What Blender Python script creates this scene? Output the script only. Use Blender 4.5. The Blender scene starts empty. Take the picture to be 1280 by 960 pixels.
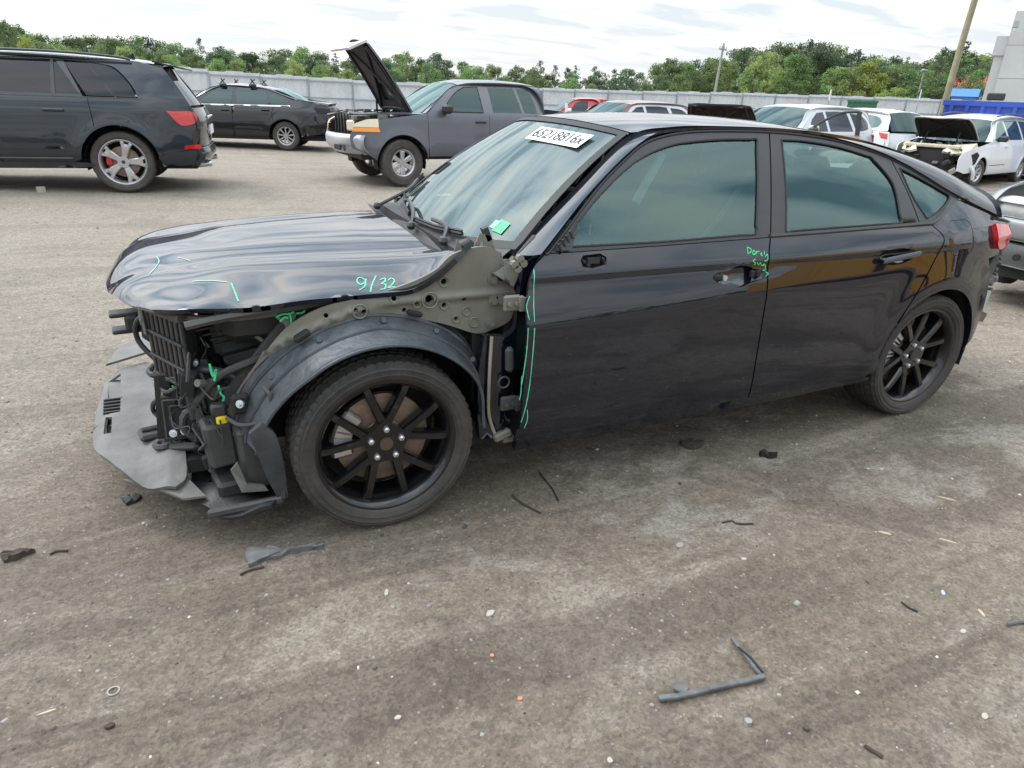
import bpy, math, random
import numpy as np
from mathutils import Vector, Matrix, noise
from mathutils.geometry import delaunay_2d_cdt
SC = bpy.context.scene; COL = SC.collection
rnd = random.Random(7)
# ------------------------------------------------------------------ camera
CAM_POS = np.array([0.49241, 2.92466, 1.46448])
YAW, PITCH, ROLL, FPX = -2.0089, 0.40414, 0.03935, 841.341
_f = np.array([math.cos(YAW)*math.cos(PITCH), math.sin(YAW)*math.cos(PITCH), -math.sin(PITCH)])
_r = np.array([math.sin(YAW), -math.cos(YAW), 0.0]); _u = np.cross(_r, _f)
CR = math.cos(ROLL)*_r+math.sin(ROLL)*_u; CU = -math.sin(ROLL)*_r+math.cos(ROLL)*_u
cd = bpy.data.cameras.new('camera'); cam = bpy.data.objects.new('camera', cd); COL.objects.link(cam)
cam.matrix_world = Matrix(((CR[0], CU[0], -_f[0], CAM_POS[0]), (CR[1], CU[1], -_f[1], CAM_POS[1]), (CR[2], CU[2], -_f[2], CAM_POS[2]), (0, 0, 0, 1)))
cd.sensor_width = 36; cd.lens = 36*FPX/1280; cd.clip_start = .05; cd.clip_end = 3000
SC.camera = cam
SC.view_settings.view_transform = 'Standard'; SC.view_settings.look = 'None'
SC.view_settings.exposure = 0.0; SC.view_settings.gamma = 1.0
# ------------------------------------------------------------------ sky and sun
SUN_EL, SUN_AZ = math.radians(54), math.atan2(-.72, .69)       # azimuth of the direction towards the sun
W = bpy.data.worlds.new('World'); SC.world = W; W.use_nodes = True
nt = W.node_tree; nt.nodes.clear()
def N(t, **k):
    n = nt.nodes.new(t)
    for a, v in k.items(): setattr(n, a, v)
    return n
L = lambda a, b: nt.links.new(a, b)
out = N('ShaderNodeOutputWorld'); bg = N('ShaderNodeBackground'); L(bg.outputs[0], out.inputs[0]); bg.inputs[1].default_value = .1
sky = N('ShaderNodeTexSky', sky_type='NISHITA', sun_disc=False, sun_elevation=SUN_EL, sun_rotation=math.pi/2-SUN_AZ, air_density=1.0, dust_density=2.0)
tc = N('ShaderNodeTexCoord'); sp = N('ShaderNodeSeparateXYZ'); L(tc.outputs['Generated'], sp.inputs[0])
def math_(op, a, b=None, c=None):
    n = N('ShaderNodeMath', operation=op)
    for i, v in enumerate((a, b, c)):
        if v is None: continue
        if isinstance(v, (int, float)): n.inputs[i].default_value = v
        else: L(v, n.inputs[i])
    return n.outputs[0]
zp = math_('MAXIMUM', sp.outputs[2], 0.0); den = math_('ADD', zp, .12)
cx = math_('DIVIDE', sp.outputs[0], den); cy = math_('DIVIDE', sp.outputs[1], den)
cv = N('ShaderNodeCombineXYZ'); L(cx, cv.inputs[0]); L(cy, cv.inputs[1])
mp = N('ShaderNodeMapping'); mp.inputs['Rotation'].default_value = (0, 0, math.radians(28)); mp.inputs['Scale'].default_value = (.55, 1.25, 1); L(cv.outputs[0], mp.inputs[0])
n1 = N('ShaderNodeTexNoise'); n1.inputs['Scale'].default_value = 3.0; n1.inputs['Detail'].default_value = 5; n1.inputs['Roughness'].default_value = .5; n1.inputs['Distortion'].default_value = .5
L(mp.outputs[0], n1.inputs['Vector'])
cr = N('ShaderNodeValToRGB'); e = cr.color_ramp.elements
e[0].position = .38; e[0].color = (.24, .36, .47, 1); e[1].position = .64; e[1].color = (1.08, 1.06, 1.02, 1)
m = e.new(.50); m.color = (.70, .78, .86, 1); L(n1.outputs[0], cr.inputs[0])
# overcast brightness: horizon 1, zenith about 2.3, broad glow around the veiled sun
grad = math_('MULTIPLY_ADD', zp, 2.3, .96)
sv = (math.cos(SUN_EL)*math.cos(SUN_AZ), math.cos(SUN_EL)*math.sin(SUN_AZ), math.sin(SUN_EL))
dt = N('ShaderNodeVectorMath', operation='DOT_PRODUCT'); L(tc.outputs['Generated'], dt.inputs[0]); dt.inputs[1].default_value = sv
gl = math_('POWER', math_('MAXIMUM', dt.outputs['Value'], 0.0), 5.0); gl = math_('MULTIPLY', gl, 3.6); tot = math_('ADD', grad, gl)
tot = math_('MULTIPLY', tot, 10.6)
hzf = math_('POWER', 2.718, math_('MULTIPLY', zp, -4.5)); hzf = math_('MULTIPLY', hzf, .92)      # pale milky air towards the horizon
hm = N('ShaderNodeMix', data_type='RGBA'); L(hzf, hm.inputs[0]); L(cr.outputs[0], hm.inputs[6]); hm.inputs[7].default_value = (1.04, 1.05, 1.05, 1)
sc = N('ShaderNodeVectorMath', operation='SCALE'); L(hm.outputs[2], sc.inputs[0]); L(tot, sc.inputs['Scale'])
mx = N('ShaderNodeMix', data_type='RGBA'); mx.inputs[0].default_value = .88; L(sky.outputs[0], mx.inputs[6]); L(sc.outputs[0], mx.inputs[7])
L(mx.outputs[2], bg.inputs[0])
sd = bpy.data.lights.new('sun', 'SUN'); sd.energy = 1.3; sd.angle = math.radians(16); sd.color = (1, .95, .87)
so = bpy.data.objects.new('sun', sd); COL.objects.link(so); so.rotation_euler = Vector(sv).to_track_quat('Z', 'Y').to_euler()
SC.render.engine = 'CYCLES'

# ------------------------------------------------------------------ helpers
def ray(px, py): return _f+(px-640)/FPX*CR-(py-480)/FPX*CU
def at(px, py, x=None, y=None, z=None):
    """point of the real plane x=, y= or z= (metres) that a sight line meets"""
    d = ray(px, py)
    k, v = (0, x) if x is not None else (1, y) if y is not None else (2, z)
    return tuple(CAM_POS+d*((v-CAM_POS[k])/d[k]))
def smoothstep(t): t = np.clip(t, 0, 1); return t*t*(3-2*t)
def ground_z(x, y):
    """the yard is level round the car, falls a little to the right and drops gently towards the fence"""
    dx = x-CAM_POS[0]; dy = y-CAM_POS[1]
    lat = dx*-.906+dy*.423; dep = dx*-.423+dy*-.906
    s1 = smoothstep((dep-4)/4); s2 = smoothstep((dep-20)/18)
    return s1*(-.05-.018*np.clip(lat, -15, 12))*(1-s2)+s2*-.25
def gpt(px, py):
    z = 0
    for _ in range(25):
        P = at(px, py, z=z); z = float(ground_z(P[0], P[1]))
    return P
def bear(px, D, py=110):
    d = ray(px, py); h = math.hypot(d[0], d[1]); return (CAM_POS[0]+d[0]/h*D, CAM_POS[1]+d[1]/h*D)
def zat(px, py, D):
    d = ray(px, py); h = math.hypot(d[0], d[1]); return CAM_POS[2]+d[2]/h*D
def tag(o, label=None, cat=None, group=None, kind=None):
    for k, v in (('label', label), ('category', cat), ('group', group), ('kind', kind)):
        if v: o[k] = v
    return o
def link(o, parent=None):
    COL.objects.link(o)
    if parent is not None: o.parent = parent
    return o
def empty(name, loc=(0, 0, 0), rz=0, parent=None):
    o = bpy.data.objects.new(name, None); o.empty_display_size = .1; link(o, parent); o.location = loc; o.rotation_euler = (0, 0, rz); return o
def mesh_obj(name, V, F, mat, parent=None, smooth=True, loopn=None, mats=None, fm=None, auto=None):
    me = bpy.data.meshes.new(name); me.from_pydata([tuple(map(float, v)) for v in V], [], [tuple(map(int, f)) for f in F]); me.update()
    for mt in (mats or [mat]): me.materials.append(mt)
    if fm is not None: me.polygons.foreach_set('material_index', fm)
    me.polygons.foreach_set('use_smooth', [smooth]*len(F))
    if loopn is not None: me.normals_split_custom_set(loopn)
    elif auto: me.set_sharp_from_angle(angle=math.radians(auto))
    o = bpy.data.objects.new(name, me); link(o, parent); return o
def dup(o, parent=None, name=None):
    c = o.copy(); COL.objects.link(c); c.parent = parent if parent is not None else o.parent
    for ch in list(o.children): dup(ch, c)
    return c
def mirror(o):
    c = o.copy(); COL.objects.link(c); c.scale = (o.scale[0], -o.scale[1], o.scale[2]); c.location = (o.location[0], -o.location[1], o.location[2])
    return c
# a bag of shapes joined in one mesh
class Bag:
    def __init__(s): s.V = []; s.F = []; s.S = []
    def add(s, V, F, smooth=False):
        b = len(s.V); s.V += [tuple(v) for v in V]; s.F += [tuple(b+i for i in f) for f in F]; s.S += [smooth]*len(F); return s
    def box(s, c, size, rot=(0, 0, 0), taper=1.0, bev=0.0):
        hx, hy, hz = [a/2 for a in size]; R_ = Matrix.Rotation(rot[2], 3, 'Z')@Matrix.Rotation(rot[1], 3, 'Y')@Matrix.Rotation(rot[0], 3, 'X')
        b = min(bev, hx*.9, hy*.9, hz*.9)
        if b <= 0:
            P = [(sx*hx*(taper if sz > 0 else 1), sy*hy*(taper if sz > 0 else 1), sz*hz) for sz in (-1, 1) for sx, sy in ((-1, -1), (1, -1), (1, 1), (-1, 1))]
            F = [(3, 2, 1, 0), (4, 5, 6, 7), (0, 1, 5, 4), (1, 2, 6, 5), (2, 3, 7, 6), (3, 0, 4, 7)]
        else:
            P = []; F = []
            idx = {}
            for sx in (-1, 1):
                for sy in (-1, 1):
                    for sz in (-1, 1):
                        for ax in range(3):
                            v = [sx*(hx-b), sy*(hy-b), sz*(hz-b)]; v[ax] = (sx*hx, sy*hy, sz*hz)[ax]; idx[sx, sy, sz, ax] = len(P); P.append(tuple(v))
            for ax in range(3):
                o1, o2 = [a for a in range(3) if a != ax]
                for sg in (-1, 1):
                    q = []
                    for a, c2 in ((-1, -1), (1, -1), (1, 1), (-1, 1)):
                        k = [0, 0, 0]; k[ax] = sg; k[o1] = a; k[o2] = c2; q.append(idx[k[0], k[1], k[2], ax])
                    F.append(q)
                for a in (-1, 1):
                    for c2 in (-1, 1):
                        q = []
                        for e_, w in ((-1, o1), (1, o1), (1, o2), (-1, o2)):
                            k = [0, 0, 0]; k[ax] = e_; k[o1] = a; k[o2] = c2; q.append(idx[k[0], k[1], k[2], w])
                        F.append(q)
            for sx in (-1, 1):
                for sy in (-1, 1):
                    for sz in (-1, 1): F.append([idx[sx, sy, sz, a] for a in range(3)])
            # orient outwards
            G = []
            for f in F:
                p = [Vector(P[i]) for i in f]; n_ = (p[1]-p[0]).cross(p[2]-p[0]); ce = sum(p, Vector())/len(p)
                G.append(f if n_.dot(ce) > 0 else f[::-1])
            F = G
        V = [tuple(R_@Vector(p)+Vector(c)) for p in P]
        return s.add(V, F)
    def prism(s, pts, vec):
        """polygon of 3-D points swept along vec"""
        n = len(pts); a = [Vector(p) for p in pts]; v = Vector(vec)
        nrm = Vector()
        for i in range(n): nrm += a[i].cross(a[(i+1) % n])
        if nrm.dot(v) > 0: a = a[::-1]
        V = a+[p+v for p in a]
        F = [tuple(range(n)), tuple(range(2*n-1, n-1, -1))]+[(i, i+n, (i+1) % n+n, (i+1) % n)[::1] for i in range(n)]
        return s.add(V, F)
    def tube(s, pts, r, seg=8, smooth_path=True, r2=None, res=5):
        P = np.array(sm(pts, res)) if smooth_path and len(pts) > 2 else np.array(pts, float)
        n = len(P); T = np.gradient(P, axis=0); T /= np.linalg.norm(T, axis=1)[:, None]+1e-12
        up = np.array([0, 0, 1.]) if abs(T[0][2]) < .9 else np.array([1., 0, 0]); V = []
        a = np.cross(T[0], up); a /= np.linalg.norm(a)
        for i in range(n):
            a = a-T[i]*(a@T[i]); a /= np.linalg.norm(a)+1e-12; b = np.cross(T[i], a)
            rr = r if r2 is None else r+(r2-r)*i/(n-1)
            for k in range(seg):
                t = 2*math.pi*k/seg; V.append(P[i]+rr*(math.cos(t)*a+math.sin(t)*b))
        F = [(i*seg+k, i*seg+(k+1) % seg, (i+1)*seg+(k+1) % seg, (i+1)*seg+k) for i in range(n-1) for k in range(seg)]
        F += [tuple(range(seg))[::-1], tuple((n-1)*seg+k for k in range(seg))]
        return s.add(V, F, True)
    def cyl(s, a, b, r, seg=16, r2=None): return s.tube([a, b], r, seg, False, r2)
    def ball(s, c, r, seg=8, sq=(1, 1, 1)):
        V = []; F = []
        for i in range(seg//2+1):
            th = math.pi*i/(seg//2)
            for k in range(seg):
                t = 2*math.pi*k/seg; V.append((c[0]+r*sq[0]*math.sin(th)*math.cos(t), c[1]+r*sq[1]*math.sin(th)*math.sin(t), c[2]+r*sq[2]*math.cos(th)))
        for i in range(seg//2):
            for k in range(seg): F.append((i*seg+k, (i+1)*seg+k, (i+1)*seg+(k+1) % seg, i*seg+(k+1) % seg))
        return s.add(V, F, True)
    def build(s, name, mat, parent=None, auto=40):
        me = bpy.data.meshes.new(name); me.from_pydata([tuple(map(float, v)) for v in s.V], [], s.F); me.update(); me.materials.append(mat)
        me.polygons.foreach_set('use_smooth', s.S)
        if any(s.S): me.set_sharp_from_angle(angle=math.radians(auto))
        o = bpy.data.objects.new(name, me); link(o, parent); return o
def sm(pts, n=6, closed=False):
    P = [np.array(p, float) for p in pts]; m_ = len(P); o = []
    if m_ < 3: return [tuple(p) for p in P]
    for i in range(m_ if closed else m_-1):
        p1 = P[i]; p2 = P[(i+1) % m_]
        p0 = P[i-1] if (closed or i > 0) else 2*p1-p2
        p3 = P[(i+2) % m_] if (closed or i+2 < m_) else 2*p2-p1
        for k in range(n):
            t = k/n; o.append(tuple(.5*((2*p1)+(-p0+p2)*t+(2*p0-5*p1+4*p2-p3)*t*t+(-p0+3*p1-3*p2+p3)*t**3)))
    if not closed: o.append(tuple(P[-1]))
    return o
def poly(*segs):
    """join smoothed segments (lists of points) into one closed outline with corners between the segments"""
    o = []
    for s in segs:
        q = sm(s, 5) if len(s) > 2 else [tuple(map(float, p)) for p in s]
        for p in q:
            if not o or abs(o[-1][0]-p[0])+abs(o[-1][1]-p[1]) > 1e-5: o.append(tuple(p))
    if abs(o[0][0]-o[-1][0])+abs(o[0][1]-o[-1][1]) < 1e-5: o.pop()
    return o
def rrect(x0, x1, z0, z1, r, n=4):
    o = []
    for cx_, cz_, a0 in ((x1-r, z1-r, 0), (x0+r, z1-r, 90), (x0+r, z0+r, 180), (x1-r, z0+r, 270)):
        for k in range(n+1):
            a = math.radians(a0+90*k/n); o.append((cx_+r*math.cos(a), cz_+r*math.sin(a)))
    return o
def densify(P, d):
    o = []
    for i, p in enumerate(P):
        q = P[(i+1) % len(P)]; m_ = max(1, int(math.hypot(q[0]-p[0], q[1]-p[1])/d))
        for k in range(m_): o.append((p[0]+(q[0]-p[0])*k/m_, p[1]+(q[1]-p[1])*k/m_))
    return o
def inside(P, poly_):
    P = np.asarray(P); x, y = P[:, 0], P[:, 1]; r = np.zeros(len(P), bool); Q = np.asarray(poly_); n = len(Q); j = n-1
    for i in range(n):
        xi, yi = Q[i]; xj, yj = Q[j]
        if yi != yj:
            c = ((yi > y) != (yj > y)) & (x < (xj-xi)*(y-yi)/(yj-yi)+xi); r ^= c
        j = i
    return r
def segdist(P, poly_):
    P = np.asarray(P, float); Q = np.asarray(poly_, float); d = np.full(len(P), 1e9)
    for i in range(len(Q)):
        a = Q[i-1]; b = Q[i]; ab = b-a; L2 = ab@ab
        if L2 < 1e-12: continue
        t = np.clip(((P-a)@ab)/L2, 0, 1); d = np.minimum(d, np.linalg.norm(P-a-t[:, None]*ab, axis=1))
    return d
def grad_n(fn, a, b, flip=1, h=.0015):
    p1 = np.array(fn(a+h, b)); p0 = np.array(fn(a-h, b)); q1 = np.array(fn(a, b+h)); q0 = np.array(fn(a, b-h))
    n_ = np.cross(p1-p0, q1-q0)*flip; l = np.linalg.norm(n_); return n_/l if l > 0 else np.array([0, 0, 1.])
def fill(name, outline, fn, mat, parent=None, holes=(), step=(.04, .04), rows=(), flip=1, thick=.012, off=0.0, grow=0.0):
    """sheet with the given 2-D outline laid on the surface fn(a, b), exact normals, edges folded inwards"""
    d = max(step); out_ = densify(outline, d); hs = [densify(h_, d) for h_ in holes]
    xs = [p[0] for p in out_]; ys = [p[1] for p in out_]
    gx = np.arange(min(xs)+step[0]*.5, max(xs), step[0]); gy = list(np.arange(min(ys)+step[1]*.5, max(ys), step[1]))
    G = [(x, y) for x in gx for y in gy]
    near = []
    for rf in rows:                                     # extra lines of points along creases
        for dz in (-.010, -.004, 0, .004, .010):
            near += [(x, rf(x)+dz) for x in gx]
    if near:
        nr = [rf for rf in rows]; G = [p for p in G if all(abs(p[1]-rf(p[0])) > .016 for rf in nr)]+near
    if G:
        G = np.array(G); k = inside(G, out_)
        for h_ in hs: k &= ~inside(G, h_)
        G = G[k]
        if len(G):
            dd = segdist(G, out_)
            for h_ in hs: dd = np.minimum(dd, segdist(G, h_))
            G = G[dd > min(step)*.22]
        G = [tuple(p) for p in G]
    vs = []; es = []
    for lp in [out_]+hs:
        b = len(vs); vs += lp; es += [(b+i, b+(i+1) % len(lp)) for i in range(len(lp))]
    vs += G
    V2, E2, F2, _, _, _ = delaunay_2d_cdt([Vector(v) for v in vs], es, [], 0, 1e-7)
    V2 = np.array([(v[0], v[1]) for v in V2]); F2 = [f for f in F2 if len(f) == 3]
    ce = np.array([V2[list(f)].mean(0) for f in F2]); k = inside(ce, out_)
    for h_ in hs: k &= ~inside(ce, h_)
    F2 = [f for f, kk in zip(F2, k) if kk]
    Nn = [grad_n(fn, a, b, flip) for a, b in V2]
    V3 = [np.array(fn(a, b))+n_*off for (a, b), n_ in zip(V2, Nn)]
    F = []; LN = []
    for f in F2:
        a, b, c = V3[f[0]], V3[f[1]], V3[f[2]]
        if np.cross(b-a, c-a)@Nn[f[0]] < 0: f = f[::-1]
        F.append(tuple(f)); LN += [Nn[i] for i in f]
    if thick > 0:
        cnt = {}
        for f in F:
            for i in range(3):
                e_ = (f[i], f[(i+1) % 3]); cnt[e_] = cnt.get(e_, 0)+1
        bd = [e_ for e_ in cnt if (e_[1], e_[0]) not in cnt]
        mp_ = {}
        for a, b in bd:
            for i in (a, b):
                if i not in mp_: mp_[i] = len(V3); V3.append(V3[i]-Nn[i]*thick)
        for a, b in bd:
            q = (b, a, mp_[a], mp_[b]); n_ = np.cross(V3[a]-V3[b], V3[mp_[a]]-V3[b]); l = np.linalg.norm(n_); n_ = n_/l if l > 0 else n_
            F.append(q); LN += [n_]*4
    return mesh_obj(name, V3, F, mat, parent, True, LN)
def patch(name, fn, ns, nt_, mat, parent=None, flip=1, thick=0.0, off=0.0, rng=((0, 1), (0, 1))):
    S = np.linspace(*rng[0], ns+1); T = np.linspace(*rng[1], nt_+1); V = []; Nn = []
    for t in T:
        for s in S:
            hs = 1e-3; s_ = min(max(s, rng[0][0]+hs), rng[0][1]-hs); t_ = min(max(t, rng[1][0]+hs), rng[1][1]-hs)
            n_ = grad_n(fn, s_, t_, flip, 1e-3); Nn.append(n_); V.append(np.array(fn(s, t))+n_*off)
    w = ns+1; F = []; LN = []
    for j in range(nt_):
        for i in range(ns):
            f = (j*w+i, j*w+i+1, (j+1)*w+i+1, (j+1)*w+i)
            if np.cross(V[f[1]]-V[f[0]], V[f[3]]-V[f[0]])@Nn[f[0]] < 0: f = f[::-1]
            F.append(f); LN += [Nn[i_] for i_ in f]
    if thick > 0:
        ring = [(i, 0) for i in range(w)]+[(ns, j) for j in range(1, nt_+1)]+[(i, nt_) for i in range(ns-1, -1, -1)]+[(0, j) for j in range(nt_-1, 0, -1)]
        ix = [j*w+i for i, j in ring]; b = len(V); V += [V[i]-Nn[i]*thick for i in ix]; n = len(ix)
        for k in range(n):
            q = (ix[k], ix[(k+1) % n], b+(k+1) % n, b+k); n_ = np.cross(V[q[1]]-V[q[0]], V[q[3]]-V[q[0]]); l = np.linalg.norm(n_); F.append(q); LN += [n_/l if l > 0 else n_]*4
    return mesh_obj(name, V, F, mat, parent, True, LN)
def curve_at(pts):
    """smooth curve through points, parameter 0..1 by index"""
    Q = np.array(sm(pts, 8)); n = len(Q)-1
    def f(t):
        u = min(max(t, 0), 1)*n; i = min(int(u), n-1); return Q[i]+(Q[i+1]-Q[i])*(u-i)
    return f
def lathe(prof, seg, axis='y'):
    """profile of (radius, along-axis) revolved about y"""
    V = []; F = []; m_ = len(prof)
    for k in range(seg):
        t = 2*math.pi*k/seg
        for r_, y_ in prof: V.append((r_*math.cos(t), y_, r_*math.sin(t)))
    for k in range(seg):
        for i in range(m_-1):
            F.append((k*m_+i, k*m_+i+1, ((k+1) % seg)*m_+i+1, ((k+1) % seg)*m_+i))
    return V, F
def ribbon(name, strokes, fn, width, mat, parent=None, flip=1, off=.0015, res=5):
    """painted marker lines: thin strips laid just proud of a surface"""
    V = []; F = []
    for st in strokes:
        P = np.array(sm(st, res)) if len(st) > 2 else np.array(st, float)
        T = np.gradient(P, axis=0); T /= np.linalg.norm(T, axis=1)[:, None]+1e-9; b = len(V)
        for p, t in zip(P, T):
            w = width*(.75+.5*rnd.random())
            for sg in (-1, 1):
                q = (p[0]-t[1]*w/2*sg, p[1]+t[0]*w/2*sg); n_ = grad_n(fn, q[0], q[1], flip); V.append(np.array(fn(*q))+n_*off)
        F += [(b+2*i, b+2*i+1, b+2*i+3, b+2*i+2) for i in range(len(P)-1)]
    return mesh_obj(name, V, F, mat, parent, False)
def text_mesh(name, s, size, fn3, mat, parent=None, shear=0, sx=1.0):
    """flat lettering whose 2-D outline is mapped to 3-D by fn3(u, v)"""
    c = bpy.data.curves.new(name, 'FONT'); c.body = s; c.size = size; c.shear = shear; c.align_x = 'CENTER'; c.align_y = 'CENTER'; c.fill_mode = 'FRONT'; c.resolution_u = 3
    o = bpy.data.objects.new(name, c); COL.objects.link(o)
    me = bpy.data.meshes.new_from_object(o.evaluated_get(bpy.context.evaluated_depsgraph_get())); bpy.data.objects.remove(o)
    for v in me.vertices: v.co = Vector([float(a) for a in fn3(v.co.x*sx, v.co.y)])
    me.materials.clear(); me.materials.append(mat); me.name = name
    o = bpy.data.objects.new(name, me); link(o, parent); return o
def sp_(x, w): return w*np.logaddexp(0, x/w)
# ------------------------------------------------------------------ materials
def new_mat(name):
    mt = bpy.data.materials.new(name); mt.use_nodes = True; t = mt.node_tree; b = t.nodes['Principled BSDF']; return mt, t, b
def M(name, col, rough=.5, metal=0, coat=0, spec=.5, var=0, vscale=8, bump=0, bscale=60, dust=0, dustcol=(.30, .27, .23), emit=None, ior=1.5, crough=.03, cior=1.5, dirtz=0):
    mt, t, b = new_mat(name); I = b.inputs
    I['Base Color'].default_value = (*col, 1); I['Roughness'].default_value = rough; I['Metallic'].default_value = metal
    I['Coat Weight'].default_value = coat; I['Coat Roughness'].default_value = crough; I['Coat IOR'].default_value = cior; I['Specular IOR Level'].default_value = spec; I['IOR'].default_value = ior
    if emit: I['Emission Color'].default_value = (*emit[:3], 1); I['Emission Strength'].default_value = emit[3]
    tc_ = t.nodes.new('ShaderNodeTexCoord'); src = None
    if var:
        n_ = t.nodes.new('ShaderNodeTexNoise'); n_.inputs['Scale'].default_value = vscale; n_.inputs['Detail'].default_value = 6; n_.inputs['Roughness'].default_value = .6; t.links.new(tc_.outputs['Object'], n_.inputs['Vector'])
        r_ = t.nodes.new('ShaderNodeMapRange'); r_.inputs[1].default_value = .3; r_.inputs[2].default_value = .7; r_.inputs[3].default_value = 1-var; r_.inputs[4].default_value = 1+var; t.links.new(n_.outputs[0], r_.inputs[0])
        s_ = t.nodes.new('ShaderNodeVectorMath'); s_.operation = 'SCALE'; s_.inputs[0].default_value = col; t.links.new(r_.outputs[0], s_.inputs['Scale']); src = s_.outputs[0]; t.links.new(src, I['Base Color'])
    if dust:
        n_ = t.nodes.new('ShaderNodeTexNoise'); n_.inputs['Scale'].default_value = 5; n_.inputs['Detail'].default_value = 10; n_.inputs['Roughness'].default_value = .75; t.links.new(tc_.outputs['Object'], n_.inputs['Vector'])
        r_ = t.nodes.new('ShaderNodeMapRange'); r_.inputs[1].default_value = .38; r_.inputs[2].default_value = .75; r_.inputs[3].default_value = dust*.25; r_.inputs[4].default_value = dust*1.8; t.links.new(n_.outputs[0], r_.inputs[0]); fac = r_.outputs[0]
        if dirtz:
            s3 = t.nodes.new('ShaderNodeSeparateXYZ'); t.links.new(tc_.outputs['Object'], s3.inputs[0])
            r2 = t.nodes.new('ShaderNodeMapRange'); r2.inputs[1].default_value = dirtz; r2.inputs[2].default_value = .15; r2.inputs[3].default_value = .35; r2.inputs[4].default_value = 2.6; t.links.new(s3.outputs[2], r2.inputs[0])
            m2 = t.nodes.new('ShaderNodeMath'); m2.operation = 'MULTIPLY'; t.links.new(fac, m2.inputs[0]); t.links.new(r2.outputs[0], m2.inputs[1]); fac = m2.outputs[0]
        d_ = t.nodes.new('ShaderNodeBsdfDiffuse'); d_.inputs[0].default_value = (*dustcol, 1); mx_ = t.nodes.new('ShaderNodeMixShader')
        o_ = t.nodes['Material Output']; t.links.new(fac, mx_.inputs[0]); t.links.new(b.outputs[0], mx_.inputs[1]); t.links.new(d_.outputs[0], mx_.inputs[2]); t.links.new(mx_.outputs[0], o_.inputs[0])
    if bump:
        n_ = t.nodes.new('ShaderNodeTexNoise'); n_.inputs['Scale'].default_value = bscale; n_.inputs['Detail'].default_value = 5; t.links.new(tc_.outputs['Object'], n_.inputs['Vector'])
        bp = t.nodes.new('ShaderNodeBump'); bp.inputs['Strength'].default_value = bump; bp.inputs['Distance'].default_value = .01; t.links.new(n_.outputs[0], bp.inputs['Height']); t.links.new(bp.outputs[0], I['Normal'])
    return mt
def glass_mat(name, tint, film=(.25, .4, .38), fw=.05, ior=1.52, rough=0.0, gc=(.74, .98, .97)):
    mt, t, b = new_mat(name); t.nodes.remove(b); o_ = t.nodes['Material Output']
    tr = t.nodes.new('ShaderNodeBsdfTransparent'); tr.inputs[0].default_value = (*tint, 1)
    gl_ = t.nodes.new('ShaderNodeBsdfGlossy'); gl_.inputs[1].default_value = rough; gl_.inputs[0].default_value = (*gc, 1)
    fr = t.nodes.new('ShaderNodeFresnel'); fr.inputs[0].default_value = ior
    df = t.nodes.new('ShaderNodeBsdfDiffuse'); df.inputs[0].default_value = (*film, 1)
    m1 = t.nodes.new('ShaderNodeMixShader'); m1.inputs[0].default_value = fw; t.links.new(tr.outputs[0], m1.inputs[1]); t.links.new(df.outputs[0], m1.inputs[2])
    m2 = t.nodes.new('ShaderNodeMixShader'); t.links.new(fr.outputs[0], m2.inputs[0]); t.links.new(m1.outputs[0], m2.inputs[1]); t.links.new(gl_.outputs[0], m2.inputs[2]); t.links.new(m2.outputs[0], o_.inputs[0])
    return mt
PAINT_BLACK = M('black_pearl_paint', (.004, .006, .012), .35, 0, 1, .03, dust=.006, dustcol=(.30, .28, .26), cior=1.62, ior=1.4, dirtz=.45)
RUB = M('tyre_rubber', (.035, .034, .033), .75, var=.25, vscale=20, bump=.3, bscale=90, dust=.16, dustcol=(.26, .22, .18))
RUB2 = M('dusty_tyre_rubber', (.022, .022, .022), .75, var=.4, vscale=14, dust=.12, dustcol=(.26, .22, .18), bump=.5, bscale=60)
BLKPL = M('black_plastic', (.015, .016, .018), .5, var=.4, vscale=12, bump=.2, bscale=120, dust=.045)
TRIM = M('satin_black_trim', (.022, .024, .028), .38, dust=.06)
RIMB = M('gloss_black_wheel_paint', (.005, .005, .006), .25, coat=.8, spec=.2, dust=.008, cior=1.5)
OLIVE = M('olive_grey_primer', (.150, .146, .120), .5, var=.16, vscale=9, bump=.08, bscale=40, dust=.16, dustcol=(.2, .18, .15))
LINER = M('blue_grey_arch_liner', (.030, .036, .043), .42, var=.5, vscale=9, bump=.4, bscale=35, dust=.12, dustcol=(.22, .23, .24))
GREYPL = M('dusty_grey_plastic', (.118, .115, .108), .6, var=.32, vscale=9, bump=.3, bscale=40, dust=.12, dustcol=(.25, .23, .20))
DKGREYPL = M('dark_grey_plastic', (.030, .032, .035), .55, var=.2, vscale=8, dust=.12)
ALU = M('bare_aluminium', (.55, .55, .55), .35, 1, var=.15)
BOLT = M('zinc_bolt', (.60, .63, .66), .35, .8)
RUST = M('rusty_brake_disc', (.22, .16, .12), .55, .5, var=.3, vscale=20)
GREEN = M('green_marker_paint', (.05, .62, .24), .6, emit=None)
TEALM = M('pale_green_marker_paint', (.10, .56, .33), .6)
CREAM = M('cream_seam_sealer', (.30, .25, .19), .7, var=.15)
YEL = M('yellow_tape', (.75, .55, .02), .6)
WHITEPL = M('white_paper', (.75, .75, .73), .7)
INKB = M('black_ink', (.02, .02, .02), .7)
GLASS_S = glass_mat('green_tinted_side_glass', (.46, .66, .62), (.22, .42, .40), .03, 1.85, gc=(.64, .90, .89))
GLASS_W = glass_mat('windscreen_glass', (.42, .50, .49), (.32, .42, .40), .10, 1.66, gc=(.84, .96, .96))
GLASS_BG = glass_mat('car_window_glass', (.30, .36, .36), (.2, .28, .28), .06, 1.6)
GLASS_PRIV = glass_mat('dark_privacy_glass', (.04, .045, .05), (.10, .10, .11), .12, 1.45, gc=(.9, .9, .95))
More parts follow.
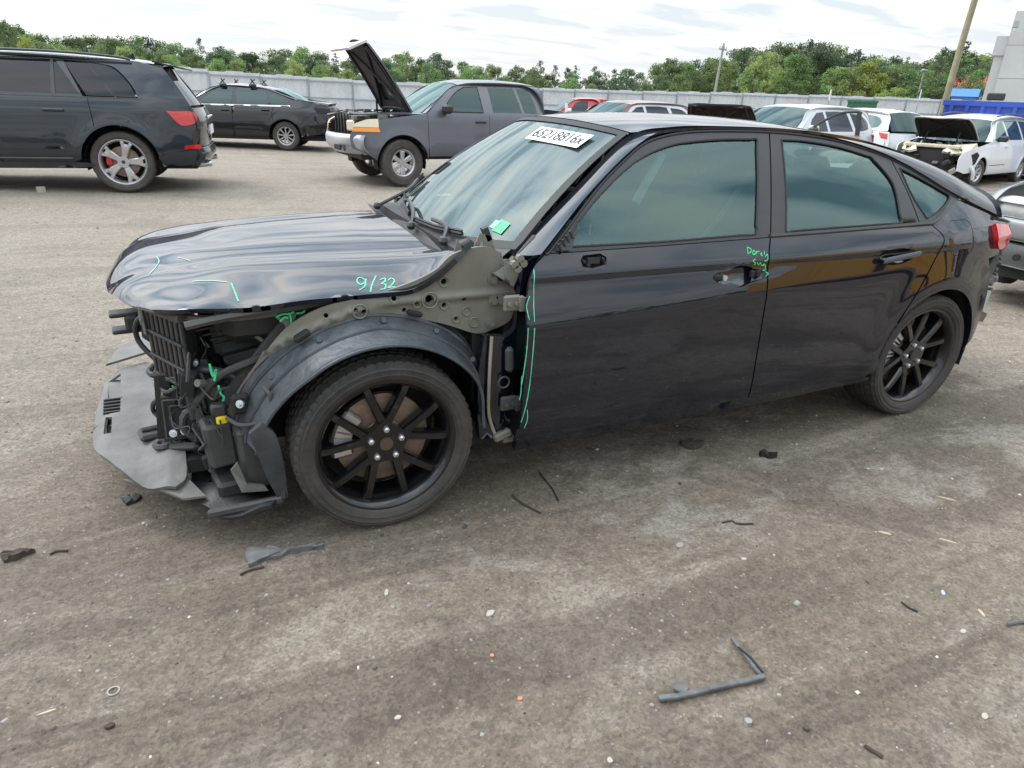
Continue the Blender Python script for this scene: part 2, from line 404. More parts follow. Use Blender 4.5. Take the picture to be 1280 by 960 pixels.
REDL = M('red_lamp_lens', (.50, .012, .014), .12, coat=1, var=.25, vscale=25)
AMBER = M('amber_lamp_lens', (.85, .28, .02), .15, coat=1)
CLEARL = M('hazy_headlight_lens', (.72, .66, .48), .2, coat=.8)
SEAT = M('charcoal_seat_cloth', (.045, .047, .05), .85, var=.2)
DASH = M('dashboard_plastic', (.03, .03, .032), .6)
CHROME = M('chrome_trim', (.75, .75, .75), .15, 1)
DARKV = M('underbody_black', (.012, .012, .012), .8)
SILVER_RIM = M('silver_alloy', (.50, .50, .51), .3, .75, var=.06, dust=.05)
# ================================================================== GROUND
rs = np.random.RandomState(3)
def vnoise(X, Y, sc_, seed):
    r = np.random.RandomState(seed); T = r.rand(256, 256); x = X*sc_+1000; y = Y*sc_+1000
    xi = np.floor(x).astype(int); yi = np.floor(y).astype(int); fx = x-xi; fy = y-yi; fx = fx*fx*(3-2*fx); fy = fy*fy*(3-2*fy)
    g_ = lambda a, b: T[a % 256, b % 256]
    return (g_(xi, yi)*(1-fx)+g_(xi+1, yi)*fx)*(1-fy)+(g_(xi, yi+1)*(1-fx)+g_(xi+1, yi+1)*fx)*fy-.5
def relief(X, Y):
    z = .030*vnoise(X, Y, .45, 1)+.016*vnoise(X, Y, 1.6, 2)+.009*vnoise(X, Y, 4.5, 3)+.006*vnoise(X, Y, 11, 4)+.005*vnoise(X, Y, 26, 5)
    hol = np.exp(-((X+.0)**2+(Y-.8)**2)/.25)+np.exp(-((X+2.74)**2+(Y-.8)**2)/.25)
    d_ = (X+1.3)*.42+(Y-1.75)*.90; u_ = (X+1.3)*.90-(Y-1.75)*.42      # lugged tyre track along the near side
    z = z+.007*np.sin(u_*38+np.sign(d_)*1.5)*np.exp(-(np.abs(np.abs(d_)-.07)/.05)**2)*np.exp(-(u_/1.3)**4)
    return (z-.012)*(1-np.clip(hol, 0, 1)*.75)
def axis(lo, hi, st, far, sign_lo, sign_hi):
    c = list(np.arange(lo, hi+st/2, st)); a = []; s = st; x = lo
    while x > -far: s *= 1.22; x -= min(s, 260); a.append(x)
    b = []; s = st; x = hi
    while x < far: s *= 1.22; x += min(s, 260); b.append(x)
    return np.array(a[::-1]+c+b)
GX = axis(-6.5, 2.6, .022, 1500, 0, 0); GY = axis(-3.0, 2.7, .022, 1500, 0, 0)
XX, YY = np.meshgrid(GX, GY); zz = np.vectorize(lambda a, b: 0.0)(0, 0)
dx = XX-CAM_POS[0]; dy = YY-CAM_POS[1]; lat = dx*-.906+dy*.423; dep = dx*-.423+dy*-.906
s1 = smoothstep((dep-4)/4); s2 = smoothstep((dep-20)/18)
ZZ = s1*(-.05-.018*np.clip(lat, -15, 12))*(1-s2)+s2*-.25
ZZ = ZZ+relief(XX, YY)
nx, ny = len(GX), len(GY)
me = bpy.data.meshes.new('ground'); me.vertices.add(nx*ny)
me.vertices.foreach_set('co', np.stack([XX, YY, ZZ], -1).reshape(-1).astype(np.float32))
I = np.arange(nx*ny).reshape(ny, nx); Q = np.stack([I[:-1, :-1], I[:-1, 1:], I[1:, 1:], I[1:, :-1]], -1).reshape(-1)
me.loops.add(len(Q)); me.loops.foreach_set('vertex_index', Q.astype(np.int32)); me.polygons.add(len(Q)//4)
me.polygons.foreach_set('loop_start', np.arange(0, len(Q), 4, dtype=np.int32)); me.update(calc_edges=True); me.polygons.foreach_set('use_smooth', np.ones(len(Q)//4, bool))
mt, t, b = new_mat('compacted_dirt_and_gravel'); lk = t.links.new
def TN(typ, **k):
    n = t.nodes.new(typ)
    for a, v in k.items(): setattr(n, a, v)
    return n
tc_ = TN('ShaderNodeTexCoord')
def noi(scale, detail=6, rough=.6, dist=0, stretch=None):
    n = TN('ShaderNodeTexNoise'); n.inputs['Scale'].default_value = scale; n.inputs['Detail'].default_value = detail; n.inputs['Roughness'].default_value = rough; n.inputs['Distortion'].default_value = dist
    if stretch:
        mp_ = TN('ShaderNodeMapping'); mp_.inputs['Rotation'].default_value = (0, 0, stretch[0]); mp_.inputs['Scale'].default_value = (stretch[1], stretch[2], 1); lk(tc_.outputs['Object'], mp_.inputs[0]); lk(mp_.outputs[0], n.inputs['Vector'])
    else: lk(tc_.outputs['Object'], n.inputs['Vector'])
    return n.outputs[0]
def mr(v, a, b_, c, d):
    n = TN('ShaderNodeMapRange'); lk(v, n.inputs[0])
    for i, q in enumerate((a, b_, c, d)): n.inputs[i+1].default_value = q
    return n.outputs[0]
def mixc(f, a, b_, mode='MIX'):
    n = TN('ShaderNodeMix', data_type='RGBA', blend_type=mode)
    if isinstance(f, float): n.inputs[0].default_value = f
    else: lk(f, n.inputs[0])
    for i, v in ((6, a), (7, b_)):
        if isinstance(v, tuple): n.inputs[i].default_value = (*v, 1)
        else: lk(v, n.inputs[i])
    return n.outputs[2]
c = mixc(mr(noi(.5, 5, .6, .6), .36, .62, 0, 1), (.205, .166, .132), (.300, .258, .213))
c = mixc(mr(noi(1.7, 8, .72, .8, (.35, .6, 1.4)), .50, .60, 0, .8), c, (.37, .335, .29))
c = mixc(mr(noi(2.8, 9, .8, .3), .53, .62, 0, .55), c, (.165, .135, .110))
c = mixc(mr(noi(11, 9, .82), .53, .64, 0, .5), c, (.13, .108, .088))
c = mixc(mr(noi(14, 6, .7), .54, .70, 0, .55), c, (.38, .35, .31))
c = mixc(mr(noi(.13, 4, .5, .6), .45, .62, 0, .50), c, (.33, .295, .25))
c = mixc(mr(noi(1.0, 6, .62, .5, (1.15, .20, 2.2)), .53, .58, 0, .62), c, (.138, .112, .090))      # ruts and drag marks
c = mixc(mr(noi(.75, 6, .66, .8), .54, .60, 0, .7), c, (.130, .106, .085))                              # broad damp patches
c = mixc(mr(noi(.9, 7, .7, .3, (.6, .5, 1.2)), .56, .61, 0, .7), c, (.37, .348, .315))
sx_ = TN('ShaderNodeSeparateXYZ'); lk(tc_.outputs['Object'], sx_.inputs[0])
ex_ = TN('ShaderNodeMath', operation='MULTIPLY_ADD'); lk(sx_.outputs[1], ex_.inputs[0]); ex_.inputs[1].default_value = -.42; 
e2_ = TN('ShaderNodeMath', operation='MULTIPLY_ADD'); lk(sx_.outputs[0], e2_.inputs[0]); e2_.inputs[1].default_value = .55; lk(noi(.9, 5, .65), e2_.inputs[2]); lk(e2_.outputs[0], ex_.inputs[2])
c = mixc(mr(ex_.outputs[0], .35, 1.9, 0, .62), c, (.300, .275, .242))          # sun glare painted into the dirt colour: paler away from the car
v = TN('ShaderNodeTexVoronoi'); v.inputs['Scale'].default_value = 62; lk(tc_.outputs['Object'], v.inputs['Vector'])
sp1 = TN('ShaderNodeSeparateXYZ'); lk(v.outputs['Color'], sp1.inputs[0])
pm = TN('ShaderNodeMath', operation='MULTIPLY'); lk(mr(sp1.outputs[0], .93, .96, 0, .8), pm.inputs[0]); lk(mr(v.outputs['Distance'], .22, .36, 1, 0), pm.inputs[1])
c = mixc(pm.outputs[0], c, (.47, .44, .40))
pm2 = TN('ShaderNodeMath', operation='MULTIPLY'); lk(mr(sp1.outputs[1], .92, .95, 0, .6), pm2.inputs[0]); lk(mr(v.outputs['Distance'], .2, .40, 1, 0), pm2.inputs[1])
c = mixc(pm2.outputs[0], c, (.07, .062, .056))
v2 = TN('ShaderNodeTexVoronoi'); v2.inputs['Scale'].default_value = 34; v2.inputs['Randomness'].default_value = 1; lk(tc_.outputs['Object'], v2.inputs['Vector']); sp2 = TN('ShaderNodeSeparateXYZ'); lk(v2.outputs['Color'], sp2.inputs[0])
v3 = TN('ShaderNodeTexVoronoi'); v3.inputs['Scale'].default_value = 110; lk(tc_.outputs['Object'], v3.inputs['Vector']); sp3 = TN('ShaderNodeSeparateXYZ'); lk(v3.outputs['Color'], sp3.inputs[0])
def scl(col_, f):
    n = TN('ShaderNodeVectorMath', operation='SCALE'); lk(col_, n.inputs[0]); lk(f, n.inputs['Scale']); return n.outputs[0]
c = scl(c, mr(sp2.outputs[0], 0, 1, .86, 1.14)); c = scl(c, mr(sp3.outputs[0], 0, 1, .76, 1.32)); c = mixc(1.0, c, (1.0, .955, .905), 'MULTIPLY')
c = mixc(.12, c, (.36, .34, .31)); fine = noi(170, 4, .8); c = mixc(mr(fine, .35, .65, 0, .7), mixc(1.0, c, (.70, .68, .65), 'MULTIPLY'), c)
# finer grit in the foreground
c = mixc(mr(noi(60, 6, .8), .56, .68, 0, .5), c, (.075, .066, .058))
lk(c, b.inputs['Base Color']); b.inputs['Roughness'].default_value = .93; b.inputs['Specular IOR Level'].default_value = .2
bp = TN('ShaderNodeBump'); bp.inputs['Strength'].default_value = 1.0; bp.inputs['Distance'].default_value = .012
ad = TN('ShaderNodeMath', operation='ADD'); lk(noi(38, 9, .85), ad.inputs[0]); m5 = TN('ShaderNodeMath', operation='MULTIPLY'); lk(pm.outputs[0], m5.inputs[0]); m5.inputs[1].default_value = .5; lk(m5.outputs[0], ad.inputs[1]); lk(ad.outputs[0], bp.inputs['Height']); lk(bp.outputs[0], b.inputs['Normal'])
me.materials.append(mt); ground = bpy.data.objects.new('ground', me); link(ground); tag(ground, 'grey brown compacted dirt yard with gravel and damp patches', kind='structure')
# loose grit and small stones on the dirt, past counting
def grit(name, n, region, smin, smax, mats, seed, label, maxz=.75):
    r = np.random.RandomState(seed); cube = np.array([(x, y, z) for z in (-1, 1) for x, y in ((-1, -1), (1, -1), (1, 1), (-1, 1))], float)
    cf = np.array([(3, 2, 1, 0), (4, 5, 6, 7), (0, 1, 5, 4), (1, 2, 6, 5), (2, 3, 7, 6), (3, 0, 4, 7)])
    x = r.uniform(region[0], region[1], n); y = r.uniform(region[2], region[3], n)
    s = smin*(smax/smin)**(r.rand(n)**2.6); a = r.uniform(0, 6.28, n); asp = r.uniform(.5, 1.0, n); hz = r.uniform(.25, maxz, n)
    z = np.array([float(ground_z(p, q)) for p, q in zip(x, y)])+relief(x, y)
    V = cube[None]*np.stack([s, s*asp, s*hz], -1)[:, None, :]*.5; V = V*(1-.45*(cube[None, :, 2:3] > 0))*r.uniform(.72, 1.25, (n, 8, 3))
    ca, sa = np.cos(a)[:, None], np.sin(a)[:, None]; X = V[..., 0]*ca-V[..., 1]*sa+x[:, None]; Y = V[..., 0]*sa+V[..., 1]*ca+y[:, None]; Z = V[..., 2]+z[:, None]+s[:, None]*hz[:, None]*.25
    P = np.stack([X, Y, Z], -1).reshape(-1, 3); F = (cf[None]+(np.arange(n)*8)[:, None, None]).reshape(-1)
    me = bpy.data.meshes.new(name); me.vertices.add(len(P)); me.vertices.foreach_set('co', P.reshape(-1).astype(np.float32)); me.loops.add(len(F)); me.loops.foreach_set('vertex_index', F.astype(np.int32)); me.polygons.add(len(F)//4); me.polygons.foreach_set('loop_start', np.arange(0, len(F), 4, dtype=np.int32)); me.update(calc_edges=True)
    for m_ in mats: me.materials.append(m_)
    me.polygons.foreach_set('material_index', np.repeat(r.choice(len(mats), n, p=[w for w in MW[:len(mats)]]/np.sum(MW[:len(mats)])), 6).astype(np.int32))
    o = bpy.data.objects.new(name, me); link(o); tag(o, label, kind='stuff'); return o
MW = np.array([6, 5, .8, .04, .8])
ST = [M('stone_brown', (.20, .165, .13), .9), M('stone_grey', (.26, .245, .225), .9), M('stone_pale', (.52, .50, .45), .85), M('stone_orange', (.45, .20, .12), .9), M('stone_dark', (.06, .055, .05), .9)]
grit('fine_gravel', 20000, (-7.5, 3.0, -3.5, 2.9), .003, .017, ST, 11, 'fine gravel and grit scattered over the dirt yard')
grit('loose_stones', 700, (-12, 9, -9, 2.6), .010, .030, ST, 12, 'small loose stones scattered over the dirt yard', .6)
# ================================================================== FENCE
FWHITE = M('white_corrugated_steel', (.60, .62, .64), .5, var=.14, vscale=.9, dust=.12)
FRAIL = M('galvanised_rail', (.30, .34, .39), .5, .3)
FT = [(-260, 46, 62), (0, 48, 70), (243, 52, 86), (430, 55, 99.5), (545, 58, 105.5), (740, 65, 112), (950, 72, 117), (1125, 79, 122), (1180, 81, 124), (1330, 90, 129)]
fpts = []
for px, D, ty in FT:
    x, y = bear(px, D); fpts.append((x, y, zat(px, ty, D)))
fs = np.array(fpts); seg = np.r_[0, np.cumsum(np.hypot(np.diff(fs[:, 0]), np.diff(fs[:, 1])))]
fence = empty('steel_fence', (0, 0, 0)); tag(fence, 'long white corrugated steel fence round the far side of the yard', 'fence')
BAY = 3.3; nb = int(seg[-1]/BAY); FI = lambda s, k: np.interp(s, seg, fs[:, k])
rfr = random.Random(5)
for i in range(nb):
    a, b_ = i*BAY, (i+1)*BAY; pa = np.array([FI(a, 0), FI(a, 1)]); pb = np.array([FI(b_, 0), FI(b_, 1)]); T = (pb-pa)/np.linalg.norm(pb-pa); nrm = np.array([-T[1], T[0]])
    if nrm@(CAM_POS[:2]-pa) < 0: nrm = -nrm
    top = FI((a+b_)/2, 2)+rfr.uniform(-.03, .03); bot = -.32; K = 26; V = []; F = []
    for k in range(K+1):
        u = k/K; w_ = .022*(1 if k % 4 in (0, 1) else -1); tz = top+(.06 if (k*3//K) % 2 else 0)
        P = pa+(pb-pa)*u+nrm*w_
        V += [(P[0], P[1], bot), (P[0], P[1], tz)]
    F = [(2*k, 2*k+2, 2*k+3, 2*k+1) for k in range(K)]
    mesh_obj('fence_panel', V, F, FWHITE, fence, False)
    B = Bag(); an = math.atan2(T[1], T[0]); mid = (pa+pb)/2+nrm*.07
    for h_ in (.22, 1.32, 2.3): B.box((mid[0], mid[1], top-h_), (BAY, .05, .07), (0, 0, an))
    B.build('rail', FRAIL, fence)
    B = Bag(); B.box((pa[0]+nrm[0]*.14, pa[1]+nrm[1]*.14, (top-.1+bot)/2), (.08, .08, top-.1-bot), (0, 0, an)); B.build('post', FRAIL, fence)
# ================================================================== TREES
def leaf_mat(name, col, var=.35):
    mt, t, b = new_mat(name); oi = t.nodes.new('ShaderNodeObjectInfo'); tcx = t.nodes.new('ShaderNodeTexCoord')
    n_ = t.nodes.new('ShaderNodeTexNoise'); n_.inputs['Scale'].default_value = 5; t.links.new(tcx.outputs['Object'], n_.inputs['Vector'])
    r_ = t.nodes.new('ShaderNodeMapRange'); r_.inputs[1].default_value = .3; r_.inputs[2].default_value = .7; r_.inputs[3].default_value = .8; r_.inputs[4].default_value = 1.3; t.links.new(n_.outputs[0], r_.inputs[0])
    r2 = t.nodes.new('ShaderNodeMapRange'); r2.inputs[3].default_value = 1-var; r2.inputs[4].default_value = 1+var; t.links.new(oi.outputs['Random'], r2.inputs[0])
    m_ = t.nodes.new('ShaderNodeMath'); m_.operation = 'MULTIPLY'; t.links.new(r_.outputs[0], m_.inputs[0]); t.links.new(r2.outputs[0], m_.inputs[1])
    s_ = t.nodes.new('ShaderNodeVectorMath'); s_.operation = 'SCALE'; s_.inputs[0].default_value = col; t.links.new(m_.outputs[0], s_.inputs['Scale'])
    hs = t.nodes.new('ShaderNodeHueSaturation'); r3 = t.nodes.new('ShaderNodeMapRange'); r3.inputs[3].default_value = .47; r3.inputs[4].default_value = .53; mo = t.nodes.new('ShaderNodeMath'); mo.operation = 'FRACT'; mm = t.nodes.new('ShaderNodeMath'); mm.operation = 'MULTIPLY'; mm.inputs[1].default_value = 7.3
    t.links.new(oi.outputs['Random'], mm.inputs[0]); t.links.new(mm.outputs[0], mo.inputs[0]); t.links.new(mo.outputs[0], r3.inputs[0]); t.links.new(r3.outputs[0], hs.inputs['Hue']); t.links.new(s_.outputs[0], hs.inputs['Color'])
    t.links.new(hs.outputs[0], b.inputs['Base Color']); b.inputs['Roughness'].default_value = .7; b.inputs['Specular IOR Level'].default_value = .25
    tr = t.nodes.new('ShaderNodeBsdfTranslucent'); t.links.new(hs.outputs[0], tr.inputs[0]); mx_ = t.nodes.new('ShaderNodeMixShader'); mx_.inputs[0].default_value = .3
    t.links.new(b.outputs[0], mx_.inputs[1]); t.links.new(tr.outputs[0], mx_.inputs[2]); t.links.new(mx_.outputs[0], t.nodes['Material Output'].inputs[0]); return mt
LEAF = {'mid': leaf_mat('mid_green_leaves', (.140, .190, .082)), 'light': leaf_mat('fresh_green_leaves', (.19, .265, .095)), 'dark': leaf_mat('dark_pine_needles', (.085, .125, .070)), 'yellow': leaf_mat('yellow_green_leaves', (.25, .29, .07), .15)}  # leaf colours brightened and muted in place of distance haze
BARK = M('grey_brown_bark', (.11, .09, .07), .9, var=.3, vscale=4)
def leaf_cloud(clumps, per, ls, seed):
    r = np.random.RandomState(seed); V = []; n = 0
    C_ = []; S_ = []
    for (cx_, cy_, cz_, cr_) in clumps:
        d = r.normal(size=(per, 3)); d /= np.linalg.norm(d, axis=1)[:, None]; rad = cr_*(.35+.65*r.rand(per)**.5); d[:, 2] *= .75
        C_.append(np.array([cx_, cy_, cz_])+d*rad[:, None]); S_.append(ls*r.uniform(.55, 1.3, per))
    C_ = np.concatenate(C_); S_ = np.concatenate(S_); n = len(C_)
    a = r.normal(size=(n, 3)); a /= np.linalg.norm(a, axis=1)[:, None]; b_ = np.cross(a, r.normal(size=(n, 3))); b_ /= np.linalg.norm(b_, axis=1)[:, None]
    P = np.stack([C_+a*S_[:, None], C_+b_*S_[:, None]*.6, C_-a*S_[:, None]*.9, C_-b_*S_[:, None]*.7], 1).reshape(-1, 3)
    return P, np.arange(n*4)
def quads(name, P, F):
    me = bpy.data.meshes.new(name); me.vertices.add(len(P)); me.vertices.foreach_set('co', P.reshape(-1).astype(np.float32)); me.loops.add(len(F)); me.loops.foreach_set('vertex_index', F.astype(np.int32)); me.polygons.add(len(F)//4); me.polygons.foreach_set('loop_start', np.arange(0, len(F), 4, dtype=np.int32)); me.update(calc_edges=True); return me
def tree_meshes(kind, seed):
    r = random.Random(seed); cl = []; B = Bag()
    if kind == 'pine':
        B.tube([(0, 0, 0), (r.uniform(-.01, .01), r.uniform(-.01, .01), .5), (r.uniform(-.02, .02), 0, .95)], .013, 6, True, .003)
        for k in range(26):
            z = r.uniform(.50, 1.0); w = (1.02-z)*.36+.03; a = r.uniform(0, 6.28); q = w*r.uniform(.2, 1); p = (q*math.cos(a), q*math.sin(a), z); cl.append((*p, r.uniform(.03, .055)))
            if k % 2: B.tube([(0, 0, z-.03), (p[0]*.5, p[1]*.5, z-.02), p], .004, 4, True, .001)
        per, ls = 34, .013
    else:
        wob = r.uniform(-.04, .04); B.tube([(0, 0, 0), (wob*.5, 0, .25), (wob, .01, .6), (wob*1.2, 0, .85)], .016, 6, True, .004)
        low = r.uniform(.05, .2); wd = r.uniform(.30, .42)
        for k in range(70):
            z = low+(1-low)*r.random()**.85; e_ = (z-low)/(1-low); w = wd*(math.sin(math.pi*min(1, e_*.80+.16)))**.7; a = r.uniform(0, 6.28); q = w*r.random()**.45; p = (wob+q*math.cos(a), q*math.sin(a), z-.04)
            cl.append((*p, r.uniform(.05, .10)))
            if k % 4 == 0: B.tube([(wob*z, 0, z*.6), (p[0]*.5, p[1]*.5, z*.8), p], .006, 4, True, .0015)
        per, ls = 70, .0145
    P, F = leaf_cloud(cl, per, ls, seed); return quads('crown', P, F), B
TREES = {}
for i, k in enumerate(['broad']*6+['pine']*3):
    cm, B = tree_meshes(k, 40+i); to = B.build('trunk', BARK); tm = to.data; bpy.data.objects.remove(to); TREES.setdefault(k, []).append((cm, tm))
CROWN = {}
def plant_tree(px, D, ty, leaf, kind, label, group, rr, sxy=1.0, name=None):
    x, y = bear(px, D); gz = -.25; h_ = zat(px, ty, D)-gz
    cm, tm = rr.choice(TREES[kind]); key = (cm.name, leaf)
    if key not in CROWN: c2 = cm.copy(); c2.materials.clear(); c2.materials.append(LEAF[leaf]); CROWN[key] = c2
    root = empty(name or ('pine_tree' if kind == 'pine' else 'broadleaf_tree'), (x, y, gz), rr.uniform(0, 6.28)); root.scale = (h_*sxy, h_*sxy, h_); tag(root, label, 'tree', group)
    link(bpy.data.objects.new('crown', CROWN[key]), root); link(bpy.data.objects.new('trunk', tm), root); return root
TT = [(-200, 36), (-60, 34), (10, 30), (30, 34), (70, 42), (110, 43), (165, 46), (250, 54), (300, 62), (345, 65), (395, 60), (430, 70), (480, 72), (535, 66), (580, 76), (620, 84), (655, 78), (690, 83), (720, 84), (765, 90), (800, 86), (850, 74), (895, 64), (935, 60), (975, 56), (1010, 54), (1035, 60), (1075, 68), (1110, 72), (1160, 72), (1190, 60), (1215, 72), (1260, 66), (1330, 60), (1460, 56)]
tp = lambda px: float(np.interp(px, [a for a, _ in TT], [b for _, b in TT]))
rt = random.Random(21)
GT = 'trees beyond the far fence'
for row, (D0, dpx, dy_) in enumerate([(122, 16, -1), (104, 15, 4), (92, 19, 13)]):
    px = -190+row*7
    while px < 1440:
        q = px+rt.uniform(-6, 6); lf = rt.choice(['mid', 'mid', 'light', 'dark', 'mid'] if row < 2 else ['light', 'mid', 'light', 'mid']); kd = 'broad'
        if (640 < q < 800 and row == 0 and rt.random() < .4) or rt.random() < .08: kd, lf = 'pine', 'dark'
        lab = {'broad': {'mid': 'mid green broadleaf tree in the wood beyond the far fence', 'light': 'fresh light green tree in the wood beyond the far fence', 'dark': 'dark green bushy tree in the wood beyond the far fence'}, 'pine': {'dark': 'dark pine with bare trunk in the wood beyond the fence'}}[kd][lf]
        jit = rt.uniform(-4, 8) if row == 0 else rt.uniform(-3, 12)
        if kd == 'pine': jit -= 1
        plant_tree(q, D0+rt.uniform(-5, 5), tp(q)+dy_+jit, lf, kd, lab, GT, rt, rt.uniform(.85, 1.25)); px += dpx
for q, D, ty, lf, kd, w, lab in [(1022, 96, 53, 'dark', 'broad', 1.1, 'tallest dark green tree of the wood, right of the utility pole'), (1003, 99, 50, 'dark', 'pine', .9, 'tall ragged pine poking above the dark tree in the middle of the wood'), (990, 88, 66, 'light', 'broad', 1.2, 'bright green tree in front of the tallest dark tree'), (955, 88, 62, 'light', 'broad', .8, 'slim bright green tree just right of the utility pole'), (1085, 88, 74, 'yellow', 'broad', 1.0, 'yellow green tree between the dark wood and the leaning wooden pole'), (1168, 98, 60, 'dark', 'pine', 1.0, 'left of two tall ragged pines by the leaning wooden pole'), (1194, 98, 54, 'dark', 'pine', 1.1, 'right of two tall ragged pines, just behind the leaning wooden pole'), (22, 92, 27, 'mid', 'broad', 1.0, 'tallest tree at the far left above the dark grey wagon'), (45, 84, 46, 'yellow', 'broad', .7, 'slim yellow green tree at the far left beyond the fence'), (1120, 84, 108, 'yellow', 'broad', 1.4, 'low yellow green bush against the fence right of the white signs'), (755, 86, 92, 'dark', 'pine', .9, 'dark pine standing where the wood is lowest'), (715, 82, 96, 'light', 'broad', 1.2, 'rounded light green tree above the red pickup')]:
    plant_tree(q, D, ty, lf, kd, lab, None, rt, w)
# dense undergrowth filling the wood between the trunks
cl = []; r = random.Random(14)
for k in range(900):
    px = -200+1660*k/900; D = r.uniform(96, 116); x, y = bear(px, D); h_ = zat(px, tp(px)+22, D); cl.append((x, y, r.uniform(1.2, max(1.6, h_-1.2)), r.uniform(.9, 1.7)))
P, F = leaf_cloud(cl, 26, .42, 19); mw = quads('undergrowth', P, F); mw.materials.append(LEAF['mid']); tag(link(bpy.data.objects.new('undergrowth', mw)), 'tangled green undergrowth between the trees beyond the fence', kind='stuff')
# wood all round behind the camera, seen only in the paint and the glass
cl = []; r = random.Random(4)
for k in range(620):
    a = math.radians(r.uniform(-25, 165)); R_ = r.uniform(80, 100); h_ = r.uniform(4, 8); cl.append((R_*math.cos(a), 8+R_*math.sin(a), r.uniform(2, h_), r.uniform(1.6, 2.8)))
P, F = leaf_cloud(cl, 24, .6, 9); mw = quads('wood_behind_the_yard', P, F); mw.materials.append(LEAF['mid']); tag(link(bpy.data.objects.new('far_wood', mw)), 'green wood behind the near side of the yard', kind='stuff')
# ================================================================== BUILDING, POLES, SKIPS
BW = M('grey_white_cladding', (.46, .47, .475), .6, var=.10, vscale=.5, dust=.06); BW2 = M('grey_cladding_joint', (.30, .31, .32), .7)
DB = 58
def bpt(px, py, D): x, y = bear(px, D); return np.array([x, y, zat(px, py, D)])
bl = empty('pale_building', tuple(bpt(1222, 130, DB)[:2])+(-.25,)); tag(bl, 'tall windowless grey white clad building at the right edge', 'building')
o0 = np.array(bl.location); A = bpt(1243, 14, DB)-o0; A2 = bpt(1231, 44, DB-.5)-o0; A3 = bpt(1228, 67, DB-.7)-o0
uu = np.array([-.52, .854, 0]); vv = np.array([-.854, -.52, 0])      # along the visible wall, and away from us
H = A[2]; Hs = A2[2]; Hn = A3[2]
def wall_box(p, w, d, z0, z1, name, mat): B = Bag(); p = np.array([p[0], p[1], z0]); B.prism([p, p+uu*w, p+uu*w+vv*d, p+vv*d], (0, 0, z1-z0)); return B.build(name, mat, bl)
xa = float(A[:2]@uu[:2]); xb = float(A2[:2]@uu[:2])
base = lambda s: uu*s
nr_ = 4; nc = 5; w_ = 2.4
for i in range(nr_):
    for j in range(nc):
        z0 = i*H/nr_; wall_box(base(xa+j*w_+.012)-vv*.03, w_-.024, .06, z0+.015, z0+H/nr_-.015, 'cladding_panel', BW)
wall_box(base(xa), nc*w_, 10, 0, H-.02, 'wall', BW2)
wall_box(base(xb)+vv*.3, xa-xb+.1, 6, 0, Hs-.3, 'side_wall', BW); wall_box(base(xb-.15)+vv*.2, xa-xb+.2, 6.2, Hn-.05, Hs, 'roof_ledge', BW)
wall_box(base(xa+1.3)+vv*.5, 8, 8, H-.03, H+.7, 'roof_upstand', BW)
B = Bag(); q = bpt(1247, 31, DB-1)-o0; B.box(q, (.5, .3, .35), (0, 0, .6)); B.cyl(q, q+np.array([.3, .2, -.4]), .04, 6); B.build('wall_lamp', M('lamp_grey', (.35, .35, .34), .5), bl)
WOOD = M('weathered_pole_wood', (.27, .24, .15), .85, var=.25, vscale=3); WOODG = M('grey_pole_wood', (.30, .29, .27), .85, var=.2, vscale=3)
x, y = bear(1187, 30); p0 = np.array([x, y, -.3]); p1 = np.array([*bear(1190, 30), 0]); 
pole = empty('wooden_pole', tuple(p0)); tag(pole, 'leaning bare wooden pole between the blue skip and the fence', 'pole')
topx, topy = bear(1226, 30, -20); B = Bag(); B.tube([(0, 0, 0), (.02, 0, 3), (topx-x-.05, topy-y, zat(1226, -20, 30)+2.3)], .125, 12, True, .09); B.build('shaft', WOOD, pole)
pole = empty('utility_pole', (*bear(894, 85), -.25)); tag(pole, 'thin grey utility pole with crossarm rising behind the fence', 'pole')
h_ = zat(900, 54, 85)+.25; B = Bag(); B.tube([(0, 0, 0), (-.1, 0, h_*.5), (-.25, .1, h_)], .17, 8, True, .11); B.build('shaft', WOODG, pole)
B = Bag(); B.box((-.22, .1, h_-.6), (1.9, .12, .14), (0, 0, .45)); B.build('crossarm', WOODG, pole)
for k in (-.8, -.3, .3, .8): B = Bag(); B.cyl((-.22+k*.9, .1+k*.43, h_-.55), (-.22+k*.9, .1+k*.43, h_-.3), .05, 6); B.build('insulator', FRAIL, pole)
pole = empty('lamp_post', (*bear(1150, 88), -.25)); tag(pole, 'thin grey lamp post behind the fence near the leaning pole', 'lamp post')
h_ = zat(1150, 88, 88)+.25; B = Bag(); B.tube([(0, 0, 0), (0, 0, h_)], .11, 8, False, .07); B.build('shaft', WOODG, pole); B = Bag(); B.box((0, 0, h_), (1.3, .3, .22), (0, 0, .4), bev=.05); B.build('lamp_head', FRAIL, pole)
for px, nm in ((1039, 'white sign standing above the fence behind the silver SUV'), (1152, 'white sign standing above the fence near the white minivan')):
    D = 74 if px < 1100 else 79; s_ = empty('sign_post', (*bear(px, D-1), -.25)); tag(s_, nm, 'sign'); zt = zat(px, 112, D-1)+.25
    B = Bag(); B.box((0, 0, zt/2-.3), (.07, .07, zt-.6)); B.build('post', FRAIL, s_); B = Bag(); B.box((0, .05, zt-.45), (.42, .04, .9), (0, 0, .5)); B.build('sign_panel', WHITEPL, s_)
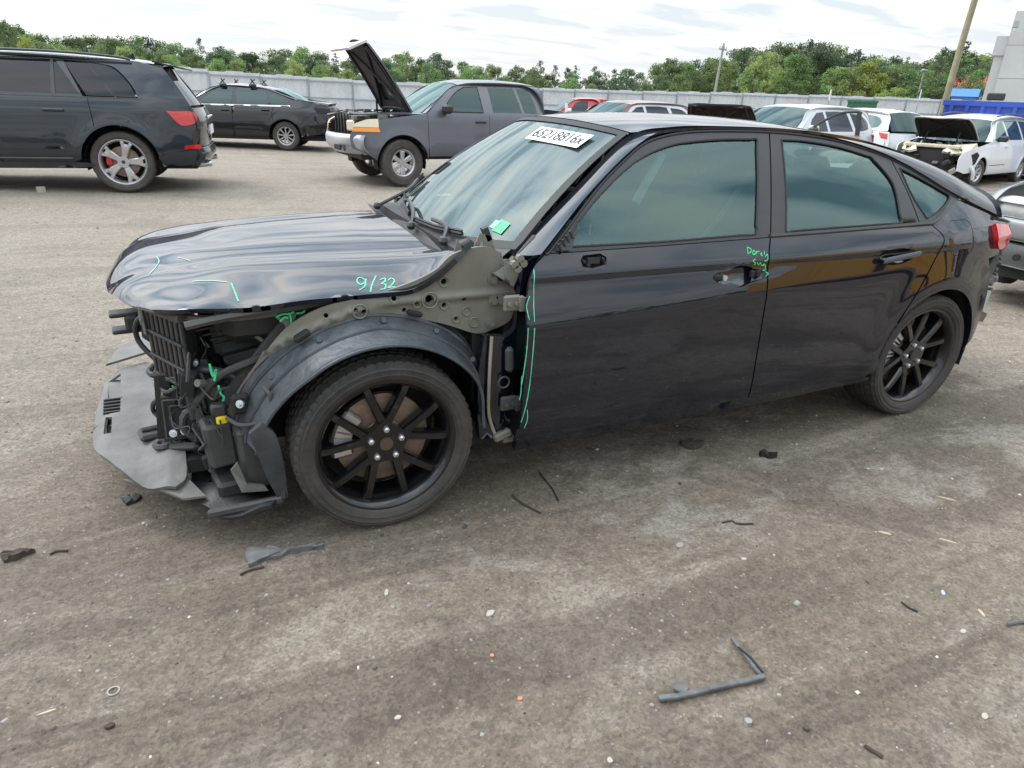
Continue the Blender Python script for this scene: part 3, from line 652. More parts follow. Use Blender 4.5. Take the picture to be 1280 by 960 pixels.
def skip(name, label, px0, px1, D, ty, col, n_ribs, rot):
    x0, y0 = bear(px0, D); x1, y1 = bear(px1, D); Lx = math.hypot(x1-x0, y1-y0); an = math.atan2(y1-y0, x1-x0)
    s_ = empty(name, ((x0+x1)/2, (y0+y1)/2, -.28), an); tag(s_, label, 'skip'); zt = zat((px0+px1)/2, ty, D)+.28
    m_ = M(name+'_paint', col, .45, var=.15, vscale=1.5, dust=.05); B = Bag()
    for sy in (-1, 1): B.box((0, sy*1.15, zt/2+.1), (Lx, .08, zt-.2))
    for sx in (-1, 1): B.box((sx*(Lx/2-.04), 0, zt/2+.1), (.08, 2.25, zt-.2))
    B.box((0, 0, .2), (Lx-.1, 2.2, .1)); B.build('body', m_, s_)
    for k in range(n_ribs):
        B = Bag(); B.box((-Lx/2+(k+.5)*Lx/n_ribs, 1.22, zt/2+.1), (.1, .08, zt-.35)); B.build('rib', m_, s_)
        B = Bag(); B.box((-Lx/2+(k+.5)*Lx/n_ribs, -1.22, zt/2+.1), (.1, .08, zt-.35)); B.build('rib', m_, s_)
    B = Bag()
    for sy in (-1, 1): B.box((0, sy*1.18, zt), (Lx+.1, .16, .14))
    B.build('top_rail', m_, s_); return s_, Lx, zt, m_
sk, Lx, zt, m_ = skip('blue_skip', 'long blue skip behind the white minivan', 1190, 1372, 27, 132, (.015, .06, .36), 9, 0)
WPT = M('white_lettering_paint', (.65, .67, .70), .6)
B = Bag(); sg = 1 if (np.array([math.cos(sk.rotation_euler[2]+math.pi/2), math.sin(sk.rotation_euler[2]+math.pi/2)])@(CAM_POS[:2]-np.array(sk.location)[:2])) > 0 else -1
B.box((-Lx/2+.65, sg*1.275, zt-.55), (.5, .02, .22)); B.box((-Lx/2+.55, sg*1.275, zt-.75), (.7, .02, .1)); B.build('white_decal', WPT, sk)
B = Bag(); B.box((-Lx/2+1.25, sg*1.1, zt+.2), (.45, .3, .2), bev=.03); tag(B.build('black_box', BLKPL), 'small black box on the rim of the blue skip', 'box').matrix_world = Matrix.Translation(sk.location)@Matrix.Rotation(sk.rotation_euler[2], 4, 'Z')
skip('green_skip', 'dark green skip behind the white hatchback', 1064, 1101, 58, 127, (.02, .13, .07), 3, 0)
# distant house beyond the wood at the right
x, y = bear(1212, 96); hs_ = empty('red_roofed_house', (x, y, -.25), .6); tag(hs_, 'small house with red roof glimpsed between the pole and the pale building', 'house')
hz = zat(1210, 112, 96)+.25; B = Bag(); B.box((0, 0, hz/2), (3, 4, hz)); B.build('wall', M('cream_wall', (.5, .46, .4), .8), hs_)
B = Bag(); B.prism([(-1.8, -2.2, hz), (1.8, -2.2, hz), (0, -2.2, hz+1.4)], (0, 4.4, 0)); B.build('roof', M('red_roof_tiles', (.38, .07, .05), .7), hs_)
x, y = bear(1209, 84); sh = empty('blue_shed', (x, y, -.25), .5); tag(sh, 'blue sheeted shed top showing above the fence left of the pale building', 'shed')
hz = zat(1208, 121, 84)+.25; B = Bag(); B.box((0, 0, hz/2), (2.0, 2, hz)); B.build('wall', M('shed_sheet', (.10, .22, .45), .6), sh)
B = Bag(); B.prism([(-1.2, -1.2, hz), (1.2, -1.2, hz), (.5, -1.2, hz+.7)], (0, 2.4, 0)); B.build('roof', M('blue_roof_sheet', (.05, .18, .5), .5), sh)
# ================================================================== WHEELS
def tyre_mesh(name, R_, Rr, w, seg=96, tread=True):
    """outer face at y = +w/2; profile from inner bead to outer bead"""
    h = w/2; s = R_-Rr
    pr = [(Rr-.004, -h*.80), (Rr+.25*s, -h*.98), (Rr+.55*s, -h), (R_-.2*s, -h*.93), (R_-.05*s, -h*.80), (R_-.006, -h*.66)]
    g = .008 if tread else 0
    for yc in (-.42, -.12, .18, .48):
        pr += [(R_, h*(yc-.08)), (R_-g, h*(yc-.06)), (R_-g, h*(yc+.03)), (R_, h*(yc+.05))]
    pr += [(R_-.006, h*.70), (R_-.05*s, h*.84), (R_-.17*s, h*.925), (R_-.20*s, h*.965), (R_-.26*s, h*.97), (R_-.28*s, h*.96), (Rr+.62*s, h*1.0), (Rr+.58*s, h*.985), (Rr+.40*s, h*.985), (Rr+.38*s, h*1.0), (Rr+.34*s, h*1.0), (Rr+.32*s, h*.98), (Rr+.25*s, h*.97), (Rr+.12*s, h*.93), (Rr+.10*s, h*.90), (Rr, h*.86), (Rr-.008, h*.80)]
    V, F = lathe(pr, seg); m_ = len(pr)
    if tread:
        nb_ = 5
        V = [list(v) for v in V]
        for k in range(seg):
            for i in range(3, 25):
                grp = (i-5)//4
                if (k+grp*2) % 4 == 0:
                    v = V[k*m_+i]; q = math.hypot(v[0], v[2]); f_ = (q-.0045)/q; v[0] *= f_; v[2] *= f_
    return V, F
def make_wheel(parent, loc, R_, Rr, w, style, n, rim_mat, side=1, steer=0, rub=None, seg=96, capc=None, caliper=None, lugs=5, rot0=90, disc=True):
    wh = empty('wheel', loc, steer+(0 if side > 0 else math.pi), parent)
    V, F = tyre_mesh('tyre', R_, Rr, w, seg*2 if seg > 100 else seg, seg > 60); mesh_obj('tyre', V, F, rub or RUB, wh, True, auto=35)
    h = w/2
    # barrel and lip
    pr = [(Rr-.004, -h*.82), (Rr+.006, -h*.80), (Rr-.014, -h*.70), (Rr-.03, -h*.3), (Rr-.030, h*.45), (Rr-.016, h*.72), (Rr-.005, h*.80), (Rr+.006, h*.83), (Rr+.007, h*.86), (Rr-.004, h*.875), (Rr-.010, h*.84), (Rr-.020, h*.74), (Rr-.034, h*.45), (Rr-.034, -h*.3)]
    V, F = lathe(pr, seg); mesh_obj('rim', V, F, rim_mat, wh, True, auto=50)
    rs_ = Rr-.012; zf = h*.70          # face of the spokes
    def spoke(pts_in, pts_out, w0, w1, th, dish, nm='spoke'):
        """bar from pts_in to pts_out in the wheel plane, chamfered"""
        a = np.array(pts_in, float); b_ = np.array(pts_out, float); d = (b_-a)/np.linalg.norm(b_-a); q = np.array([-d[1], d[0]]); V = []
        K = 6
        for k in range(K+1):
            u = k/K; c = a+(b_-a)*u; ww = (w0+(w1-w0)*u)/2; y0 = zf-dish*(1-u)**2-(.006 if u > .97 else 0)
            for (o_, dy) in ((-1.0, -th), (-1.0, -.010), (-.72, 0), (.72, 0), (1.0, -.010), (1.0, -th)):
                p = c+q*ww*o_; V.append((p[0], y0+dy, p[1]))
        F = [(k*6+i, k*6+i+1, (k+1)*6+i+1, (k+1)*6+i) for k in range(K) for i in range(5)]+[(5, 4, 3, 2, 1, 0), tuple(K*6+i for i in range(6))]
        Bs = Bag(); Bs.add(V, F); return Bs.build(nm, rim_mat, wh)
    P2 = lambda r_, a: (r_*math.cos(math.radians(a)), r_*math.sin(math.radians(a)))
    if style == 'vpair':
        for k in range(5):
            a = rot0+72*k
            for s in (-1, 1): spoke(P2(.066, a+s*4), P2(rs_, a+s*18), .034, .030, .042, .018)
        Bs = Bag(); pts = []
        for k in range(10): a = rot0+36*k; q = .098 if k % 2 == 0 else .070; pts.append((q*math.cos(math.radians(a)), zf-.012, q*math.sin(math.radians(a))))
        Bs.prism([p for p in pts], (0, -.04, 0)); Bs.build('hub', rim_mat, wh)
    elif style == 'star':
        for k in range(n):
            a = rot0+360/n*k
            for s in (-1, 1): spoke(P2(.045, a+s*24), P2(rs_, a+s*(7 if n < 8 else 4)), Rr*.26, Rr*(.18 if n < 8 else .09), .04, .01)
    elif style == 'blade':
        for k in range(n):
            a = rot0+360/n*k; spoke(P2(.03, a), P2(rs_*.86, a), Rr*.20, Rr*.40, .05, .02); 
            for s in (-1, 1): spoke(P2(rs_*.55, a+s*4), P2(rs_, a+s*12), Rr*.15, Rr*.18, .035, .005)
    elif style == 'multi':
        for k in range(n): a = rot0+360/n*k; spoke(P2(.04, a), P2(rs_, a), Rr*.15, Rr*.20, .03, .015)
    elif style == 'steel':
        for k in range(n): a = rot0+360/n*k; spoke(P2(.05, a), P2(rs_, a), Rr*.30, Rr*.42, .04, .01)
    if style != 'vpair':
        Bs = Bag(); Bs.cyl((0, zf-.05, 0), (0, zf-.006, 0), Rr*.26, 24, Rr*.25); Bs.build('hub', rim_mat, wh)
    Bs = Bag(); Bs.cyl((0, zf-.03, 0), (0, zf-.004, 0), .027, 20, .024); Bs.build('centre_cap', capc or rim_mat, wh)
    for k in range(lugs):
        a = math.radians(rot0+360/lugs*k); q = .057 if style == 'vpair' else Rr*.22; Bs = Bag(); Bs.cyl((q*math.cos(a), zf-.02, q*math.sin(a)), (q*math.cos(a), zf-.001, q*math.sin(a)), .011, 6); Bs.ball((q*math.cos(a), zf-.001, q*math.sin(a)), .009, 6, (1, .5, 1)); Bs.build('lug_nut', BOLT if style == 'vpair' else rim_mat, wh)
    if disc:
        V, F = lathe([(.06, zf-.045), (.075, zf-.05), (.078, zf-.062), (Rr*.66, zf-.064), (Rr*.68, zf-.066), (Rr*.68, zf-.088), (.07, zf-.088)], 48); mesh_obj('brake_disc', V, F, RUST, wh, True, auto=40)
        Bs = Bag(); ca = math.radians(18 if side > 0 else 162)
        for k in range(7):
            t0 = ca-.42+.14*k; Bs.box((Rr*.60*math.cos(t0), zf-.055, Rr*.60*math.sin(t0)), (.075, .05, .045), (0, -t0, 0), bev=.008)
        Bs.build('brake_caliper', caliper or ALU, wh)
        Bs = Bag(); Bs.cyl((0, -h*.7, 0), (0, -h*.6, 0), Rr-.03, 32); Bs.build('backing_plate', DARKV, wh)
    return wh
# ================================================================== GENERIC VEHICLE
class Vehicle:
    """x forward from the front axle, y left, z up from the ground"""
    def __init__(s, name, label, cat, wheel_px, wheel_local, ang, scale=1.0, group=None, loc=None):
        a = math.radians(ang); s.ang = a
        if loc is None:
            P = gpt(*wheel_px); lx, ly = wheel_local; loc = (P[0]-(lx*math.cos(a)-ly*math.sin(a)), P[1]-(lx*math.sin(a)+ly*math.cos(a)), P[2])
        s.root = empty(name, loc, a); tag(s.root, label, cat, group)
    def Ydef(s, A, kinks, fr, rr, flares=(), bottom=(.35, .35), pw=2.4):
        def Y(x, z):
            y = A
            for z0, ds, w in kinks: y -= float(sp_(z-z0, w))*ds
            y -= float(sp_(bottom[0]-z, .02))*bottom[1]
            if x > fr[0]: y -= fr[2]*((x-fr[0])/(fr[1]-fr[0]))**pw
            if x < rr[0]: y -= rr[2]*((rr[0]-x)/(rr[0]-rr[1]))**pw
            for cx_, cz_, r_, am in flares:
                q = (math.hypot(x-cx_, z-cz_)-r_)/.10; y += am*math.exp(-q*q)
            return y
        s.Y = Y; return s
    def sf(s): return lambda x, z: (x, s.Y(x, z), z)
    def side(s, name, outline, mat, holes=(), step=(.08, .07), thick=.02, off=0, both=True, rows=(), label=None):
        o = fill(name, outline, s.sf(), mat, s.root, holes, step, rows, -1, thick, off)
        if label: o['label'] = label
        if both: mirror(o)
        return o
    def top(s, name, outline, fn, mat, step=(.09, .09), thick=.02, off=0, holes=()):
        return fill(name, outline, lambda x, y: (x, y, fn(x, y)), mat, s.root, holes, step, (), 1, thick, off)
    def rail(s, low, up, mat, name='roof_rail', both=True):
        lo = curve_at([(x, s.Y(x, z), z) for x, z in low]); u_ = curve_at(up)
        def f(t, v):
            a = lo(t); b = u_(t); c = np.array([(a[0]+b[0])/2, a[1]-.1*(a[1]-b[1]), b[2]-.1*(b[2]-a[2])]); return (1-v)**2*a+2*v*(1-v)*c+v*v*b
        o = patch(name, f, 40, 6, mat, s.root, -1, .01)
        if both: mirror(o)
        return o
    def screen(s, name, bot, top, mat, bulge=.03, off=0, flip=1, ns=16, rng=((0, 1), (0, 1)), thick=0):
        """bot, top: (x centre, x corner, z centre, z corner, half width)"""
        def c(p, v): return np.array([p[0]+(p[1]-p[0])*v*v, p[4]*v, p[2]+(p[3]-p[2])*v*v])
        def f(u, v):
            w = 2*u-1; a = c(bot, w); b = c(top, w); q = a+(b-a)*v; q[2] += bulge*4*v*(1-v); return q
        s.last = f
        return patch(name, f, ns, 8, mat, s.root, flip, thick, off, rng)
    def fascia(s, name, rows, mat, p=3.2, sign=1, nsy=24, both=True, off=0, rng=(-1, 1)):
        """rows: (z, x centre, half width, sweep back at the corners)"""
        c = curve_at(rows)
        def f(u, v):
            z, xc, hw, sw = c(v); return (xc-sign*sw*abs(u)**p, hw*u, z)
        o = patch(name, f, nsy, 16, mat, s.root, 1, .01, off, (rng, (0, 1))); s.ff = f
        return o
    def wells(s, xs, R_, yin, yout, mat=DARKV):
        for x0 in xs:
            V = []; F = []; K = 14
            for k in range(K+1):
                a = math.pi*(-.08+1.16*k/K)
                for y_ in (yin, yout): V.append((x0+R_*math.cos(a), y_, R_*.98*math.sin(a)+s.wz))
            F = [(2*k, 2*k+1, 2*k+3, 2*k+2) for k in range(K)]; b = len(V); V.append((x0, yin, s.wz)); F += [(2*k, 2*k+2, b) for k in range(K)]
            o = mesh_obj('wheel_arch_liner', V, F, mat, s.root, False); mirror(o)
    def floor(s, x0, x1, hw, z0, z1):
        B = Bag(); B.box(((x0+x1)/2, 0, (z0+z1)/2), (abs(x1-x0), hw*2, z1-z0)); B.build('underbody', DARKV, s.root)
    def seats(s, xs, z, hw=.5, mat=SEAT, rec=.35):
        for x0 in xs:
            for sy in (-1, 1):
                B = Bag(); B.box((x0, sy*hw*.75, z), (.5, .5, .16), bev=.05); B.box((x0-.32, sy*hw*.75, z+.35), (.14, .48, .62), (0, -.25, 0), bev=.05); B.box((x0-.42, sy*hw*.75, z+.76), (.1, .26, .18), (0, -.2, 0), bev=.04); B.build('seat', mat, s.root)
    def handle(s, x, z, mat, l=.20):
        B = Bag(); y = s.Y(x, z); B.box((x, y+.022, z), (l, .02, .032), bev=.008); B.box((x-l*.4, y+.008, z), (.03, .03, .026)); B.box((x+l*.4, y+.008, z), (.03, .03, .026)); o = B.build('door_handle', mat, s.root); mirror(o)
    def mirrorbox(s, x, z, mat, sz=(.14, .22, .15)):
        B = Bag(); y = s.Y(x, z-.02); B.box((x, y+.14, z), sz, bev=.04); B.box((x, y+.03, z-.06), (.07, .10, .04)); o = B.build('door_mirror', mat, s.root); mirror(o)
def arc(cx_, cz_, r_, a0, a1, n=12): return [(cx_+r_*math.cos(math.radians(a0+(a1-a0)*k/n)), cz_+r_*math.sin(math.radians(a0+(a1-a0)*k/n))) for k in range(n+1)]
def seal(v, outline, w=.012, mat=TRIM, name='window_seal'):
    """thin trim loop round a window"""
    P = densify(outline, .05); B = Bag(); pts = [(x, v.Y(x, z)+.001, z) for x, z in P]; B.tube(pts+[pts[0]], w*.5, 5, False); o = B.build(name, mat, v.root); mirror(o)
# ------------------------------------------------------------------ dark grey wagon / SUV at the left
P_Q = M('dark_blue_grey_paint', (.010, .015, .022), .35, 0, 1, .2, dust=.012, cior=1.5)
Q = Vehicle('large_suv', 'large dark blue grey SUV with silver wheels and red tail lamps at the far left', 'SUV', (161, 240), (-2.994, .93), -6); Q.wz = .395
Q.Ydef(1.0, [(.62, .07, .03), (.84, .02, .02), (1.06, .25, .02), (1.19, .10, .01), (1.22, .12, .02), (1.5, .12, .05)], (.1, 1.0, .25), (-3.2, -4.02, .16), [(-2.994, .395, .47, .022)], (.5, .30), 2.2)
ra = (-2.994, .395)
Q.side('front_door', poly([(-.50, .40), (-.50, 1.0), (-.48, 1.20)], [(-.48, 1.20), (-1.555, 1.20)], [(-1.555, 1.20), (-1.60, .40)]), P_Q)
Q.side('rear_door', poly([(-1.563, 1.20), (-1.61, .40)], [(-1.61, .40), (-2.43, .40)], arc(*ra, .49, 4, 58, 6), [(-2.735, .81), (-2.72, 1.03), (-2.70, 1.20)]), P_Q)
Q.side('rear_quarter', poly([(-2.708, 1.20), (-2.728, 1.03), (-2.743, .815)], arc(*ra, .49, 59.5, 168, 12), [(-3.48, .50), (-3.93, .58)], [(-3.93, .58), (-4.02, .90), (-3.93, 1.12)], [(-3.93, 1.12), (-3.78, 1.38), (-3.62, 1.60)], [(-3.62, 1.60), (-3.3, 1.655), (-2.9, 1.68), (-2.44, 1.695)], [(-2.44, 1.695), (-2.455, 1.64)], [(-2.455, 1.64), (-2.9, 1.61), (-3.08, 1.55), (-3.25, 1.35), (-3.30, 1.21)], [(-3.30, 1.21), (-2.69, 1.205)]), P_Q)
Q.side('door_frame', poly([(-.48, 1.205), (-.75, 1.42), (-1.1, 1.62)], [(-1.1, 1.62), (-1.6, 1.69), (-2.1, 1.70), (-2.43, 1.695)], [(-2.43, 1.695), (-2.66, 1.205)]), P_Q, holes=[poly([(-.72, 1.24), (-.9, 1.44), (-1.14, 1.585)], [(-1.14, 1.585), (-1.5, 1.635)], [(-1.5, 1.635), (-1.52, 1.24)]), poly([(-1.60, 1.24), (-1.585, 1.64)], [(-1.585, 1.64), (-2.0, 1.655), (-2.37, 1.635)], [(-2.37, 1.635), (-2.62, 1.24)])])
Q.side('front_window', poly([(-.70, 1.225), (-.9, 1.45), (-1.14, 1.60)], [(-1.14, 1.60), (-1.52, 1.65)], [(-1.52, 1.65), (-1.54, 1.225)]), GLASS_PRIV, thick=0, off=-.008)
Q.side('rear_window', poly([(-1.585, 1.225), (-1.575, 1.655)], [(-1.575, 1.655), (-2.0, 1.67), (-2.38, 1.65)], [(-2.38, 1.65), (-2.645, 1.225)]), GLASS_PRIV, thick=0, off=-.008)
Q.side('quarter_window', poly([(-2.70, 1.225), (-2.46, 1.63)], [(-2.46, 1.63), (-2.85, 1.61), (-3.05, 1.55), (-3.22, 1.36), (-3.28, 1.22)]), GLASS_PRIV, thick=0, off=-.004)
Q.side('divider_bar', [(-2.30, 1.22), (-2.35, 1.22), (-2.345, 1.64), (-2.31, 1.645)], TRIM, thick=0, off=.001)
Q.side('belt_trim', [(-.5, 1.198), (-3.32, 1.198), (-3.32, 1.209), (-.5, 1.209)], TRIM, thick=.006, off=.004)
Q.side('front_wing', poly([(-.49, 1.20), (-.49, .40)], arc(0, .395, .48, 180, 10, 10), [(.50, .45), (.85, .5)], [(.85, .5), (.92, .9), (.7, 1.02), (-.1, 1.16), (-.49, 1.20)]), P_Q)
Q.side('sill', poly([(-.45, .33), (-2.44, .33), (-2.42, .395), (-.45, .395)]), TRIM, off=.012)
Q.side('sill_trim', [(-.5, .445), (-2.42, .445), (-2.42, .458), (-.5, .458)], M('dull_silver_trim', (.25, .26, .27), .3, .8), thick=.01, off=.012)
Q.side('door_moulding', [(-.6, .57), (-2.35, .565), (-2.38, .61), (-.6, .62)], P_Q, thick=.015, off=.012)
Q.side('wheel_arch_trim', poly(arc(*ra, .475, 5, 175, 14), arc(*ra, .515, 175, 5, 14)), P_Q, thick=.02, off=.014)
Q.side('tail_lamp', poly([(-3.62, 1.06), (-3.95, 1.05), (-3.97, .93), (-3.85, .88), (-3.75, .90), (-3.62, 1.06)]), REDL, thick=.02, off=.012)
Q.side('reflector', [(-3.78, .57), (-3.99, .58), (-3.99, .635), (-3.79, .62)], REDL, thick=.01, off=.008)
Q.side('bumper_side', poly([(-3.48, .39), (-3.485, .49), (-3.95, .575)], [(-3.95, .575), (-4.03, .45), (-3.94, .36)], [(-3.94, .36), (-3.48, .34)]), P_Q, off=-.002)
rz = lambda x, y: float(np.interp(x, [-4, -3.6, -3.3, -2.9, -2.2, -1.6, -1.1, -.9], [1.60, 1.665, 1.70, 1.725, 1.745, 1.74, 1.69, 1.63]))-.05*(abs(y)/.65)**2
Q.top('roof', poly([(-1.0, -.62), (-.93, 0), (-1.0, .62)], [(-1.0, .62), (-2.4, .66), (-3.62, .62)], [(-3.62, .62), (-3.68, 0), (-3.62, -.62)], [(-3.62, -.62), (-2.4, -.66), (-1.0, -.62)]), rz, P_Q)
Q.rail([(-.46, 1.215), (-.75, 1.43), (-1.1, 1.63), (-1.6, 1.70), (-2.2, 1.71), (-2.8, 1.69), (-3.3, 1.66), (-3.64, 1.60)], [(-.40, .76, 1.20), (-.68, .70, 1.43), (-1.0, .62, rz(-1, .62)), (-1.6, .645, rz(-1.6, .645)), (-2.2, .65, rz(-2.2, .65)), (-2.8, .645, rz(-2.8, .645)), (-3.3, .63, rz(-3.3, .63)), (-3.62, .62, rz(-3.62, .62))], P_Q)
B = Bag(); B.tube([(-1.2, .70, 1.69), (-1.35, .70, 1.72), (-2.3, .70, 1.735), (-3.0, .69, 1.71), (-3.25, .68, 1.68)], .016, 8); o = B.build('roof_bar', TRIM, Q.root); mirror(o)
Q.screen('windscreen', (-.25, -.42, 1.12, 1.18, .76), (-.93, -1.0, 1.64, 1.60, .62), GLASS_BG)
Q.screen('rear_window_glass', (-3.98, -3.90, 1.13, 1.13, .72), (-3.66, -3.62, 1.60, 1.57, .60), GLASS_PRIV, flip=-1, bulge=0)
B = Bag(); B.prism([(-3.50, -.62, 1.66), (-3.88, -.60, 1.585), (-3.88, .60, 1.585), (-3.50, .62, 1.66)], (0, 0, .02)); B.build('roof_spoiler', P_Q, Q.root)
Q.fascia('tailgate', [(.60, -4.05, .84, -.10), (.9, -4.09, .86, -.12), (1.12, -4.02, .84, -.12)], P_Q, sign=1); B = Bag(); B.box((-4.09, 0, .80), (.02, .52, .12)); B.box((-4.09, 0, .98), (.02, .7, .02)); B.build('number_plate', WHITEPL, Q.root)
Q.fascia('rear_bumper', [(.34, -3.98, .84, -.14), (.45, -4.10, .88, -.16), (.60, -4.07, .88, -.14)], P_Q)
B = Bag(); B.cyl((-3.9, .55, .34), (-4.08, .55, .36), .045, 12); o = B.build('exhaust_tip', CHROME, Q.root); mirror(o)
Q.top('bonnet', poly([(-.4, -.75), (-.2, 0), (-.4, .75)], [(-.4, .75), (.5, .75), (.85, .6)], [(.85, .6), (.98, 0), (.85, -.6)], [(.85, -.6), (.5, -.75), (-.4, -.75)]), lambda x, y: 1.15-.10*max(0, x+.3)**1.5-.04*(abs(y)/.75)**3, P_Q)
Q.fascia('front_bumper', [(.35, .90, .82, .2), (.7, 1.0, .86, .22), (1.0, .93, .78, .2)], P_Q)
Q.floor(.8, -3.9, .80, .30, .42); Q.wells((0, -2.994), .455, .62, .93); Q.handle(-2.30, 1.04, TRIM, .24); Q.handle(-1.35, 1.02, TRIM, .24); Q.mirrorbox(-.62, 1.26, TRIM)
B = Bag(); B.ball((-1.62, .93, 1.30), .06, 8); Q.seats((-1.3, -2.2), .62, .6)
B = Bag(); B.prism([(-3.05, -.01, 1.70), (-3.22, -.01, 1.70), (-3.20, -.01, 1.78)], (0, .02, 0)); B.build('aerial_fin', P_Q, Q.root)
for x0 in (0, -2.994):
    for sd_ in (1, -1): make_wheel(Q.root, (x0, sd_*.83, .395), .395, .292, .28, 'blade', 5, SILVER_RIM, sd_, 0, RUB, 64, TRIM, M('red_caliper', (.5, .02, .02), .4) if x0+sd_ == 1 else bpy.data.materials.get('red_caliper'), rot0=90+16)
# ------------------------------------------------------------------ black saloon behind it
P_S = M('black_saloon_paint', (.006, .007, .009), .35, 0, 1, .2, dust=.012, cior=1.5)
S = Vehicle('black_sedan', 'black sedan with roof rack feet and silver wheel behind the large SUV', 'sedan', (364, 188), (-2.795, .89), -18); S.wz = .325
S.Ydef(.925, [(.60, .14, .02), (.845, -.10, .006), (.86, .42, .01), (.98, .15, .03), (1.2, .12, .05)], (-.1, .9, .22), (-3.0, -3.92, .17), [(-2.795, .325, .38, .015)], (.35, .35))
ra = (-2.795, .325)
S.side('front_door', poly([(-.45, .30), (-.50, .60), (-.55, .95)], [(-.55, .95), (-1.55, .97)], [(-1.55, .97), (-1.58, .30)]), P_S)
S.side('rear_door', poly([(-1.558, .97), (-1.588, .30)], [(-1.588, .30), (-2.38, .30)], arc(*ra, .39, 2, 50, 5), [(-2.54, .63), (-2.50, .8), (-2.55, .98)]), P_S)
S.side('rear_quarter', poly([(-2.56, .98), (-2.51, .8), (-2.55, .625)], arc(*ra, .385, 52, 176, 12), [(-3.19, .32), (-3.88, .42)], [(-3.88, .42), (-3.93, .75), (-3.85, 1.02)], [(-3.85, 1.02), (-3.5, 1.09), (-3.15, 1.16)], [(-3.15, 1.16), (-2.56, .985)]), P_S)
S.side('window_frame', poly([(-.55, .955), (-.9, 1.20), (-1.3, 1.37)], [(-1.3, 1.37), (-1.8, 1.40), (-2.4, 1.33), (-3.12, 1.10)], [(-3.12, 1.10), (-2.56, .985), (-.55, .955)]), TRIM)
for nm, o_ in (('front_window', poly([(-.78, 1.0), (-.98, 1.17), (-1.28, 1.32)], [(-1.28, 1.32), (-1.55, 1.35), (-1.55, 1.0)])), ('rear_window', poly([(-1.68, 1.0), (-1.68, 1.355), (-2.05, 1.345), (-2.35, 1.27), (-2.42, 1.01)])), ('quarter_window', poly([(-2.50, 1.02), (-2.45, 1.25), (-2.95, 1.09)]))): S.side(nm, o_, GLASS_BG, thick=0, off=.003)
S.side('belt_trim', [(-.55, .955), (-2.95, .985), (-2.95, 1.008), (-.55, .978)], CHROME, thick=.006, off=.006)
rz = lambda x, y: float(np.interp(x, [-3.2, -2.8, -2.4, -2.0, -1.6, -1.2], [1.22, 1.32, 1.40, 1.45, 1.465, 1.43]))-.05*(abs(y)/.6)**2
S.top('roof', poly([(-1.2, -.56), (-1.12, 0), (-1.2, .56)], [(-1.2, .56), (-2.0, .6), (-2.55, .56)], [(-2.55, .56), (-2.65, 0), (-2.55, -.56)], [(-2.55, -.56), (-2, -.6), (-1.2, -.56)]), rz, P_S)
S.rail([(-.50, .96), (-.9, 1.21), (-1.3, 1.38), (-1.8, 1.41), (-2.4, 1.34), (-2.8, 1.22), (-3.15, 1.12)], [(-.42, .74, .95), (-.78, .66, 1.2), (-1.2, .56, rz(-1.2, .56)), (-1.8, .58, rz(-1.8, .58)), (-2.4, .56, rz(-2.4, .56)), (-2.75, .58, 1.26), (-3.12, .62, 1.14)], P_S)
S.screen('windscreen', (-.22, -.45, .93, .95, .74), (-1.12, -1.2, 1.44, 1.38, .56), GLASS_BG); S.screen('rear_windscreen', (-3.25, -3.15, 1.12, 1.12, .62), (-2.65, -2.55, 1.40, 1.35, .56), GLASS_BG, flip=-1)
S.top('boot_lid', poly([(-3.15, -.62), (-3.25, 0), (-3.15, .62)], [(-3.15, .62), (-3.6, .66), (-3.84, .6)], [(-3.84, .6), (-3.97, 0), (-3.84, -.6)], [(-3.84, -.6), (-3.6, -.66), (-3.15, -.62)]), lambda x, y: 1.13-.06*(-3.15-x)-.03*(abs(y)/.6)**3, P_S)
S.rail([(-3.12, 1.12), (-3.5, 1.09), (-3.86, 1.02)], [(-3.14, .61, 1.125), (-3.5, .65, 1.10), (-3.84, .6, 1.06)], P_S, 'boot_shoulder')
S.fascia('rear_bumper', [(.30, -3.88, .78, -.18), (.45, -4.0, .80, -.2), (.7, -3.98, .80, -.18), (1.05, -3.94, .66, -.12)], P_S); S.side('tail_lamp', poly([(-3.50, .98), (-3.88, .96), (-3.92, .84), (-3.6, .86)]), DARKV, off=.006, label='empty dark tail lamp opening')
S.top('bonnet', poly([(-.42, -.74), (-.2, 0), (-.42, .74)], [(-.42, .74), (.4, .72), (.7, .55)], [(.7, .55), (.85, 0), (.7, -.55)], [(.7, -.55), (.4, -.72), (-.42, -.74)]), lambda x, y: .95-.13*max(0, x+.2)**1.5-.05*(abs(y)/.7)**3, P_S)
S.side('front_wing', poly([(-.44, .30)], arc(0, .325, .385, 180, 8, 10), [(.39, .36), (.75, .4), (.7, .75), (-.1, .90), (-.54, .95)], [(-.54, .95), (-.49, .6), (-.44, .3)]), P_S); S.fascia('front_bumper', [(.25, .85, .76, .25), (.5, .95, .8, .28), (.75, .85, .7, .25)], P_S)
S.floor(.7, -3.85, .72, .22, .34); S.wells((0, -2.795), .375, .58, .84); S.handle(-1.40, .87, P_S); S.handle(-2.36, .895, P_S); S.mirrorbox(-.72, 1.03, P_S); S.seats((-1.2, -2.1), .5, .5)
S.side('sill', [(-.4, .235), (-2.4, .235), (-2.4, .295), (-.4, .295)], P_S, off=.006)
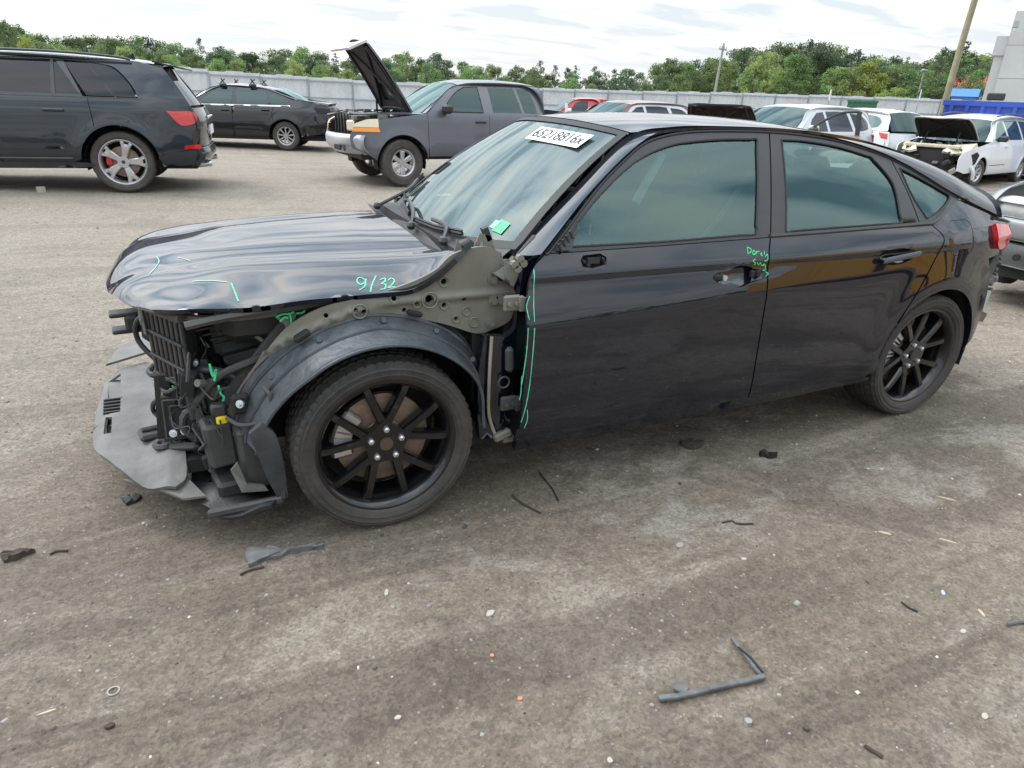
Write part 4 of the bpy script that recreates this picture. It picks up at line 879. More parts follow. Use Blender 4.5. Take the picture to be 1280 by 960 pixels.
for x0 in (-1.30, -1.98):
    for sy in (1, -1):
        r_ = tag(empty('roof_rack_foot', (0, 0, 0)), f"black roof rack foot clamped on the {'near' if sy > 0 else 'far'} roof edge of the black sedan, {'front' if x0 > -1.5 else 'rear'} one", 'rack foot')
        r_.matrix_world = Matrix.Translation(S.root.location)@Matrix.Rotation(S.ang, 4, 'Z')@Matrix.Translation((x0, sy*.60, rz(x0, .6)))
        B = Bag(); B.box((0, 0, .02), (.16, .10, .07), bev=.02, taper=.6); B.build('base', BLKPL, r_); B = Bag(); B.tube([(-.05, 0, .04), (0, 0, .11), (.03, 0, .16)], .016, 6); B.tube([(.06, 0, .04), (0, 0, .11), (-.06, 0, .15)], .014, 6); B.build('clamp', BLKPL, r_)
for x0 in (0, -2.795):
    for sd_ in (1, -1): make_wheel(S.root, (x0, sd_*.79, .325), .325, .21, .21, 'multi', 9, SILVER_RIM, sd_, 0, RUB, 48, disc=False)
S.root.scale = (.965, 1, 1)
# ================================================================== THE DAMAGED BLACK HATCHBACK
car = empty('damaged_hatchback', (0, 0, 0)); tag(car, 'black hatchback in the foreground with its front bumper, headlamps and near wing torn off', 'hatchback')
V_ = Vehicle.__new__(Vehicle); V_.root = car; V_.wz = .3225; V_.ang = 0
def ch2(x): return min(.862, float(np.interp(x, [-3.6, -2.9, -2.64, -1.61, -.94, -.4], [.862, .862, .858, .775, .73, .71])))
def sh1(x): return float(np.interp(x, [-3.4, -2.6, -.4], [.900, .893, .885]))
def CY(x, z):
    y = .911-.012*(z-.5)-float(sp_(z-ch2(x), .010+.045*float(smoothstep((-1.55-x)/.6))))*.27+float(sp_(z-(sh1(x)-.024), .003))*.24-float(sp_(z-sh1(x), .004))*.52-float(sp_(z-1.0, .03))*.03-float(sp_(z-1.2, .05))*.08
    y -= float(sp_(.33-z, .03))*.40
    if x < -2.55: y -= .235*((-2.55-x)/1.09)**2.4
    if z > .96 and x < -1.9: y -= .10*min(1.4, (z-.96)/.35)*((-1.9-x)/1.4)**1.6
    q = (math.hypot(x+2.736, z-.3225)-.385)/.085; y += .014*math.exp(-q*q)
    q = (math.hypot(x+2.736, z-.3225)-.372)/.012; 
    return y
V_.Y = CY; CF = lambda x, z: (x, CY(x, z), z)
def cside(name, outline, mat, holes=(), step=(.045, .035), thick=.014, off=0, both=True, rows=(), label=None):
    o = fill(name, outline, CF, mat, car, holes, step, rows, -1, thick, off)
    if label: o['label'] = label
    if both: mirror(o)
    return o
rws = (lambda x: sh1(x), lambda x: sh1(x)-.024, lambda x: ch2(x))
# ---- outlines, all in metres along the car and above the ground
belt = lambda x: float(np.interp(x, [-2.6, -1.6, -.6], [.985, .968, .955]))
doorF = [(-.488, .262), (-.498, .44), (-.502, .62), (-.508, .78), (-.535, .90), (-.60, .955)]
gapx = [(-1.625, .968), (-1.600, .90), (-1.592, .80), (-1.600, .40), (-1.618, .268)]
mirror_hole = [(-.735, .930), (-.75, .945), (-.82, .948), (-.845, .935), (-.84, .912), (-.78, .902), (-.74, .908)]
hx0, hx1, hz0, hz1 = -1.565, -1.325, .792, .862
recess = sm([(-1.318, .832), (-1.335, .850), (-1.40, .858), (-1.44, .872), (-1.49, .870), (-1.53, .856), (-1.572, .848), (-1.578, .826), (-1.55, .812), (-1.50, .802), (-1.45, .790), (-1.40, .800), (-1.35, .812)], 3, True)
cside('front_door', poly(doorF, [(-.60, .955), (-1.1, .960), (-1.625, .968)], gapx, [(-1.618, .268), (-.488, .262)]), PAINT_BLACK, holes=[recess, mirror_hole], rows=rws)
recR = sm([(-2.225, .858), (-2.25, .880), (-2.30, .893), (-2.36, .897), (-2.42, .893), (-2.47, .880), (-2.475, .862), (-2.44, .838), (-2.36, .825), (-2.28, .832)], 3, True)
rdr = [(-2.36, .40), (-2.41, .52), (-2.465, .605), (-2.55, .74), (-2.63, .875), (-2.66, .93), (-2.60, .982)]
cside('rear_door', poly([(-1.632, .968), (-1.607, .90), (-1.599, .80), (-1.607, .40), (-1.625, .268)], [(-1.625, .268), (-2.33, .285), (-2.36, .40)], rdr, [(-2.60, .982), (-2.1, .975), (-1.632, .968)]), PAINT_BLACK, holes=[recR], rows=rws)
tail_cut = [(-3.02, .885), (-3.06, .955), (-3.12, .985), (-3.36, .985)]
fuel = sm(rrect(-2.90, -2.71, .842, .998, .045), 1, True)
arch = [(-2.736+.368*math.cos(math.radians(a)), .3225+.362*math.sin(math.radians(a))) for a in range(38, 190, 8)]
qp = poly([(-2.608, .982), (-2.668, .93), (-2.638, .872), (-2.558, .737), (-2.473, .602)], arch, [(-3.10, .29), (-3.10, .335), (-3.16, .40), (-3.20, .55), (-3.17, .68), (-3.10, .78), (-3.06, .84), (-3.02, .885)], [(-3.02, .885), (-3.05, .95), (-3.12, 1.0)], [(-3.12, 1.0), (-3.05, 1.035), (-2.95, 1.075)], [(-2.95, 1.075), (-2.80, 1.075), (-2.72, 1.04), (-2.608, .982)])
cside('rear_quarter', qp, PAINT_BLACK, holes=[fuel], rows=rws[:2], step=(.035, .03), thick=.03)
cside('fuel_door', [(x+(-2.805-x)*.02, z+(.92-z)*.02) for x, z in fuel], PAINT_BLACK, thick=.008, off=-.001, rows=rws[:2], both=False)
# frames, glass
drip = [(-.635, .975), (-.85, 1.150), (-1.0, 1.250), (-1.13, 1.318), (-1.30, 1.352), (-1.50, 1.362), (-1.755, 1.362)]
drip2 = [(-1.762, 1.362), (-1.95, 1.352), (-2.15, 1.330), (-2.33, 1.294), (-2.455, 1.262)]
fg = [[(-.70, .975), (-.745, 1.045)], [(-.745, 1.045), (-.85, 1.125), (-.99, 1.215), (-1.11, 1.272), (-1.24, 1.308), (-1.35, 1.322), (-1.51, 1.332), (-1.68, 1.334)], [(-1.68, 1.334), (-1.62, 1.15), (-1.56, .985)], [(-1.56, .985), (-1.1, .975), (-.70, .975)]]
rg = [[(-1.815, 1.334), (-1.95, 1.330), (-2.14, 1.308), (-2.33, 1.268)], [(-2.33, 1.268), (-2.40, 1.195), (-2.425, 1.13), (-2.405, 1.0)], [(-2.405, 1.0), (-1.9, .992), (-1.72, .988)], [(-1.72, .988), (-1.77, 1.15), (-1.815, 1.334)]]
qg = [[(-2.50, 1.222), (-2.62, 1.178), (-2.80, 1.104)], [(-2.80, 1.104), (-2.79, 1.085), (-2.70, 1.045), (-2.58, 1.012)], [(-2.58, 1.012), (-2.53, 1.10), (-2.50, 1.222)]]
FRM = M('window_frame_black', (.016, .018, .023), .38, dust=.04)
cside('front_door_frame', poly([(-.60, .958), (-.635, .975)], drip, [(-1.755, 1.362), (-1.69, 1.16), (-1.627, .971)], [(-1.627, .971), (-1.1, .963), (-.60, .958)]), FRM, holes=[poly(*fg)])
cside('rear_door_frame', poly(drip2[:1]+drip2[1:], [(-2.455, 1.262), (-2.50, 1.12), (-2.52, .985)], [(-2.52, .985), (-1.634, .971)], [(-1.634, .971), (-1.697, 1.16), (-1.762, 1.362)]), FRM, holes=[poly(*rg)])
cside('quarter_frame', poly([(-2.462, 1.260), (-2.64, 1.185), (-2.86, 1.09), (-2.83, 1.070)], [(-2.83, 1.070), (-2.74, 1.038), (-2.615, .990), (-2.527, .987)], [(-2.527, .987), (-2.507, 1.12), (-2.462, 1.260)]), FRM, holes=[poly(*qg)])
sc_ = lambda P, k: [tuple(np.array(p)*k+np.mean(P, axis=0)*(1-k)) for p in P]
for nm, g_ in (('front_side_window', fg), ('rear_side_window', rg), ('quarter_window', qg)): cside(nm, sc_(poly(*g_), 1.02), GLASS_S, thick=0, off=-.005, step=(.08, .07))
RB = M('black_rubber_seal', (.012, .012, .013), .6)
def strip3(name, pts, r_, mat, fn=CF, off=.002, both=True, seg=6):
    P = sm(pts, 5); B = Bag(); B.tube([tuple(np.array(fn(*p))-np.array(grad_n(fn, *p))*off*-1*0) for p in P], r_, seg, False); o = B.build(name, mat, car)
    if both: mirror(o)
    return o
for g_ in (fg, rg, qg):
    P = poly(*g_); strip3('glass_seal', [p for p in P]+[P[0]], .0045, RB)
strip3('belt_moulding', [(-1.628, .975), (-2.0, .981), (-2.52, .991), (-2.62, .997), (-2.74, 1.042)], .010, TRIM)
strip3('roof_drip_seal', [(-.60, .955)]+drip[0:]+drip2[1:]+[(-2.64, 1.190), (-2.86, 1.096), (-2.95, 1.08)], .006, RB)
strip3('quarter_seam', [(-2.86, 1.08), (-2.96, 1.072)], .003, RB)
# bare mirror mount triangle and torn plug
B = Bag(); pts = [(-.645, .968), (-.70, .966), (-.745, 1.04)]; B.prism([np.array(CF(*p))+np.array([0, .002, 0]) for p in pts], (0, .012, 0)); 
for k in range(4): a = np.array(CF(-.655-.018*k, .972+.013*k)); B.box(a+np.array([0, .014, .004]), (.006, .01, .035), (0, .5, 0))
B.build('mirror_base_trim', BLKPL, car)
o = fill('mirror_opening', [(x*1.0, z) for x, z in mirror_hole], CF, DARKV, car, off=-.03, thick=0, flip=-1)
B = Bag(); 
for x, z in ((-.75, .925), (-.83, .93), (-.765, .912), (-.835, .918)): B.cyl(np.array(CF(x, z))+[0, -.012, 0], np.array(CF(x, z))+[0, .004, 0], .006, 8)
B.box(np.array(CF(-.79, .925))+[0, -.01, 0], (.05, .02, .02)); B.build('mirror_plug', BLKPL, car)
# front handle missing: dished recess with lock cylinder and empty sockets
def dish(name, outline, depth, mat, cx_, cz_, rad, parent=car):
    def f(x, z):
        y = CY(x, z); q = math.hypot((x-cx_)/rad[0], (z-cz_)/rad[1]); return (x, y-depth*max(0., 1-q**2.2), z)
    return fill(name, outline, f, mat, parent, (), (.012, .010), (), -1, 0, -.0015)
dish('handle_recess', [(x-(x+1.45)*-.03, z) for x, z in recess], .032, PAINT_BLACK, -1.45, .832, (.125, .05))
B = Bag(); B.box(np.array(CF(-1.348, .832))+[0, -.004, 0], (.048, .018, .030), bev=.012); B.build('handle_socket', DARKV, car); B = Bag(); B.box(np.array(CF(-1.520, .836))+[0, -.006, 0], (.022, .02, .028), bev=.004); B.box(np.array(CF(-1.548, .836))+[0, -.006, 0], (.022, .02, .028), bev=.004); B.build('handle_socket', DARKV, car)
B = Bag(); B.cyl(np.array(CF(-1.372, .832))+[0, -.006, 0], np.array(CF(-1.372, .832))+[0, .010, 0], .011, 16); B.build('lock_cylinder', BOLT, car)
dish('handle_recess', recR, .035, PAINT_BLACK, -2.35, .858, (.13, .045))
B = Bag(); P = [np.array(CF(x, z))+[0, .018, 0] for x, z in ((-2.235, .848), (-2.30, .855), (-2.40, .864), (-2.475, .872))]; B.tube(P, .013, 8); o = B.build('door_handle', PAINT_BLACK, car)
B = Bag(); B.tube([np.array(CF(x, z))+[0, .031, .004] for x, z in ((-2.24, .852), (-2.35, .862), (-2.47, .874))], .0025, 5); B.build('handle_strip', DKGREYPL, car)
# sill
cside('sill', poly([(-.50, .255), (-1.6, .258), (-2.34, .278)], [(-2.34, .278), (-2.345, .235), (-1.6, .205), (-.50, .20)]), PAINT_BLACK, off=-.010, thick=.03)
B = Bag(); B.box((-.46, .82, .262), (.075, .03, .035), (0, .3, 0), bev=.008); B.box((-.49, .81, .235), (.05, .02, .02)); B.build('bare_sill_end', OLIVE, car)
# ---- roof, screens, rail
Zc = lambda x: float(np.interp(x, *zip(*sorted([(-.95, 1.376), (-1.08, 1.392), (-1.25, 1.405), (-1.5, 1.414), (-1.8, 1.412), (-2.1, 1.398), (-2.4, 1.366), (-2.7, 1.315), (-3.0, 1.240), (-3.2, 1.175), (-3.45, 1.085), (-3.62, 1.03)]))))
ZX = np.linspace(-3.62, -.95, 200); ZS = np.array([Zc(x) for x in ZX]); ker = np.hanning(31); ker /= ker.sum(); ZSm = np.convolve(np.pad(ZS, 15, 'reflect', reflect_type='odd'), ker, 'valid')
Zs = lambda x: float(np.interp(x, ZX, ZSm))
RF = lambda x, y: Zs(x)-.042*(abs(y)/.52)**2.2
wt = lambda y: -1.02-.30*y*y
V_.top('roof', poly([(wt(-.53), -.53), (wt(-.3), -.3), (wt(0), 0), (wt(.3), .3), (wt(.53), .53)], [(wt(.53), .53), (-1.6, .535), (-2.42, .51)], [(-2.42, .51), (-2.50, .3), (-2.52, 0), (-2.50, -.3), (-2.42, -.51)], [(-2.42, -.51), (-1.6, -.535), (wt(-.53), -.53)]), RF, PAINT_BLACK, (.07, .06))
up = [(-.515, .735, .935), (-.80, .655, 1.145), (-1.085, .545, 1.322), (-1.30, .535, RF(-1.30, .535)), (-1.6, .535, RF(-1.6, .535)), (-2.0, .525, RF(-2.0, .525)), (-2.42, .51, RF(-2.42, .51)), (-2.85, .50, RF(-2.85, .5)), (-3.25, .50, RF(-3.25, .5)-.005)]
lowr = [(-.585, .950), (-.84, 1.150), (-1.13, 1.324), (-1.34, 1.360), (-1.62, 1.366), (-2.02, 1.350), (-2.44, 1.270), (-2.86, 1.096), (-3.22, .985)]
lo = curve_at([(x, CY(x, z), z) for x, z in lowr]); u_ = curve_at(up)
def railf(t, v):
    a = lo(t); b_ = u_(t); k = np.array([(a[0]+b_[0])/2, a[1]-.16*(a[1]-b_[1]), b_[2]-.12*(b_[2]-a[2])]); return (1-v)**2*a+2*v*(1-v)*k+v*v*b_
o = patch('roof_rail', railf, 70, 10, PAINT_BLACK, car, -1, .012); mirror(o)
# windscreen
WB = lambda y: np.array([-.36-.34*y*y, y, .905+.09*y*y]); WT = lambda y: np.array([wt(y)+.004, y, RF(wt(y), y)-.006])
def wsf(s, t):
    w = 2*s-1; a = WB(w*.725); b_ = WT(w*.525); q = a+(b_-a)*t; q[2] += .026*4*t*(1-t); q[0] += .008*4*t*(1-t); return q
patch('windscreen', wsf, 24, 16, GLASS_W, car, 1, 0)
fr_ = lambda lo_, hi_, nm, rng: patch(nm, wsf, 24, 16, RB, car, 1, 0, .004, rng)
fr_(0, 0, 'screen_border', ((0, 1), (0, .05))); fr_(0, 0, 'screen_border', ((0, 1), (.955, 1))); fr_(0, 0, 'screen_border', ((0, .028), (0, 1))); fr_(0, 0, 'screen_border', ((.972, 1), (0, 1)))
# auction number sheet and green sticker on the glass
def on_ws(u0, v0, du, dv, rot=0):
    a = np.array(wsf(u0, v0)); ex = (np.array(wsf(u0+.05, v0))-np.array(wsf(u0-.05, v0))); ex /= np.linalg.norm(ex); ey = (np.array(wsf(u0, v0+.05))-np.array(wsf(u0, v0-.05))); n_ = np.cross(ex, ey); n_ /= np.linalg.norm(n_)
    if n_[2] < 0: n_ = -n_
    ey = np.cross(n_, ex); c_, s_ = math.cos(rot), math.sin(rot); e1 = ex*c_+ey*s_; e2 = -ex*s_+ey*c_
    return lambda u, v, h_=.004: a+e1*u+e2*v+n_*h_
pl = on_ws(.735, .835, 0, 0, 0)
hs1 = [(-.185, -.047), (.182, -.050), (.185, .045), (-.182, .050)]
B = Bag(); B.add([pl(u, v, .0035+.004*abs(u)) for u, v in hs1], [(0, 1, 2, 3)]); B.build('number_sheet', WHITEPL, car)
text_mesh('sheet_number', '65218816x', .088, lambda u, v: pl(u, v, .006+.004*abs(u)), INKB, car, sx=.86)
pl2 = on_ws(.895, .135, 0, 0, -.2); STG = M('green_sticker', (.04, .50, .17), .5)
B = Bag(); B.add([pl2(u, v) for u, v in ((-.03, -.028), (.035, -.03), (.033, .026), (-.032, .03))], [(0, 1, 2, 3)]); B.build('green_sticker', STG, car)
B = Bag(); B.add([pl2(u-.03, v, .006) for u, v in ((-.022, -.02), (.012, -.02), (.012, .02), (-.022, .018))], [(0, 1, 2, 3)]); B.build('pale_sticker', M('pale_green_sticker', (.22, .52, .34), .6), car)
text_mesh('sticker_lettering', 'OK', .03, lambda u, v: pl2(u, v, .006), M('dark_green_ink', (.02, .30, .12), .6), car) if False else None
# rear: hatch glass, tail gate, spoiler, lamps
def hg(s, t):
    w = 2*s-1; a = np.array([-2.52, w*.50, RF(-2.52, w*.5)-.004]); b_ = np.array([-3.22, w*.49, RF(-3.22, w*.49)-.01]); q = a+(b_-a)*t; q[2] = RF(q[0], q[1])-.006; return q
patch('rear_windscreen', hg, 12, 10, GLASS_W, car, 1)
B = Bag(); pr_ = [(-3.16, 0, 1.135), (-3.44, 0, 1.045), (-3.60, 0, 1.010), (-3.60, 0, .998), (-3.42, 0, 1.015), (-3.18, 0, 1.09)]
K = 14; Vv = []; 
for k in range(K+1):
    w = -1+2*k/K; dx_ = .16*abs(w)**3; 
    for (x, y, z) in pr_: Vv.append((x+dx_, w*.60, z-.045*abs(w)**2.5))
F = [(k*6+i, k*6+(i+1) % 6, (k+1)*6+(i+1) % 6, (k+1)*6+i) for k in range(K) for i in range(6)]+[tuple(range(6))[::-1], tuple(K*6+i for i in range(6))]; B.add(Vv, F, True); B.build('tail_spoiler', PAINT_BLACK, car, auto=30)
tl = lambda z: float(np.interp(z, [.45, .80, .86, .95, 1.0], [-3.52, -3.53, -3.53, -3.52, -3.50]))
V_.fascia('tailgate', [(.62, -3.54, .72, -.20), (.80, -3.57, .73, -.20), (.90, -3.55, .72, -.20), (1.0, -3.50, .62, -.20)], PAINT_BLACK)
def tlf(x, z): return (x, CY(x, z), z)
tlo = poly([(-3.06, .905), (-3.05, .955)], [(-3.05, .955), (-3.12, .975), (-3.26, .965), (-3.345, .945)], [(-3.345, .945), (-3.36, .90), (-3.335, .855)], [(-3.335, .855), (-3.22, .835), (-3.12, .835), (-3.06, .905)])
tl_lo = poly([(-3.12, .962), (-3.27, .948)], [(-3.27, .948), (-3.30, .89), (-3.27, .848)], [(-3.27, .848), (-3.18, .838), (-3.13, .88), (-3.12, .962)])
fill('tail_lamp', tl_lo, tlf, REDL, car, (), (.03, .03), (), -1, .05, .010); mirror(bpy.data.objects['tail_lamp'] if False else COL.objects[-1])
cside('lamp_pocket', poly([(-3.03, .885), (-3.06, .955), (-3.12, 1.0)], [(-3.12, 1.0), (-3.30, .985), (-3.38, .955)], [(-3.38, .955), (-3.38, .84), (-3.08, .80), (-3.03, .885)]), PAINT_BLACK, off=-.012, thick=.02)
cside('body_corner', poly([(-3.12, 1.0), (-3.05, 1.035), (-2.95, 1.075)], [(-2.95, 1.075), (-3.2, 1.0), (-3.38, .955)], [(-3.38, .955), (-3.12, 1.0)]), PAINT_BLACK, off=-.001, thick=.02)
# torn bumper corner: bare plates, foam, clips and hanging shreds
B = Bag()
B.prism([(-3.14, .74, .82), (-3.46, .66, .82), (-3.46, .66, .50), (-3.22, .72, .34)], (0, .02, 0)); B.build('rear_corner_panel', BLKPL, car)
B = Bag(); B.box((-3.36, .735, .64), (.10, .04, .035), (0, .2, -.1), bev=.005); B.box((-3.31, .75, .46), (.14, .03, .05), (0, -.35, -.1)); B.build('bumper_bracket', GREYPL, car)
B = Bag(); B.prism([(-3.25, .752, .60), (-3.33, .735, .62), (-3.36, .73, .50), (-3.27, .75, .44)], (0, .012, 0)); B.prism([(-3.38, .72, .58), (-3.44, .71, .57), (-3.43, .71, .47), (-3.37, .725, .49)], (0, .012, 0)); B.build('foam_fragment', M('pale_foam', (.34, .40, .38), .8, var=.2, vscale=30), car)
B = Bag()
for k in range(8): B.cyl((-3.36-.012*(k % 3), .745, .79-.028*k), (-3.36-.012*(k % 3), .762, .79-.028*k), .009, 8)
B.box((-3.32, .75, .70), (.035, .02, .05), bev=.01); B.build('clip_row', BOLT if False else GREYPL, car)
B = Bag(); B.tube([(-3.30, .76, .82), (-3.26, .78, .76), (-3.20, .80, .70), (-3.17, .80, .64)], .016, 8); B.tube([(-3.34, .75, .80), (-3.30, .77, .72), (-3.24, .79, .66), (-3.21, .79, .60)], .012, 8); B.build('torn_seam_flange', BLKPL, car)
B = Bag(); B.prism([(-3.10, .80, .62), (-3.16, .79, .62), (-3.19, .78, .40), (-3.15, .79, .30), (-3.12, .80, .17), (-3.05, .81, .16), (-3.07, .81, .34)], (0, -.16, 0)); B.prism([(-3.20, .78, .47), (-3.45, .70, .50), (-3.46, .70, .44), (-3.3, .74, .40), (-3.22, .77, .36)], (0, -.03, 0)); B.build('torn_arch_liner', BLKPL, car)
B = Bag(); B.box((-3.45, 0, .60), (.10, 1.3, .12), bev=.02); B.box((-3.40, 0, .42), (.2, 1.2, .25)); B.build('rear_crash_beam', DARKV, car)
# ---- rear wheel arch, floor
V_.wells((-2.736,), .375, .60, .87)
B = Bag(); B.box((-1.5, 0, .25), (2.4, 1.5, .10)); B.box((-.1, 0, .32), (1.3, 1.05, .14)); B.box((-3.1, 0, .35), (.7, 1.3, .2)); B.box((-2.75, 0, .33), (1.0, 1.1, .12)); B.build('underbody', DARKV, car)
B = Bag(); B.box((-.52, 0, .60), (.05, 1.45, .62)); B.build('bulkhead', DARKV, car)
# ---- interior
B = Bag(); B.box((-.72, 0, .86), (.45, 1.36, .16), (0, .12, 0), bev=.05); B.box((-.52, 0, .90), (.30, 1.30, .05)); B.box((-.80, .36, .93), (.18, .30, .07), bev=.03); B.build('dashboard', DASH, car)
B = Bag(); P = [(-.98+.06*math.sin(t)*.4, .36+.185*math.cos(t), .93+.18*math.sin(t)) for t in np.linspace(0, 2*math.pi, 25)]; B.tube(P, .014, 8, False); B.box((-.97, .36, .93), (.05, .14, .10), bev=.03); B.cyl((-.80, .36, .86), (-.97, .36, .93), .025, 10); B.box((-.97, .36, .93), (.02, .34, .03)); B.build('steering_wheel', DASH, car)
for sy in (-1, 1):
    B = Bag(); B.box((-1.42, sy*.37, .55), (.52, .50, .18), bev=.06); B.box((-1.72, sy*.37, .88), (.16, .48, .62), (0, -.30, 0), bev=.07); B.box((-1.83, sy*.37, 1.225), (.10, .27, .17), (0, -.2, 0), bev=.045); B.cyl((-1.80, sy*.37-.05, 1.12), (-1.81, sy*.37-.05, 1.2), .007, 6); B.cyl((-1.80, sy*.37+.05, 1.12), (-1.81, sy*.37+.05, 1.2), .007, 6); B.build('front_seat', SEAT, car)
B = Bag(); B.box((-2.30, 0, .56), (.5, 1.25, .16), bev=.05); B.box((-2.58, 0, .86), (.16, 1.22, .58), (0, -.35, 0), bev=.06)
for sy in (-.38, 0, .38): B.box((-2.68, sy, 1.15), (.09, .25, .14), (0, -.2, 0), bev=.04)
B.build('rear_bench', SEAT, car)
B = Bag(); B.tube([(-1.70, .60, 1.22), (-1.60, .50, .95), (-1.45, .30, .62)], .012, 4); B.tube([(-1.70, -.60, 1.22), (-1.60, -.5, .95), (-1.45, -.3, .62)], .012, 4); B.build('seat_belt', M('grey_belt', (.30, .34, .34), .7), car)
B = Bag(); B.box((-1.12, 0, 1.27), (.035, .22, .065), (0, .2, 0), bev=.015); B.box((-1.08, 0, 1.315), (.05, .03, .06)); B.build('rear_view_mirror', DASH, car)
B = Bag(); B.box((-1.18, .58, 1.18), (.03, .02, .22), (0, -.5, 0)); B.build('pillar_trim', M('pale_pillar_trim', (.42, .44, .43), .7), car)
HEADL = M('pale_headliner', (.46, .47, .46), .8); V_.top('headliner', poly([(-1.15, -.5), (-1.12, 0), (-1.15, .5)], [(-1.15, .5), (-2.45, .48)], [(-2.45, .48), (-2.45, -.48)], [(-2.45, -.48), (-1.15, -.5)]), lambda x, y: RF(x, y)-.035, HEADL, (.2, .2))
B = Bag(); B.box((-1.5, -.80, .62), (2.0, .05, .62)); B.build('far_door_trim', DASH, car)
# ---- bonnet
HP = sorted([(-.42, .935), (-.30, .938), (-.1, .938), (.2, .928), (.42, .915), (.60, .897), (.72, .878), (.79, .850), (.83, .805), (.86, .755)])
HX = np.linspace(-.42, .86, 160); HS = np.interp(HX, *zip(*HP)); ker = np.hanning(15); ker /= ker.sum(); HSm = np.convolve(np.pad(HS, 7, 'reflect', reflect_type='odd'), ker, 'valid')
def hood(x, y):
    # the front edge sweeps back towards the corners, so height follows distance from that edge
    w = abs(y)/.74; xe = x+.20*w**3.2
    z = float(np.interp(xe, HX, HSm))-.088*w**2.6
    # long creases either side, a shallow valley between them
    yc = .50-.16*max(0, x+.3); t = (abs(y)-yc)/.035; z += .010*(1/(1+math.exp(-t)))-.012*math.exp(-((abs(y)-yc+.05)/.09)**2)
    t = (abs(y)-(yc+.13))/.02; z -= .010/(1+math.exp(-t))
    # crash buckles
    if y > -.4:
        d = math.hypot((x-.66)/.26, (y-.34)/.34); e_ = math.exp(-d*d)
        z += e_*(.006*math.sin(11*x+7*y)+.003*math.sin(21*y-9*x+1))
        z += .009*math.exp(-((x-.45)/.22)**2-((y-.66)/.08)**2)*math.sin(14*x)
    z += .010*math.exp(-((x-.58)/.10)**2)*math.sin(9*y+.6)*.6
    if y > 0: z += .150*max(0, (-.10-x)/.25)**1.8*(y/.74)**5       # rear corner sprung up where the wing is gone
    return z
hfn = lambda x, y: (x, y, hood(x, y))
ho = poly([(-.35, .745), (-.20, .752), (-.08, .748), (.17, .733), (.44, .705), (.58, .665), (.67, .60)], [(.67, .60), (.75, .49), (.805, .34), (.835, .15), (.84, 0), (.835, -.18), (.80, -.36), (.73, -.50), (.64, -.60)], [(.64, -.60), (.49, -.665), (.16, -.715), (-.21, -.745), (-.33, -.745)], [(-.33, -.745), (-.29, -.4), (-.28, 0), (-.29, .4), (-.35, .745)])
bon = fill('bonnet', ho, hfn, PAINT_BLACK, car, (), (.020, .020), (), 1, .018); bon['label'] = 'buckled black bonnet with green marker lines'
# underside frame of the bonnet and front lip
B = Bag(); P = [(.62, .62), (.72, .48), (.775, .32), (.80, .12), (.80, -.12), (.77, -.33), (.70, -.48)]; B.tube([(x-.03, y, hood(x, y)-.045) for x, y in P], .016, 6); B.tube([(x, .70-.02*abs(x), hood(x, .69)-.035) for x in (-.28, -.1, .1, .3, .45, .58)], .014, 6); B.build('bonnet_inner_frame', DKGREYPL, car)
o = fill('bonnet_underside', [(x*.96, y*.95) for x, y in ho], lambda x, y: (x, y, hood(x, y)-.03), BLKPL, car, (), (.08, .08), (), 1, 0)
# green marker writing on the bonnet flank: 9/32
W9 = lambda u, v: (u, v)
def hx(px, py):                       # point of the bonnet surface under a sight line
    z = .85
    for _ in range(40): P = at(px, py, z=z); z = min(1.0, max(.70, .7*z+.3*hood(max(-.4, min(.85, P[0])), max(-.74, min(.74, P[1])))))
    return (P[0], P[1])
mk = lambda L_: [[hx(*p) for p in st] for st in L_]
ribbon('marker_writing', mk([[(456, 350), (450, 347), (446, 351), (450, 356), (456, 353), (458, 349)], [(457, 349), (456, 358), (449, 363)], [(470, 345), (465, 356), (463, 365)], [(475, 350), (481, 348), (481, 352), (477, 355), (482, 356), (481, 361), (475, 362)], [(485, 351), (489, 348), (493, 351), (490, 356), (485, 360), (490, 359), (494, 359)]]), hfn, .0045, TEALM, car)
ribbon('marker_line', mk([[(289, 354), (293, 364), (298, 377)]]), hfn, .0038, TEALM, car)
ribbon('faint_marker_line', mk([[(154, 313), (153, 309), (160, 303), (172, 298)], [(196, 321), (199, 327), (194, 335), (187, 343)], [(222, 322), (231, 324), (239, 327)], [(240, 352), (262, 351), (284, 353)]]), hfn, .0028, M('faint_marker_paint', (.22, .50, .45), .5), car)
# ---- cowl, wipers
B = Bag(); K = 20; Vv = []
for k in range(K+1):
    y = -.70+1.40*k/K; Vv += [(-.29-.03*(y/.7)**2, y, .905+.01*(y/.7)**2), (-.34-.2*y*y, y, .885), tuple(WB(y*1.0)+np.array([.0, 0, .004]))]
B.add(Vv, [(3*k+i, 3*k+i+1, 3*k+4+i, 3*k+3+i) for k in range(K) for i in range(2)]); B.build('cowl_panel', BLKPL, car)
def wiper(pts, blade):
    B = Bag(); B.tube(pts, .009, 6); B.ball(pts[0], .02, 8); B.build('wiper_arm', TRIM, car); B = Bag(); B.tube(blade, .008, 6, False); B.tube([np.array(p)+[0, 0, .012] for p in blade], .005, 4, False); B.build('wiper_blade', RB, car)
wb = lambda u, v, h_=.02: tuple(np.array(wsf(u, v))+np.array([.01, 0, h_]))
wiper([(-.34, .05, .93), wb(.46, .05, .035), wb(.33, .08, .035), wb(.25, .06, .03)], [wb(.42, .04), wb(.30, .045), wb(.12, .05)])
wiper([(-.36, .42, .935), wb(.72, .04, .035), wb(.62, .06, .035)], [wb(.80, .035), wb(.66, .035), wb(.50, .035)])
wiper([(-.33, -.52, .93), wb(.12, .08, .03), wb(.08, .16, .03)], [wb(.06, .05), wb(.05, .12), wb(.045, .2)])
